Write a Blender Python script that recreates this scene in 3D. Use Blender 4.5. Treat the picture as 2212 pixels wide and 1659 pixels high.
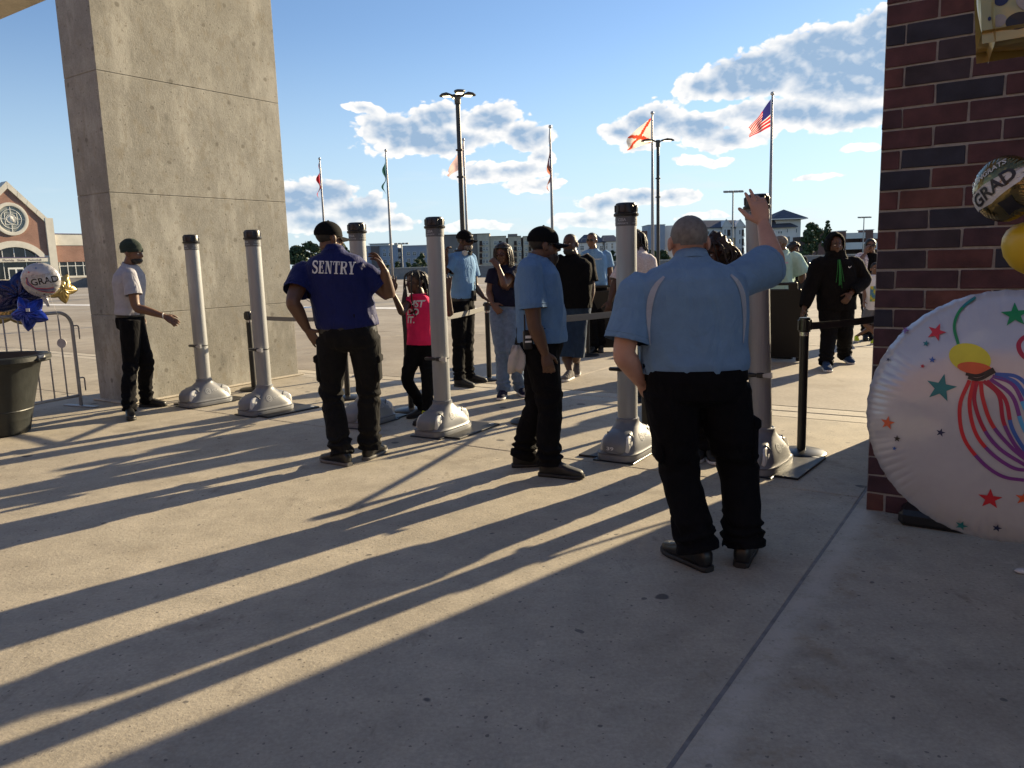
import bpy, bmesh, math, random
import numpy as np
from mathutils import Vector, Matrix
from mathutils.bvhtree import BVHTree
random.seed(7); rng = np.random.default_rng(7)
scene = bpy.context.scene
for o in list(bpy.data.objects): bpy.data.objects.remove(o)
COL = scene.collection
R = math.radians

# ------------------------------------------------------------------ camera
cam_d = bpy.data.cameras.new('camera'); cam = bpy.data.objects.new('camera', cam_d); COL.objects.link(cam)
cam_d.sensor_width = 36.0; cam_d.lens = 36.0*1680/2212; cam_d.clip_start = 0.05; cam_d.clip_end = 6000
_p = math.atan(264/1680); _r = R(1.75)
_fw = Vector((0, math.cos(_p), -math.sin(_p))); _u0 = Vector((0, math.sin(_p), math.cos(_p))); _x0 = Vector((1, 0, 0))
_u = _u0*math.cos(_r)+_x0*math.sin(_r); _rt = _x0*math.cos(_r)-_u0*math.sin(_r)
_m = Matrix((( _rt.x, _u.x, -_fw.x, 0), (_rt.y, _u.y, -_fw.y, 0), (_rt.z, _u.z, -_fw.z, 1.5), (0, 0, 0, 1)))
cam.matrix_world = _m
scene.camera = cam

# ------------------------------------------------------------------ light
SUN_AZ, SUN_EL = 47.0, 17.0          # heading clockwise from +Y, elevation
sd = bpy.data.lights.new('sun', 'SUN'); sd.energy = 4.8; sd.angle = R(0.53); sd.color = (1.0, 0.815, 0.53)
sun = bpy.data.objects.new('sun', sd); COL.objects.link(sun)
_sv = Vector((math.sin(R(SUN_AZ))*math.cos(R(SUN_EL)), math.cos(R(SUN_AZ))*math.cos(R(SUN_EL)), math.sin(R(SUN_EL))))
sun.rotation_euler = _sv.to_track_quat('Z', 'Y').to_euler(); sun.location = (30, 30, 40)
vs = scene.view_settings
vs.view_transform = 'Standard'; vs.look = 'None'; vs.gamma = 1.0; vs.exposure = 1.28
vs.use_curve_mapping = False

world = bpy.data.worlds.new('World'); scene.world = world; world.use_nodes = True
def build_world():
    nt = world.node_tree; N = nt.nodes; L = nt.links; N.clear()
    def nd(t, **k):
        n = N.new(t)
        for a, b in k.items(): setattr(n, a, b)
        return n
    def math_(op, a, b=None, c=None, clamp=False):
        n = nd('ShaderNodeMath', operation=op); n.use_clamp = clamp
        for i, v in enumerate((a, b, c)):
            if v is None: continue
            if isinstance(v, (int, float)): n.inputs[i].default_value = v
            else: L.new(v, n.inputs[i])
        return n.outputs[0]
    def sstep(x, a, b):
        m = nd('ShaderNodeMapRange', interpolation_type='SMOOTHSTEP'); m.clamp = True
        L.new(x, m.inputs['Value']); m.inputs['From Min'].default_value = a; m.inputs['From Max'].default_value = b
        return m.outputs[0]
    def noise(vec, sc, det, ro=.6, scale=None):
        if scale:
            mp = nd('ShaderNodeMapping'); mp.inputs['Scale'].default_value = scale; L.new(vec, mp.inputs[0]); vec = mp.outputs[0]
        n = nd('ShaderNodeTexNoise'); n.inputs['Scale'].default_value = sc; n.inputs['Detail'].default_value = det; n.inputs['Roughness'].default_value = ro; L.new(vec, n.inputs['Vector']); return n.outputs['Fac']
    def mixc(f, a, b):
        m = nd('ShaderNodeMix', data_type='RGBA'); L.new(f, m.inputs['Factor'])
        for i, v in ((6, a), (7, b)):
            if isinstance(v, tuple): m.inputs[i].default_value = (*v, 1)
            else: L.new(v, m.inputs[i])
        return m.outputs[2]
    out = nd('ShaderNodeOutputWorld')
    sky = nd('ShaderNodeTexSky'); sky.sky_type = 'NISHITA'; sky.sun_disc = False
    sky.sun_elevation = R(SUN_EL); sky.sun_rotation = R(SUN_AZ); sky.altitude = 50
    sky.air_density = SKY_AIR; sky.dust_density = SKY_DUST; sky.ozone_density = SKY_OZONE
    tc = nd('ShaderNodeTexCoord'); sep = nd('ShaderNodeSeparateXYZ'); L.new(tc.outputs['Generated'], sep.inputs[0])
    az = math_('MULTIPLY', math_('ARCTAN2', sep.outputs[0], sep.outputs[1]), 57.29578)
    el = math_('MULTIPLY', math_('ARCSINE', sep.outputs[2]), 57.29578)
    cmb = nd('ShaderNodeCombineXYZ'); L.new(az, cmb.inputs[0]); L.new(el, cmb.inputs[1]); P_ = cmb.outputs[0]
    LIT, CORE = CLOUD_LIT, CLOUD_CORE
    # haze whitening towards the horizon, the same all round
    tint = nd('ShaderNodeVectorMath', operation='MULTIPLY'); L.new(sky.outputs[0], tint.inputs[0]); tint.inputs[1].default_value = (.93, .96, 1.06)
    veil = math_('MULTIPLY', sstep(el, 17.0, -3.0), VEIL)
    base = mixc(veil, tint.outputs[0], VEIL_COL)
    # --- sector of sky in view: cumulus groups where the photograph shows them
    fld = None; thk = None
    wn0 = nd('ShaderNodeTexNoise'); wn0.inputs['Scale'].default_value = .30; wn0.inputs['Detail'].default_value = 3; wn0.inputs['Roughness'].default_value = .55; L.new(P_, wn0.inputs['Vector'])
    ws = nd('ShaderNodeVectorMath', operation='SUBTRACT'); L.new(wn0.outputs['Color'], ws.inputs[0]); ws.inputs[1].default_value = (.5, .5, .5)
    wp = nd('ShaderNodeVectorMath', operation='MULTIPLY_ADD'); L.new(ws.outputs[0], wp.inputs[0]); wp.inputs[1].default_value = (3.4, 1.5, 0); L.new(P_, wp.inputs[2])
    for (cx, cy, rx, ry) in CLOUDS:
        vm = nd('ShaderNodeVectorMath', operation='MULTIPLY_ADD'); L.new(wp.outputs[0], vm.inputs[0]); vm.inputs[1].default_value = (1/rx, 1/ry, 0); vm.inputs[2].default_value = (-cx/rx, -cy/ry, 0)
        ln = nd('ShaderNodeVectorMath', operation='LENGTH'); L.new(vm.outputs[0], ln.inputs[0])
        fld = ln.outputs['Value'] if fld is None else math_('SMOOTH_MIN', fld, ln.outputs['Value'], 0.25)
        if ry > .5:
            q = math_('MULTIPLY_ADD', ln.outputs['Value'], -ry, ry); thk = q if thk is None else math_('SMOOTH_MAX', thk, q, .3)
    fld = math_('SUBTRACT', 1.0, fld)
    mp = nd('ShaderNodeMapping'); mp.inputs['Scale'].default_value = (0.85, 1.25, 1); L.new(P_, mp.inputs[0]); Q = mp.outputs[0]
    def billow(vec):
        n = noise(vec, .55, 5, .5)
        wn = nd('ShaderNodeTexNoise'); wn.inputs['Scale'].default_value = .8; wn.inputs['Detail'].default_value = 3; L.new(vec, wn.inputs['Vector'])
        wa = nd('ShaderNodeVectorMath', operation='MULTIPLY_ADD'); L.new(wn.outputs['Color'], wa.inputs[0]); wa.inputs[1].default_value = (1.0, 1.0, 0); L.new(vec, wa.inputs[2])
        v = nd('ShaderNodeTexVoronoi', feature='F1'); v.inputs['Scale'].default_value = 1.25; v.inputs['Detail'].default_value = 1.6; v.inputs['Roughness'].default_value = .55; L.new(wa.outputs[0], v.inputs['Vector'])
        return math_('ADD', math_('MULTIPLY', math_('SUBTRACT', n, 0.5), 1.7), math_('MULTIPLY', math_('SUBTRACT', 0.42, v.outputs['Distance']), 0.80))
    b0 = billow(Q)
    sh = nd('ShaderNodeVectorMath', operation='ADD'); L.new(Q, sh.inputs[0]); sh.inputs[1].default_value = (.34, .40, 0)
    b1 = billow(sh.outputs[0])
    dens = math_('ADD', fld, math_('MULTIPLY', b0, 0.40))
    alpha = sstep(dens, -0.10, 0.05)
    relief = math_('MULTIPLY', math_('SUBTRACT', b0, b1), 0.50)
    n3 = noise(Q, .26, 3, .6)
    body = sstep(math_('ADD', math_('ADD', math_('MULTIPLY', dens, .22), math_('MULTIPLY', math_('SUBTRACT', n3, .5), .9)), math_('MULTIPLY', thk, .72)), .02, .90)
    lit = math_('ADD', math_('SUBTRACT', 1.0, math_('MULTIPLY', body, .98)), relief, clamp=True)
    thick = math_('SUBTRACT', 1.0, lit)
    hzm = math_('ADD', math_('MULTIPLY', sstep(el, 0.0, 5.0), 0.5), 0.46)
    n4 = noise(P_, .16, 3, .6, (.7, 4.0, 1))
    streak = math_('MULTIPLY', sstep(n4, .48, .72), math_('MULTIPLY', sstep(el, 9.0, 2.0), .45))
    c1 = mixc(streak, base, (5.6, 5.9, 6.1))
    c2 = mixc(math_('MULTIPLY', alpha, hzm), c1, mixc(thick, LIT, CORE))
    bgA = nd('ShaderNodeBackground'); L.new(c2, bgA.inputs[0]); bgA.inputs[1].default_value = SKY_STRENGTH
    # --- the rest of the sky: the same scattered cumulus, drawn more simply
    far = math_('MAXIMUM', math_('MULTIPLY', math_('SUBTRACT', math_('ABSOLUTE', math_('SUBTRACT', az, 3.0)), 42.0), 0.12), math_('MULTIPLY', math_('SUBTRACT', el, 25.0), 0.15))
    g = math_('ADD', math_('MULTIPLY', math_('SUBTRACT', noise(P_, .085, 4, .6, (.8, 1.7, 1)), .60), 7.0), math_('MINIMUM', math_('SUBTRACT', far, 1.0), 0.0))
    c3 = mixc(math_('MULTIPLY', sstep(g, .0, .35), sstep(el, -1, 4)), base, mixc(sstep(g, .2, 1.0), LIT, CORE))
    bgB = nd('ShaderNodeBackground'); L.new(c3, bgB.inputs[0]); bgB.inputs[1].default_value = SKY_STRENGTH
    inside = math_('LESS_THAN', far, 0.0)
    ms = nd('ShaderNodeMixShader'); L.new(inside, ms.inputs[0]); L.new(bgB.outputs[0], ms.inputs[1]); L.new(bgA.outputs[0], ms.inputs[2]); L.new(ms.outputs[0], out.inputs[0])
SKY_STRENGTH = 0.064; SKY_AIR, SKY_DUST, SKY_OZONE = 1.0, 0.12, 2.5
CLOUD_LIT, CLOUD_CORE = (7.2, 7.0, 6.7), (2.2, 3.15, 4.4)
VEIL, VEIL_COL = .85, (4.0, 5.1, 6.1)
CLOUDS = [  # azimuth, elevation, half-width, half-height in degrees
    (21.5,12.6,5.2,1.9),(17.0,11.6,4.6,1.7),(24.0,11.0,6.5,2.0),(14.2,11.3,2.3,1.2),(26.0,13.0,4.0,2.2),(19.5,9.2,6.0,1.1),(24.5,8.6,4.5,1.0),
    (10.2,9.4,2.6,1.5),(13.0,8.8,3.6,1.2),(8.0,8.6,1.7,.9),(15.5,7.9,4.0,.8),(9.4,7.6,1.8,.6),(14.0,6.6,2.2,.45),
    (-4.5,10.1,2.6,1.3),(-1.0,10.0,2.7,1.3),(-7.5,9.4,3.4,1.3),(-9.8,10.6,1.7,.55),(-5.0,8.6,6.0,1.2),(1.6,8.8,2.6,1.2),(2.6,7.4,1.3,.8),
    (-2.2,6.3,2.6,.8),(.8,6.4,2.6,.8),(2.0,5.4,2.0,.6),(-12.6,5.2,2.6,1.2),(-15.0,4.6,3.2,1.4),(-10.6,3.9,2.8,1.3),(-13.5,3.2,4.6,.9),(-8.4,3.0,2.2,.6),
    (6.8,3.9,2.4,.9),(9.3,4.2,2.2,.8),(12.0,4.0,2.0,.6),(6.0,2.8,3.4,.7),
    (23.6,6.6,1.3,.32),(21.0,5.0,1.6,.25),(14.0,2.6,2.0,.35),(-2.0,2.6,3.0,.4)]
build_world()

scene.cycles.max_bounces = 6; scene.cycles.diffuse_bounces = 3; scene.cycles.glossy_bounces = 3; scene.cycles.transmission_bounces = 4

# ------------------------------------------------------------------ materials
MATS = {}
def mat(name, col, rough=0.7, metal=0.0, var=0.12, scale=8.0, bump=0.0, bscale=40.0, sheen=0.0, spec=0.5, trans=0.0, hue=None, stretch=None, coat=0.0, emit=None, crease=0.0):
    """Principled material with noise in colour, roughness and (optionally) relief."""
    if name in MATS: return MATS[name]
    m = bpy.data.materials.new(name); m.use_nodes = True; nt = m.node_tree; N = nt.nodes; L = nt.links
    b = N['Principled BSDF']; b.inputs['Metallic'].default_value = metal; b.inputs['Specular IOR Level'].default_value = spec
    if sheen: b.inputs['Sheen Weight'].default_value = sheen; b.inputs['Sheen Roughness'].default_value = 0.5
    if coat: b.inputs['Coat Weight'].default_value = coat; b.inputs['Coat Roughness'].default_value = 0.15
    tc = N.new('ShaderNodeTexCoord'); vec = tc.outputs['Object']
    if stretch:
        mp = N.new('ShaderNodeMapping'); mp.inputs['Scale'].default_value = stretch; L.new(vec, mp.inputs[0]); vec = mp.outputs[0]
    n = N.new('ShaderNodeTexNoise'); n.inputs['Scale'].default_value = scale; n.inputs['Detail'].default_value = 6; n.inputs['Roughness'].default_value = .62; L.new(vec, n.inputs['Vector'])
    r = N.new('ShaderNodeValToRGB'); r.color_ramp.elements[0].position = .3; r.color_ramp.elements[1].position = .7
    c2 = hue if hue else col
    r.color_ramp.elements[0].color = (*[max(0, x*(1-var)) for x in c2], 1); r.color_ramp.elements[1].color = (*[min(1, x*(1+var)) for x in col], 1)
    L.new(n.outputs['Fac'], r.inputs[0]); L.new(r.outputs[0], b.inputs['Base Color'])
    mr = N.new('ShaderNodeMapRange'); mr.inputs['To Min'].default_value = max(.03, rough-.08); mr.inputs['To Max'].default_value = min(1, rough+.08); L.new(n.outputs['Fac'], mr.inputs[0]); L.new(mr.outputs[0], b.inputs['Roughness'])
    if bump:
        n2 = N.new('ShaderNodeTexNoise'); n2.inputs['Scale'].default_value = bscale; n2.inputs['Detail'].default_value = 4; L.new(vec, n2.inputs['Vector'])
        bp = N.new('ShaderNodeBump'); bp.inputs['Strength'].default_value = bump; bp.inputs['Distance'].default_value = .01; L.new(n2.outputs['Fac'], bp.inputs['Height']); L.new(bp.outputs[0], b.inputs['Normal'])
    if crease:
        w = N.new('ShaderNodeTexNoise'); w.inputs['Scale'].default_value = 5.5; w.inputs['Detail'].default_value = 3; w.inputs['Distortion'].default_value = 1.1; mpc = N.new('ShaderNodeMapping'); mpc.inputs['Scale'].default_value = (1.5, 1.5, .8); mpc.inputs['Rotation'].default_value = (.35, .25, 0); L.new(tc.outputs['Object'], mpc.inputs[0]); L.new(mpc.outputs[0], w.inputs['Vector'])
        sb = N.new('ShaderNodeMath'); sb.operation = 'SUBTRACT'; L.new(w.outputs['Fac'], sb.inputs[0]); sb.inputs[1].default_value = .5; ab_ = N.new('ShaderNodeMath'); ab_.operation = 'ABSOLUTE'; L.new(sb.outputs[0], ab_.inputs[0]); pw = N.new('ShaderNodeMath'); pw.operation = 'POWER'; L.new(ab_.outputs[0], pw.inputs[0]); pw.inputs[1].default_value = .7
        bc = N.new('ShaderNodeBump'); bc.inputs['Strength'].default_value = crease; bc.inputs['Distance'].default_value = .05; L.new(pw.outputs[0], bc.inputs['Height'])
        if bump: L.new(bc.outputs[0], bp.inputs['Normal'])
        else: L.new(bc.outputs[0], b.inputs['Normal'])
    if emit: b.inputs['Emission Color'].default_value = (*emit[:3], 1); b.inputs['Emission Strength'].default_value = emit[3]
    if trans: b.inputs['Transmission Weight'].default_value = trans
    MATS[name] = m; return m

def nt_of(name):
    m = bpy.data.materials.new(name); m.use_nodes = True; MATS[name] = m
    return m, m.node_tree.nodes, m.node_tree.links, m.node_tree.nodes['Principled BSDF']

def concrete_mat(name, c1, c2, stain, scale=1.0, spots=True, rust=False, gloss=0.85, seed=0.0, bump=0.35):
    m, N, L, b = nt_of(name)
    tc = N.new('ShaderNodeTexCoord'); geo = N.new('ShaderNodeNewGeometry'); mp = N.new('ShaderNodeMapping'); L.new(geo.outputs['Position'], mp.inputs[0]); mp.inputs['Location'].default_value = (seed, seed*2, seed*.7); mp.inputs['Scale'].default_value = (scale,)*3
    v = mp.outputs[0]
    def noise(sc, det=6, ro=.6, vec=None):
        n = N.new('ShaderNodeTexNoise'); n.inputs['Scale'].default_value = sc; n.inputs['Detail'].default_value = det; n.inputs['Roughness'].default_value = ro; L.new(vec or v, n.inputs['Vector']); return n.outputs['Fac']
    def ramp(x, p0, p1, a, c):
        r = N.new('ShaderNodeValToRGB'); r.color_ramp.elements[0].position = p0; r.color_ramp.elements[1].position = p1; r.color_ramp.elements[0].color = (*a, 1); r.color_ramp.elements[1].color = (*c, 1); L.new(x, r.inputs[0]); return r.outputs[0]
    def mix(f, a, c, mode='MIX'):
        n = N.new('ShaderNodeMix'); n.data_type = 'RGBA'; n.blend_type = mode
        for i, x in ((0, f), (6, a), (7, c)):
            if isinstance(x, (int, float)): n.inputs[i].default_value = x
            elif isinstance(x, tuple): n.inputs[i].default_value = (*x, 1)
            else: L.new(x, n.inputs[i])
        return n.outputs[2]
    big = noise(.7, 5); mid = noise(4.5, 8, .68); fine = noise(60, 4, .7)
    c = ramp(big, .32, .68, c1, c2)
    c = mix(.62, c, ramp(mid, .3, .72, (.66,)*3, (1.2,)*3), 'MULTIPLY')
    c = mix(.6, c, ramp(fine, .3, .75, (.70,)*3, (1.25,)*3), 'MULTIPLY')
    st = noise(2.1, 7, .7)
    c = mix(ramp(st, .60, .74, (0,)*3, (.5,)*3), c, stain)
    mps = N.new('ShaderNodeMapping'); mps.inputs['Rotation'].default_value = (0, 0, .5); mps.inputs['Scale'].default_value = (2.2, .7, 1); L.new(v, mps.inputs[0])
    sm = noise(2.4, 6, .66, mps.outputs[0]); c = mix(ramp(sm, .62, .70, (0,)*3, (.42,)*3), c, tuple(x*.45 for x in stain))
    height = mid
    if rust:
        rs = noise(1.3, 8, .72)
        c = mix(ramp(rs, .66, .78, (0,)*3, (.55,)*3), c, (.20, .115, .045))
    if spots:
        for sc, th, seedo, colr in ((1.25, .062, 0, (.05, .05, .055)), (2.9, .05, 7.3, (.10, .095, .09)), (8, .07, 3.1, (.11, .10, .09)), (21, .12, 1.3, (.15, .13, .11))):
            vo = N.new('ShaderNodeTexVoronoi'); vo.voronoi_dimensions = '2D'; vo.inputs['Scale'].default_value = sc; vo.inputs['Randomness'].default_value = 1
            m2 = N.new('ShaderNodeMapping'); m2.inputs['Location'].default_value = (seedo, seedo*1.7, 0); L.new(v, m2.inputs[0])
            wob = N.new('ShaderNodeVectorMath'); wob.operation = 'MULTIPLY_ADD'; nn = N.new('ShaderNodeTexNoise'); nn.inputs['Scale'].default_value = sc*3; L.new(v, nn.inputs['Vector'])
            L.new(nn.outputs['Color'], wob.inputs[0]); wob.inputs[1].default_value = (.10/sc*2,)*3; L.new(m2.outputs[0], wob.inputs[2]); L.new(wob.outputs[0], vo.inputs['Vector'])
            # only some cells carry a spot, of differing size
            sepc = N.new('ShaderNodeSeparateColor'); L.new(vo.outputs['Color'], sepc.inputs[0])
            t = N.new('ShaderNodeMath'); t.operation = 'MULTIPLY'; L.new(sepc.outputs[0], t.inputs[0]); t.inputs[1].default_value = th*2
            sz = N.new('ShaderNodeMath'); sz.operation = 'SUBTRACT'; L.new(t.outputs[0], sz.inputs[0]); sz.inputs[1].default_value = th
            d = N.new('ShaderNodeMath'); d.operation = 'SUBTRACT'; L.new(sz.outputs[0], d.inputs[0]); L.new(vo.outputs['Distance'], d.inputs[1])
            g = N.new('ShaderNodeMapRange'); g.inputs['From Min'].default_value = 0; g.inputs['From Max'].default_value = .012; g.inputs['To Max'].default_value = .8; L.new(d.outputs[0], g.inputs[0])
            c = mix(g.outputs[0], c, colr)
    if spots:
        sm2 = noise(1.15, 9, .74); c = mix(ramp(sm2, .575, .66, (0,)*3, (.40,)*3), c, tuple(x*.55 for x in stain))
        sm3 = noise(2.7, 9, .72); c = mix(ramp(sm3, .62, .68, (0,)*3, (.45,)*3), c, tuple(min(1, x*1.55) for x in c1))
    L.new(c, b.inputs['Base Color'])
    rr = N.new('ShaderNodeMapRange'); rr.inputs['To Min'].default_value = gloss-.12; rr.inputs['To Max'].default_value = min(1, gloss+.1); L.new(mid, rr.inputs[0]); L.new(rr.outputs[0], b.inputs['Roughness'])
    b.inputs['Specular IOR Level'].default_value = .35
    ad = N.new('ShaderNodeMath'); ad.operation = 'MULTIPLY_ADD'; L.new(fine, ad.inputs[0]); ad.inputs[1].default_value = .6; L.new(mid, ad.inputs[2])
    bp = N.new('ShaderNodeBump'); bp.inputs['Strength'].default_value = bump; bp.inputs['Distance'].default_value = .008; L.new(ad.outputs[0], bp.inputs['Height']); L.new(bp.outputs[0], b.inputs['Normal'])
    return m

# ------------------------------------------------------------------ mesh helpers (numpy)
def V3(*a): return np.array(a, float)
def norm(v):
    v = np.asarray(v, float); l = np.linalg.norm(v); return v/l if l > 1e-9 else v
class MB:
    """collects shapes; build() links them as one mesh object"""
    def __init__(s): s.v = []; s.f = []; s.m = []; s.n = 0; s.mi = 0
    def add(s, V, F, mi=None):
        V = np.asarray(V, float).reshape(-1, 3); s.v.append(V); k = s.n
        for f in F: s.f.append([i+k for i in f]); s.m.append(s.mi if mi is None else mi)
        s.n += len(V); return s
    def box(s, c, size, rot=None, mi=None, bev=0.0):
        V, F = box(c, size, rot, bev); return s.add(V, F, mi)
    def cyl(s, p0, p1, r0, r1=None, n=16, mi=None): return s.add(*cyl(p0, p1, r0, r0 if r1 is None else r1, n), mi)
    def tube(s, pts, rad, n=10, sub=1, mi=None, closed=True): return s.add(*tube(pts, rad, n, sub), mi)
    def build(s, name, mats, parent=None, smooth=False, loc=None, auto=None):
        V = np.concatenate(s.v) if s.v else np.zeros((0, 3))
        return make(name, V, s.f, mats, parent, smooth, loc, s.m, auto)
def make(name, V, F, mats, parent=None, smooth=False, loc=None, mi=None, auto=None):
    me = bpy.data.meshes.new(name); me.from_pydata([tuple(v) for v in V], [], F); me.update()
    if not isinstance(mats, (list, tuple)): mats = [mats]
    for m in mats: me.materials.append(m)
    if mi and max(mi) > 0: me.polygons.foreach_set('material_index', mi)
    if smooth or auto: me.polygons.foreach_set('use_smooth', [True]*len(me.polygons))
    if auto: me.set_sharp_from_angle(angle=R(auto))
    o = bpy.data.objects.new(name, me); COL.objects.link(o)
    if parent: o.parent = parent
    if loc is not None: o.location = loc
    return o
def inst(name, src, parent=None, loc=(0, 0, 0), rot=None, scale=None):
    o = bpy.data.objects.new(name, src.data if hasattr(src, 'data') else src); COL.objects.link(o); o.parent = parent; o.location = loc
    if rot is not None: o.rotation_euler = rot
    if scale is not None: o.scale = scale
    return o
def empty(name, loc=(0, 0, 0), rz=0.0, label=None, cat=None, group=None):
    o = bpy.data.objects.new(name, None); COL.objects.link(o); o.location = loc; o.rotation_euler = (0, 0, rz); o.empty_display_size = .2
    return tag(o, label, cat, group)
def tag(o, label=None, cat=None, group=None, kind=None):
    for k, v in (('label', label), ('category', cat), ('group', group), ('kind', kind)):
        if v: o[k] = v
    return o
def rotm(rz=0, rx=0, ry=0):
    return np.array(Matrix.Rotation(rz, 3, 'Z') @ Matrix.Rotation(ry, 3, 'Y') @ Matrix.Rotation(rx, 3, 'X'))
def box(c, size, rot=None, bev=0.0):
    h = np.array(size, float)/2; c = np.asarray(c, float)
    if bev <= 0:
        V = np.array([[x, y, z] for x in (-1, 1) for y in (-1, 1) for z in (-1, 1)])*h
        F = [[0, 1, 3, 2], [4, 6, 7, 5], [0, 4, 5, 1], [2, 3, 7, 6], [0, 2, 6, 4], [1, 5, 7, 3]]
    else:
        b = min(bev, h.min()*.9); P = []; idx = {}
        for sx in (-1, 1):
            for sy in (-1, 1):
                for sz in (-1, 1):
                    for a in range(3):
                        q = np.array([sx, sy, sz], float)*h; 
                        for k in range(3):
                            if k != a: q[k] -= np.sign(q[k])*b
                        idx[(sx, sy, sz, a)] = len(P); P.append(q)
        V = np.array(P); F = []
        for a in range(3):
            o1, o2 = [k for k in range(3) if k != a]
            for s in (-1, 1):
                q = []
                for (t1, t2) in ((-1, -1), (1, -1), (1, 1), (-1, 1)):
                    k = [0, 0, 0]; k[a] = s; k[o1] = t1; k[o2] = t2; q.append(idx[(*k, a)])
                F.append(q)
            for t1 in (-1, 1):
                for t2 in (-1, 1):
                    e = []
                    for s, axx in ((-1, o1), (1, o1), (1, o2), (-1, o2)):
                        k = [0, 0, 0]; k[a] = s; k[o1] = t1; k[o2] = t2; e.append(idx[(*k, axx)])
                    F.append(e)
        for sx in (-1, 1):
            for sy in (-1, 1):
                for sz in (-1, 1): F.append([idx[(sx, sy, sz, a)] for a in range(3)])
        G = []
        for f in F:  # outward winding for a convex solid
            q = V[f]; nn = np.cross(q[1]-q[0], q[2]-q[0])
            G.append(f if nn @ q.mean(0) > 0 else f[::-1])
        F = G
    if rot is not None: V = V @ np.asarray(rot).T
    return V+c, F
def ringpts(c, u, v, ru, rv, n, e=2.0, rvb=None):
    t = np.linspace(0, 2*math.pi, n, endpoint=False); cs, sn = np.cos(t), np.sin(t)
    a = np.sign(cs)*np.abs(cs)**(2/e)*ru; b = np.sign(sn)*np.abs(sn)**(2/e)
    b = np.where(b > 0, b*rv, b*(rv if rvb is None else rvb))
    return np.asarray(c)+np.outer(a, u)+np.outer(b, v)
def loft(rings, cap=True):
    n = len(rings[0]); V = np.concatenate(rings); F = []
    for i in range(len(rings)-1):
        for j in range(n):
            k = (j+1) % n; F.append([i*n+j, i*n+k, (i+1)*n+k, (i+1)*n+j])
    if cap:
        V = np.vstack([V, rings[0].mean(0), rings[-1].mean(0)]); a = len(V)-2; b = len(V)-1; m = (len(rings)-1)*n
        for j in range(n):
            k = (j+1) % n; F.append([a, k, j]); F.append([b, m+j, m+k])
        # orient outward by signed volume
        vol = 0.0
        for f in F:
            p = V[f]
            for i in range(1, len(f)-1): vol += np.dot(p[0], np.cross(p[i], p[i+1]))
        if vol < 0: F = [f[::-1] for f in F]
    return V, F
def catmull(P, sub):
    P = np.asarray(P, float)
    if sub <= 1 or len(P) < 3:
        if sub > 1 and len(P) == 2: return np.array([P[0]+(P[1]-P[0])*t for t in np.linspace(0, 1, sub+1)])
        return P
    Q = np.vstack([2*P[0]-P[1], P, 2*P[-1]-P[-2]]); out = []
    for i in range(1, len(Q)-2):
        for t in np.linspace(0, 1, sub, endpoint=False):
            a, b, c, d = Q[i-1], Q[i], Q[i+1], Q[i+2]
            out.append(.5*((2*b)+(-a+c)*t+(2*a-5*b+4*c-d)*t*t+(-a+3*b-3*c+d)*t**3))
    out.append(P[-1]); return np.array(out)
def tube(pts, rad, n=12, sub=4, round_=True, squash=None, up=None):
    pts = np.asarray(pts, float); rad = np.asarray(rad, float) if np.ndim(rad) else np.full(len(pts), float(rad))
    full = catmull(np.column_stack([pts, rad]), sub); P = full[:, :3]; r = np.maximum(full[:, 3], 1e-4)
    T = np.gradient(P, axis=0); T = T/np.maximum(np.linalg.norm(T, axis=1, keepdims=True), 1e-9)
    u = np.cross(T[0], up if up is not None else ((0, 0, 1) if abs(T[0][2]) < .9 else (0, 1, 0))); u = norm(u); rings = []
    if round_:
        for a in (70, 35): rings.append((P[0]-T[0]*r[0]*math.sin(R(a)), T[0], r[0]*math.cos(R(a))))
    for i in range(len(P)): rings.append((P[i], T[i], r[i]))
    if round_:
        for a in (35, 70): rings.append((P[-1]+T[-1]*r[-1]*math.sin(R(a)), T[-1], r[-1]*math.cos(R(a))))
    out = []
    for c, t, rr in rings:
        u = norm(u-t*(u@t)); v = np.cross(t, u); s1, s2 = squash if squash else (1, 1)
        out.append(ringpts(c, u, v, rr*s1, rr*s2, n))
    return loft(out)
def cyl(p0, p1, r0, r1, n=16):
    p0 = np.asarray(p0, float); p1 = np.asarray(p1, float); t = norm(p1-p0); u = norm(np.cross(t, (0, 0, 1) if abs(t[2]) < .9 else (0, 1, 0))); v = np.cross(t, u)
    return loft([ringpts(p0, u, v, r0, r0, n), ringpts(p1, u, v, r1, r1, n)])
def ellipsoid(c, rad, Rm=None, n=18, m=11):
    rings = []
    for i in range(1, m):
        a = math.pi*i/m; rings.append(np.array([[math.sin(a)*math.cos(t)*rad[0], math.sin(a)*math.sin(t)*rad[1], -math.cos(a)*rad[2]] for t in np.linspace(0, 2*math.pi, n, endpoint=False)]))
    V, F = loft(rings)
    V[-2] = (0, 0, -rad[2]); V[-1] = (0, 0, rad[2])
    if Rm is not None: V = V @ np.asarray(Rm).T
    return V+np.asarray(c), F
def lathe(prof, n=24, c=(0, 0, 0)):
    return loft([ringpts((c[0], c[1], c[2]+z), (1, 0, 0), (0, 1, 0), max(r, 1e-4), max(r, 1e-4), n) for r, z in prof])
def prism(poly, z0, z1):
    """poly: list of (x,y), counter-clockwise"""
    n = len(poly); V = [(x, y, z0) for x, y in poly]+[(x, y, z1) for x, y in poly]
    F = [list(range(n))[::-1], list(range(n, 2*n))]+[[i, (i+1) % n, n+(i+1) % n, n+i] for i in range(n)]
    return np.array(V, float), F
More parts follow.
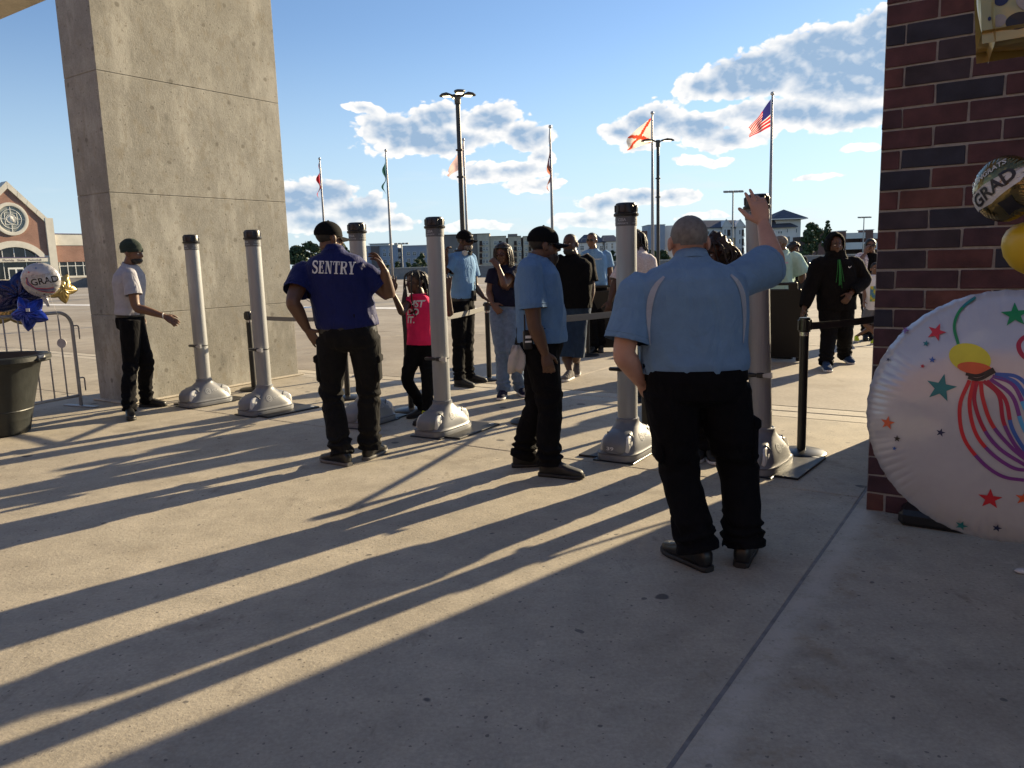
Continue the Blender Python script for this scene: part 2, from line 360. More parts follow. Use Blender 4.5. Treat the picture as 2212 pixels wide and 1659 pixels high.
def vnoise(P, seed=0):
    P = np.asarray(P, float); I = np.floor(P).astype(np.int64); f = P-I; f = f*f*(3-2*f)
    def h(i, j, k):
        x = (i*374761393+j*668265263+k*2147483647+seed*1274126177) & 0xffffffff
        x = ((x ^ (x >> 13))*1274126177) & 0xffffffff; x = (x ^ (x >> 16)) & 0xffff
        return x/32767.5-1
    o = 0
    for a in (0, 1):
        for b in (0, 1):
            for c in (0, 1):
                w = (f[:, 0] if a else 1-f[:, 0])*(f[:, 1] if b else 1-f[:, 1])*(f[:, 2] if c else 1-f[:, 2])
                o = o+w*h(I[:, 0]+a, I[:, 1]+b, I[:, 2]+c)
    return o
def fbm(P, oct=3, seed=0):
    o = 0; a = 1.0; P = np.asarray(P, float)
    for i in range(oct): o = o+a*vnoise(P*(2**i), seed+i); a *= .5
    return o
def remesh(name, shells, mats, voxel, smooth=4, parent=None, disp=None, openings=(), adapt=0.0):
    """union of closed shells as one continuous skin"""
    mb = MB()
    for V, F in shells: mb.add(V, F)
    o = mb.build(name+'_tmp', [])
    md = o.modifiers.new('r', 'REMESH'); md.mode = 'VOXEL'; md.voxel_size = voxel; md.adaptivity = adapt; md.use_smooth_shade = True
    ms = o.modifiers.new('s', 'SMOOTH'); ms.factor = .5; ms.iterations = smooth
    dg = bpy.context.evaluated_depsgraph_get(); ev = o.evaluated_get(dg)
    me = bpy.data.meshes.new_from_object(ev, preserve_all_data_layers=False, depsgraph=dg); me.name = name
    old = o.data; bpy.data.objects.remove(o); bpy.data.meshes.remove(old)
    n = len(me.vertices); co = np.empty(n*3); me.vertices.foreach_get('co', co); co = co.reshape(-1, 3)
    if disp is not None:
        no = np.empty(n*3); me.vertex_normals.foreach_get('vector', no); no = no.reshape(-1, 3)
        co = co+no*disp(co, no)[:, None]; me.vertices.foreach_set('co', co.ravel())
    if openings:
        bm = bmesh.new(); bm.from_mesh(me); dl = []
        for f in bm.faces:
            c = np.array(f.calc_center_median()); nn = np.array(f.normal)
            for (p, d, r) in openings:
                q = c-p; t = q @ d
                if t > -.012 and nn @ d > .45 and np.linalg.norm(q-d*t) < r: dl.append(f); break
        bmesh.ops.delete(bm, geom=dl, context='FACES')
        for v in bm.verts:
            if v.is_boundary:
                c = np.array(v.co)
                for (p, d, r) in openings:
                    q = c-p; t = q @ d
                    if abs(t) < .05 and np.linalg.norm(q-d*t) < r*1.2: v.co = Vector(c-d*t*.85); break
        bm.to_mesh(me); bm.free()
    me.polygons.foreach_set('use_smooth', [True]*len(me.polygons))
    for m in (mats if isinstance(mats, (list, tuple)) else [mats]): me.materials.append(m)
    me.update()
    ob = bpy.data.objects.new(name, me); COL.objects.link(ob)
    if parent: ob.parent = parent
    return ob
def text_shape(s, size=1.0, bold=0.0, shear=0.0, spacing=1.0):
    """flat lettering as (V, F) in the xy plane, centred"""
    cu = bpy.data.curves.new('t', 'FONT'); cu.body = s; cu.size = size; cu.offset = bold*size; cu.shear = shear; cu.space_character = spacing
    cu.align_x = 'CENTER'; cu.align_y = 'CENTER'; cu.resolution_u = 3
    o = bpy.data.objects.new('t', cu); COL.objects.link(o)
    dg = bpy.context.evaluated_depsgraph_get(); me = bpy.data.meshes.new_from_object(o.evaluated_get(dg))
    V = np.array([v.co[:] for v in me.vertices]) if len(me.vertices) else np.zeros((0, 3)); F = [list(p.vertices) for p in me.polygons]
    bpy.data.objects.remove(o); bpy.data.curves.remove(cu); bpy.data.meshes.remove(me)
    return V, F
def star_shape(r, k=.42, rot=0.0, n=5):
    pts = [(math.sin(rot+math.pi*i/n)*(r if i % 2 == 0 else r*k), math.cos(rot+math.pi*i/n)*(r if i % 2 == 0 else r*k)) for i in range(2*n)]
    V = np.array([(0, 0, 0)]+[(x, y, 0) for x, y in pts]); return V, [[0, (i+1) % (2*n)+1, i+1] for i in range(2*n)]
def flat_line(pts, w):
    """ribbon of width w (scalar or list) along 2-D points"""
    P = np.asarray(pts, float); T = np.gradient(P, axis=0); T = T/np.linalg.norm(T, axis=1, keepdims=True); Nn = np.column_stack([-T[:, 1], T[:, 0]]); w = np.asarray(w) if np.ndim(w) else np.full(len(P), w)
    A = P+Nn*w[:, None]/2; B = P-Nn*w[:, None]/2; n = len(P)
    V = np.column_stack([np.vstack([A, B]), np.zeros(2*n)]); return V, [[i, n+i, n+i+1, i+1] for i in range(n-1)]
def project_decal(V, F, org, ax, ay, direction, bvh, off=.003):
    """lays a flat shape onto a surface by casting every vertex along `direction`"""
    d = Vector(norm(direction)); out = []; 
    for x, y, _ in V:
        p = Vector(np.asarray(org)+np.asarray(ax)*x+np.asarray(ay)*y); h = bvh.ray_cast(p-d*1.0, d, 3.0)
        out.append(np.array(h[0])-np.array(d)*off if h[0] is not None else np.array(p))
    return np.array(out), F
GH = R(34.0)
AX = V3(math.sin(GH), math.cos(GH), 0); BX = V3(math.cos(GH), -math.sin(GH), 0)   # the place's own grid: A runs away to the right, B towards the right wall
def ab(a, b, z=0.0): return AX*a+BX*b+V3(0, 0, z)
GRZ = -GH    # object rotation so that local +y = A and local +x = B

# measured extents of the far buildings and the joints of the people (metres)
BLUE_BLOCKS = [(-76.08, -58.53, 0.22, 11.9), (-56.03, -38.36, -0.39, 11.37)]
BLUE_CAP = [(-73.12, -63.02, 11.93, 13.26), (-56.32, -37.7, 11.14, 11.57)]
BLUE_BROWN = [(-72.71, -68.34, 0.32, 11.84), (-58.57, -56.07, -0.08, 10.11)]
BLUE_WIN = [(-75.37, -74.02, 9.04, 10.06), (-66.39, -64.96, 9.16, 10.18), (-63.29, -61.87, 9.15, 10.16), (-66.53, -64.86, 6.34, 8.14), (-63.47, -61.8, 6.33, 8.13), (-63.35, -61.68, 2.63, 4.59), (-66.33, -64.66, 2.64, 4.6), (-58.61, -57.26, 6.34, 8.3), (-58.68, -57.17, 2.81, 4.77), (-53.92, -52.17, 6.39, 8.27), (-50.66, -48.92, 6.37, 8.25), (-46.88, -45.13, 6.49, 8.37), (-53.82, -52.07, 2.93, 4.81), (-50.64, -48.89, 2.91, 4.8), (-47.05, -45.3, 2.96, 4.85), (-43.11, -41.36, 6.38, 8.26), (-43.28, -41.53, 2.85, 4.73)]
BEIGE_BAYS = [(-14.93, -8.81, -0.14, 15.42), (-8.61, -0.8, -0.35, 13.96), (0.24, 6.6, -0.6, 13.72), (7.73, 12.95, -0.81, 13.51), (13.86, 20.9, -1.02, 13.3)]
BEIGE_DARK = [(-34.9, -14.94, 0.26, 15.37), (-14.97, 20.89, -0.59, 13.29)]
BEIGE_WIN = [(-12.32, -11.23, 10.21, 11.91), (-12.42, -11.33, 7.31, 9.01), (-12.53, -11.44, 4.31, 6.01), (-12.64, -11.55, 1.35, 3.06), (-10.73, -9.64, 10.17, 11.86), (-10.83, -9.75, 7.26, 8.96), (-10.94, -9.85, 4.26, 5.97), (-11.05, -9.95, 1.3, 3.01), (-6.75, -5.66, 10.05, 11.74), (-6.84, -5.75, 7.14, 8.84), (-6.94, -5.85, 4.14, 5.85), (-7.04, -5.95, 1.18, 2.89), (-5.61, -4.53, 10.01, 11.71), (-5.81, -4.72, 4.11, 5.81), (5.26, 6.35, 9.69, 11.38), (4.82, 5.73, 6.93, 8.63), (5.82, 6.72, 6.9, 8.6), (5.28, 6.46, 4.09, 5.79), (5.2, 6.38, 1.3, 3.01), (8.34, 9.16, 9.6, 11.29), (9.11, 9.93, 9.57, 11.27), (8.58, 9.67, 6.68, 8.38), (8.28, 9.1, 3.91, 5.62), (9.1, 9.91, 3.89, 5.59), (8.43, 9.52, 1.3, 3.0), (14.55, 15.64, 9.41, 11.1), (14.48, 15.57, 6.5, 8.2), (16.37, 17.45, 9.35, 11.05), (16.3, 17.38, 6.45, 8.15)]
BEIGE_BAL = [(-13.91, -12.55, 9.86, 12.09), (-14.02, -12.66, 6.86, 9.1), (-14.13, -12.76, 3.86, 6.1), (-14.24, -12.87, 0.9, 3.14), (-4.48, -2.94, 9.84, 11.8), (-4.58, -3.03, 6.93, 8.9), (-4.67, -3.13, 3.93, 5.9), (-4.77, -3.23, 0.97, 2.95), (3.09, 4.45, 9.61, 11.58), (3.0, 4.37, 6.84, 8.81), (2.92, 4.28, 4.02, 5.99), (2.84, 4.2, 1.24, 3.21), (10.38, 11.65, 9.26, 11.31), (10.31, 11.58, 6.58, 8.64), (10.23, 11.51, 3.76, 5.82), (10.16, 11.43, 0.97, 3.04)]
HOUSE_A = (38.67, 52.77, 2.38, 10.66)
HOUSE_A_ROOF = [(38.08, 10.74), (42.32, 15.03), (49.09, 15.2), (53.37, 10.6)]
HOUSE_A_WIN = [(39.44, 41.4, 6.55, 8.96), (50.18, 52.14, 6.23, 8.63)]
HOUSE_B = (51.69, 59.83, 2.07, 11.16)
HOUSE_B_ROOF = [(51.2, 11.03), (52.6, 14.35), (58.82, 14.37), (60.96, 11.01)]
HOUSE_B_WIN = [(53.18, 54.26, 6.95, 9.89), (56.32, 57.41, 6.86, 9.8)]
SLAB = (58.67, 68.99, 2.5, 14.77)
ROW_WALL = (75.18, 92.56, 0.38, 12.46)
ROW_TAN = (75.2, 92.6, 0.38, 8.17)
ROW_ROOF = [(74.47, 12.56), (76.24, 15.6), (91.52, 15.23), (93.14, 12.09)]
ROW_GABLES = [[(83.47, 12.38), (85.23, 15.06), (87.51, 12.35)], [(88.86, 12.31), (90.62, 14.9), (92.69, 12.28)]]
ROW_WIN = [(80.56, 81.46, 9.5, 11.0), (84.61, 85.24, 9.69, 11.46), (90.38, 91.01, 9.29, 11.06), (80.6, 81.5, 5.95, 7.46), (84.66, 85.29, 5.92, 7.69), (90.43, 91.07, 5.74, 7.52), (84.7, 85.33, 2.58, 4.36), (90.48, 91.12, 2.4, 4.19), (78.31, 79.21, 9.56, 11.07), (78.34, 79.24, 6.01, 7.52)]
ROW_BAL = [(85.83, 87.0, 8.85, 11.32), (85.88, 87.05, 5.21, 7.87), (85.92, 87.1, 1.95, 4.45), (91.47, 92.37, 8.68, 11.16), (91.52, 92.42, 5.04, 7.7), (91.57, 92.48, 1.79, 4.28)]
PYR_WALL = (110.51, 120.36, 2.84, 12.29)
PYR_TOWER = (112.4, 122.72, 2.78, 15.51)
PYR_ROOF = [(109.62, 15.84), (115.02, 19.89), (124.46, 15.3)]
PYR_LOW = [(109.93, 12.36), (111.77, 16.01), (115.36, 15.9), (120.71, 12.51)]
PYR_WIN = [(112.86, 113.62, 9.72, 10.76), (113.82, 114.58, 9.69, 10.73), (112.94, 113.71, 6.18, 7.22), (113.9, 114.67, 6.15, 7.19), (116.49, 116.97, 10.04, 11.64), (120.28, 120.85, 9.88, 11.57), (120.37, 120.95, 6.33, 8.04), (116.58, 117.92, 5.63, 8.47)]
GAR = (106.4, 128.45, 0.35, 7.72)
GAR_PIER = [(106.39, 108.83, 0.65, 8.2), (113.16, 115.52, 0.44, 8.35), (122.44, 124.81, 0.16, 8.49)]
GAR_SPAN = [(108.75, 113.07, 6.05, 7.99), (108.86, 113.19, 2.41, 4.74), (115.43, 122.35, 5.81, 7.75), (115.56, 122.49, 2.17, 4.5), (124.71, 128.33, 5.59, 7.52), (124.85, 128.48, 1.94, 4.27)]
LOW_BRICK = (45.84, 48.12, 2.48, 10.79)
TREES = [(-70.06, 262, 8.71, 3.37), (-61.44, 245, 8.97, 3.72), (-60.08, 262, 8.71, 3.98), (-56.9, 271, 9.12, 3.17), (-54.48, 210, 4.8, 2.46), (-49.21, 206, 4.85, 2.17), (-36.89, 262, 2.63, 1.12), (-32.29, 253, 2.25, 1.32), (-30.15, 262, 3.41, 1.86), (-32.54, 297, 5.56, 1.96), (-40.43, 262, 1.63, 1.24), (34.73, 262, 4.11, 1.32), (41.9, 227, 3.55, 2.01), (44.48, 227, 2.48, 2.01), (80.91, 210, 9.19, 2.29), (78.38, 206, 6.87, 2.1), (88.24, 218, 10.07, 1.42), (83.5, 213, 7.89, 1.39), (87.44, 217, 7.63, 1.58), (44.48, 227, 3.31, 1.98)]
PJ = {
 'beanie':dict(root=(-4.048,8.348),ftL=(-0.047,0.343,0.000),ftR=(0.047,-0.343,0.000),hd=(0.092,0.000,1.715),nk=(0.036,0.000,1.569),shL=(-0.036,0.200,1.495),shR=(0.119,-0.190,1.487),elL=(-0.031,0.220,1.208),wrL=(0.008,0.200,1.035),elR=(0.180,-0.240,1.151),wrR=(0.444,-0.220,1.051),pv=(-0.002,0.000,1.040),hpL=(-0.022,0.090,0.986),hpR=(0.028,-0.090,0.999),knL=(0.080,0.060,0.545),knR=(-0.015,-0.100,0.550)),
 'sentry':dict(root=(-1.241,5.945),ftL=(-0.121,-0.101,0.000),ftR=(0.121,0.101,0.000),hd=(-0.101,0.030,1.718),nk=(-0.067,0.000,1.616),shL=(-0.314,0.000,1.468),shR=(0.151,0.000,1.451),elL=(-0.358,-0.170,1.257),wrL=(-0.300,-0.060,1.051),elR=(0.316,0.030,1.283),wrR=(0.314,-0.060,1.450),pv=(-0.001,0.000,1.024),hpL=(-0.126,0.000,0.945),hpR=(0.121,0.000,0.944),knL=(-0.166,0.030,0.543),knR=(0.119,0.050,0.518)),
 'girl':dict(root=(-0.891,7.452),ftL=(0.038,-0.158,0.000),ftR=(-0.038,0.158,0.000),hd=(-0.002,0.000,1.339),nk=(0.031,0.000,1.213),shR=(-0.069,-0.060,1.161),shL=(0.133,0.060,1.158),elR=(-0.106,-0.240,1.065),wrR=(-0.170,-0.300,1.247),elL=(0.318,0.000,1.024),wrL=(0.316,-0.060,1.238),pv=(0.025,0.000,0.755),hpL=(0.075,0.030,0.694),hpR=(-0.038,-0.030,0.704),knL=(0.081,-0.080,0.419),knR=(-0.114,-0.050,0.404)),
 'guard2':dict(root=(-0.543,9.615),ftL=(0.058,0.174,0.000),ftR=(-0.058,-0.174,0.000),hd=(0.028,0.000,1.772),nk=(-0.024,0.000,1.629),shR=(-0.127,-0.140,1.558),shL=(0.078,0.140,1.563),elR=(-0.240,-0.200,1.375),wrR=(-0.191,-0.260,1.569),elL=(0.120,0.150,1.216),wrL=(0.223,0.000,1.086),pv=(-0.027,0.000,1.043),hpL=(0.007,0.060,0.957),hpR=(-0.077,-0.060,0.967),knL=(0.001,0.030,0.487),knR=(-0.096,-0.060,0.499)),
 'woman':dict(root=(0.001,8.633),ftL=(0.108,0.079,0.000),ftR=(-0.108,-0.079,0.000),hd=(-0.061,-0.020,1.589),nk=(-0.043,0.000,1.451),shR=(-0.168,-0.020,1.396),shL=(0.086,0.000,1.406),elR=(-0.221,-0.030,1.182),wrR=(-0.190,-0.120,1.064),elL=(-0.049,-0.220,1.260),wrL=(-0.105,-0.200,1.432),pv=(-0.067,0.000,0.985),hpL=(-0.014,0.000,0.928),hpR=(-0.124,0.000,0.932),knL=(0.019,-0.060,0.529),knR=(-0.109,-0.030,0.529)),
 'beard':dict(root=(0.213,5.441),ftL=(-0.091,0.156,0.000),ftR=(0.091,-0.156,0.000),hd=(0.040,0.000,1.607),nk=(-0.010,0.000,1.501),shL=(-0.004,0.210,1.452),shR=(-0.075,-0.210,1.446),elL=(0.062,0.240,1.163),wrL=(0.094,0.100,1.029),elR=(-0.052,-0.250,1.085),wrR=(0.011,-0.220,0.896),pv=(-0.013,0.000,0.948),hpL=(0.001,0.100,0.878),hpR=(-0.012,-0.100,0.901),knL=(-0.033,0.090,0.484),knR=(0.048,-0.090,0.514)),
 'blacktee':dict(root=(0.791,9.950),ftL=(0.076,0.225,0.000),ftR=(-0.076,-0.225,0.000),hd=(-0.008,0.000,1.696),nk=(0.027,0.000,1.552),shR=(-0.163,0.000,1.496),shL=(0.217,0.030,1.484),elR=(-0.206,0.000,1.260),wrR=(-0.188,-0.050,1.061),elL=(0.247,-0.020,1.115),wrL=(0.195,-0.080,0.906),pv=(0.028,0.000,0.926),hpL=(0.084,0.000,0.848),hpR=(-0.043,0.000,0.852),knL=(0.028,-0.020,0.289),knR=(-0.085,-0.080,0.300)),
 'farguard':dict(root=(1.395,12.600),hd=(-0.057,0.000,1.800),nk=(-0.032,0.000,1.643),shR=(-0.163,-0.030,1.584),shL=(0.186,0.030,1.566),elR=(-0.182,-0.020,1.309),wrR=(-0.138,-0.100,1.104),elL=(0.238,0.030,1.264),wrL=(0.225,0.000,1.074),pv=(0.000,0.000,1.057),hpL=(0.063,0.000,1.000),hpR=(-0.057,0.000,1.003)),
 'dreads':dict(root=(1.551,9.600),hd=(-0.020,0.000,1.719),nk=(0.021,0.000,1.593),shR=(0.151,-0.120,1.463),shL=(-0.101,0.120,1.483),elR=(0.175,-0.120,1.236),wrR=(0.096,-0.150,1.048),elL=(-0.248,0.050,1.184),wrL=(-0.315,-0.020,0.994),pv=(0.000,0.000,0.996),hpL=(-0.015,0.060,0.920),hpR=(0.026,-0.060,0.925)),
 'big':dict(root=(0.995,3.689),ftL=(-0.143,-0.020,0.000),ftR=(0.143,0.020,0.000),hd=(-0.146,0.020,1.569),nk=(-0.138,0.000,1.484),shL=(-0.392,0.000,1.343),shR=(0.094,0.050,1.378),elL=(-0.465,-0.050,1.057),wrL=(-0.379,0.020,0.918),elR=(0.333,0.240,1.455),wrR=(0.330,0.400,1.644),pv=(-0.115,0.000,0.942),hpL=(-0.230,0.000,0.853),hpR=(0.012,0.000,0.845),knL=(-0.182,0.030,0.464),knR=(0.113,0.050,0.461)),
 'curly':dict(root=(1.427,5.644),ftL=(0.030,-0.031,0.000),ftR=(-0.030,0.031,0.000),hd=(0.047,0.000,1.503),nk=(0.062,0.000,1.391),shL=(0.231,0.030,1.323),shR=(-0.105,-0.030,1.328),elL=(0.295,0.160,1.023),wrL=(0.235,0.120,0.786),elR=(-0.137,-0.200,1.063),wrR=(-0.129,-0.240,0.839),pv=(0.067,0.000,0.890),hpL=(0.149,0.000,0.802),hpR=(-0.013,0.000,0.807),knL=(0.098,-0.020,0.377),knR=(-0.022,-0.020,0.381)),
 'pinkman':dict(root=(3.959,14.500),hd=(-0.072,0.000,1.605),nk=(-0.028,0.000,1.468),shR=(-0.165,0.000,1.389),shL=(0.153,0.000,1.379),elR=(-0.183,0.000,1.138),wrR=(-0.173,-0.050,0.928),elL=(0.178,0.000,1.127),wrL=(0.167,-0.050,0.918),pv=(0.000,0.000,0.900),hpL=(0.075,0.000,0.855),hpR=(-0.063,0.000,0.860)),
 'mint':dict(root=(3.918,11.200),hd=(-0.065,0.000,1.624),nk=(-0.005,0.000,1.504),shL=(-0.098,0.120,1.430),shR=(0.130,-0.100,1.422),elR=(0.243,-0.080,1.196),wrR=(0.230,-0.100,1.029),elL=(-0.142,0.100,1.190),wrL=(-0.169,0.050,0.993),pv=(0.000,0.000,0.990),hpL=(-0.017,0.050,0.917),hpR=(0.041,-0.050,0.920)),
 'afro':dict(root=(5.714,15.500),hd=(-0.079,0.000,1.566),nk=(-0.043,0.000,1.449),shR=(-0.129,0.000,1.393),shL=(0.106,0.000,1.386),elR=(-0.144,0.000,1.180),wrR=(-0.136,-0.050,0.967),elL=(0.142,0.000,1.172),wrL=(0.119,-0.050,0.959),pv=(0.000,0.000,0.961),hpL=(0.050,0.000,0.921),hpR=(-0.058,0.000,0.924)),
 'hood':dict(root=(4.306,10.191),ftL=(0.271,0.334,0.000),ftR=(-0.271,-0.334,0.000),hd=(-0.075,0.000,1.585),nk=(-0.060,0.000,1.438),shR=(-0.283,0.000,1.330),shL=(0.176,0.000,1.329),elR=(-0.401,-0.030,1.014),wrR=(-0.493,-0.100,0.795),elL=(0.311,-0.020,1.127),wrL=(0.061,-0.220,0.975),pv=(-0.034,0.000,0.846),hpL=(0.054,0.000,0.766),hpR=(-0.116,0.000,0.771),knL=(0.083,-0.020,0.440),knR=(-0.156,-0.080,0.427)),
 'phone':dict(root=(6.099,13.200),hd=(-0.025,0.000,1.583),nk=(-0.008,0.000,1.443),shR=(-0.189,0.000,1.383),shL=(0.137,0.000,1.373),elR=(-0.317,-0.200,1.304),wrR=(-0.171,-0.120,1.447),elL=(0.175,0.000,1.082),wrL=(0.128,-0.050,0.852),pv=(0.000,0.000,0.854),hpL=(0.061,0.000,0.802),hpR=(-0.057,0.000,0.805)),
 'child':dict(root=(5.886,12.809),ftL=(-0.071,0.206,0.000),ftR=(0.071,-0.206,0.000),hd=(0.103,0.000,1.210),nk=(0.096,0.000,1.097),shR=(-0.015,0.000,1.028),shL=(0.197,0.000,1.030),elR=(-0.048,0.020,0.858),wrR=(-0.085,-0.050,0.708),elL=(0.237,0.000,0.867),wrL=(0.155,-0.100,0.728),pv=(0.085,0.000,0.603),hpL=(0.144,0.000,0.560),hpR=(0.037,0.000,0.564),knR=(-0.059,-0.050,0.341),knL=(0.117,-0.080,0.305)),
}
# ------------------------------------------------------------------ the setting: ground, deck, paving
GROUND_Z = -8.0
m_grass = mat('grass_land', (.055, .075, .03), .95, var=.4, scale=.05)
m_conc_n = concrete_mat('concrete_near', (.375, .33, .258), (.465, .415, .33), (.285, .24, .18), 1.0, True, True, .80, bump=.5)
def joint_stains(m):
    N, L = m.node_tree.nodes, m.node_tree.links; b = N['Principled BSDF']; src = b.inputs['Base Color'].links[0].from_socket; geo = N.new('ShaderNodeNewGeometry')
    dt = N.new('ShaderNodeVectorMath'); dt.operation = 'DOT_PRODUCT'; L.new(geo.outputs['Position'], dt.inputs[0]); dt.inputs[1].default_value = tuple(BX)
    n = N.new('ShaderNodeTexNoise'); n.inputs['Scale'].default_value = 5; n.inputs['Detail'].default_value = 7; n.inputs['Roughness'].default_value = .7; L.new(geo.outputs['Position'], n.inputs['Vector'])
    def band(center, width, col, amt, src, nlo, nhi):
        d = N.new('ShaderNodeMath'); d.operation = 'SUBTRACT'; L.new(dt.outputs['Value'], d.inputs[0]); d.inputs[1].default_value = center; a = N.new('ShaderNodeMath'); a.operation = 'ABSOLUTE'; L.new(d.outputs[0], a.inputs[0])
        r = N.new('ShaderNodeMapRange'); r.interpolation_type = 'SMOOTHSTEP'; r.inputs['From Min'].default_value = width; r.inputs['From Max'].default_value = 0; r.inputs['To Max'].default_value = amt; L.new(a.outputs[0], r.inputs[0])
        q = N.new('ShaderNodeMapRange'); q.inputs['From Min'].default_value = nlo; q.inputs['From Max'].default_value = nhi; L.new(n.outputs['Fac'], q.inputs[0]); mu = N.new('ShaderNodeMath'); mu.operation = 'MULTIPLY'; L.new(r.outputs[0], mu.inputs[0]); L.new(q.outputs[0], mu.inputs[1])
        x = N.new('ShaderNodeMix'); x.data_type = 'RGBA'; L.new(mu.outputs[0], x.inputs[0]); L.new(src, x.inputs[6]); x.inputs[7].default_value = (*col, 1); return x.outputs[2]
    c = band(-.755, .11, (.56, .52, .45), .9, src, .35, .62); c = band(-.62, .30, (.27, .20, .12), .6, c, .52, .68); c = band(-1.0, .25, (.25, .19, .12), .5, c, .56, .70)
    L.new(c, b.inputs['Base Color'])
joint_stains(m_conc_n)
m_conc_strip = concrete_mat('concrete_strip', (.46, .41, .33), (.54, .49, .40), (.34, .28, .20), 1.0, True, False, .85, 3.0)
m_conc_d = concrete_mat('concrete_deck', (.285, .245, .195), (.40, .355, .29), (.17, .135, .10), .45, False, True, .85, 11.0)
m_conc_w = concrete_mat('concrete_parapet', (.20, .19, .18), (.27, .255, .24), (.13, .12, .11), .6, False, False, .9, 5.0)
m_joint = mat('joint_sealant', (.06, .055, .055), .8, var=.3, scale=20)
m_joint_l = mat('joint_sealant_grey', (.20, .19, .18), .75, var=.3, scale=14)
m_white_line = mat('line_paint', (.74, .72, .68), .7, var=.25, scale=6)

tag(make('ground', [(-3000, -400, GROUND_Z), (3000, -400, GROUND_Z), (3000, 5200, GROUND_Z), (-3000, 5200, GROUND_Z)], [[0, 1, 2, 3]], m_grass), kind='structure')
# deck: a thick slab ringed by parapets
CORN = V3(-51.6, 96.6, 0); PLD = V3(-.559, -.829, 0); PRD = V3(.9687, -.2485, 0)
c0 = CORN; c1 = CORN+PRD*150; c2 = CORN+PLD*150
deck_poly = [(c2[0], c2[1]), (-60, -60), (90, -60), (c1[0], c1[1]), (c0[0], c0[1])]
V, F = prism(deck_poly, -1.2, -.05); deck_base = tag(make('deck_structure', V, F, m_joint), kind='structure')
# deck paving beyond the expansion joint: large pours split by sealed joints
deck = empty('parking_deck'); tag(deck, kind='structure')
deck_me = {}
def slab(name, a0, a1, b0, b1, m, parent, z=0.0, t=.06, gap=.006, bev=.006):
    w, l = b1-b0-gap, a1-a0-gap
    c = ab((a0+a1)/2, (b0+b1)/2, z-t/2)
    V, F = box((0, 0, 0), (w, l, t), None, bev); o = make(name, V, F, m, parent, loc=c); o.rotation_euler = (0, 0, GRZ); return o
aj = [7.82, 13.2, 19.0, 25.5, 33, 42, 52, 63, 75, 90]
bj = [-95, -70, -52, -38, -27, -18.5, -11.4, -4.9, 1.6, 8.4, 16, 26, 40, 62]
for i in range(len(aj)-1):
    for j in range(len(bj)-1):
        c = ab((aj[i]+aj[i+1])/2, (bj[j]+bj[j+1])/2)
        # keep the pours inside the parapets
        corners = [ab(x, y) for x in aj[i:i+2] for y in bj[j:j+2]]
        far = min((q-CORN)[0]*-.2485-(q-CORN)[1]*.9687 for q in corners)
        left = min((q-CORN)[0]*.829-(q-CORN)[1]*.559 for q in corners)
        if far > .0 and left > .0: slab('paving_slab', aj[i], aj[i+1], bj[j], bj[j+1], m_conc_d, deck, gap=.02+.0006*aj[i])
# the strip next to the parapets that the regular pours leave over
V, F = prism(deck_poly, -.045, -.006); sub = make('deck_topping', V, F, m_conc_d, deck)
for (a, b0, b1, w) in ((20.6, -62, -6, .9), (31.0, -74, -2, .35), (43, -60, 20, .5), (20.6, 3, 24, .6)):
    V, F = box((0, 0, 0), (b1-b0, w, .004)); o = make('parking_line', V, F, m_white_line, deck, loc=ab(a, (b0+b1)/2, .004)); o.rotation_euler = (0, 0, GRZ)
for k in range(18):
    V, F = box((0, 0, 0), (.11, 5.0, .004)); o = make('parking_line', V, F, m_white_line, deck, loc=ab(33.6, -58+k*2.9, .004)); o.rotation_euler = (0, 0, GRZ)

pav = empty('pavement'); tag(pav, kind='structure')
for (a0, a1, b0, b1) in ((5.02, 7.30, -8.62, -.82), (5.02, 7.30, -.82, 9), (-.2, 5.02, -8.62, -.82), (-6.5, -.2, -8.62, -.82), (-6.5, -.2, -.82, 9), (-.2, 5.02, -.82, 9),
                         (-6.5, -.2, -18, -8.62), (-.2, 5.02, -18, -8.62), (5.02, 7.30, -18, -8.62)):
    slab('paving_slab', a0, a1, b0, b1, m_conc_n, pav, gap=.011)
slab('border_strip', 7.30, 7.555, -18, 9, m_conc_strip, pav, gap=.004); slab('border_strip', 7.58, 7.815, -18, 9, m_conc_strip, pav, gap=.004)
slab('expansion_joint', 7.555, 7.58, -18, 9, m_joint, pav, z=-.012)
V, F = box((0, 0, 0), (.016, 15, .01)); o = make('joint_filler', V, F, m_joint_l, pav, loc=ab(0, -.82, -.008)); o.rotation_euler = (0, 0, GRZ)

def parapet(name, p, q, label):
    root = empty(name, (p[0], p[1], 0), 0, label, 'wall'); d = np.asarray(q)-np.asarray(p); L_ = np.linalg.norm(d); d = d/L_; n = V3(-d[1], d[0], 0); rz = math.atan2(d[1], d[0]); Rm = rotm(rz)
    k = int(L_//6); st = L_/k
    for i in range(k):
        mb = MB(); mb.box(d*(st*(i+.5))+V3(0, 0, .56), (st-.03, .26, 1.16), Rm, bev=.015); mb.build('wall_panel', m_conc_w, root)
        mb = MB(); mb.box(d*(st*(i+.5))+V3(0, 0, 1.195), (st-.01, .34, .11), Rm, bev=.02); mb.build('coping', m_conc_strip, root)
    return root
parapet('parapet_wall', CORN+V3(0, 0, 0)+PRD*.2, c1, 'long low grey concrete parapet along the far edge of the deck')
parapet('parapet_wall', c2, CORN, 'low grey concrete parapet below the brick gabled building')

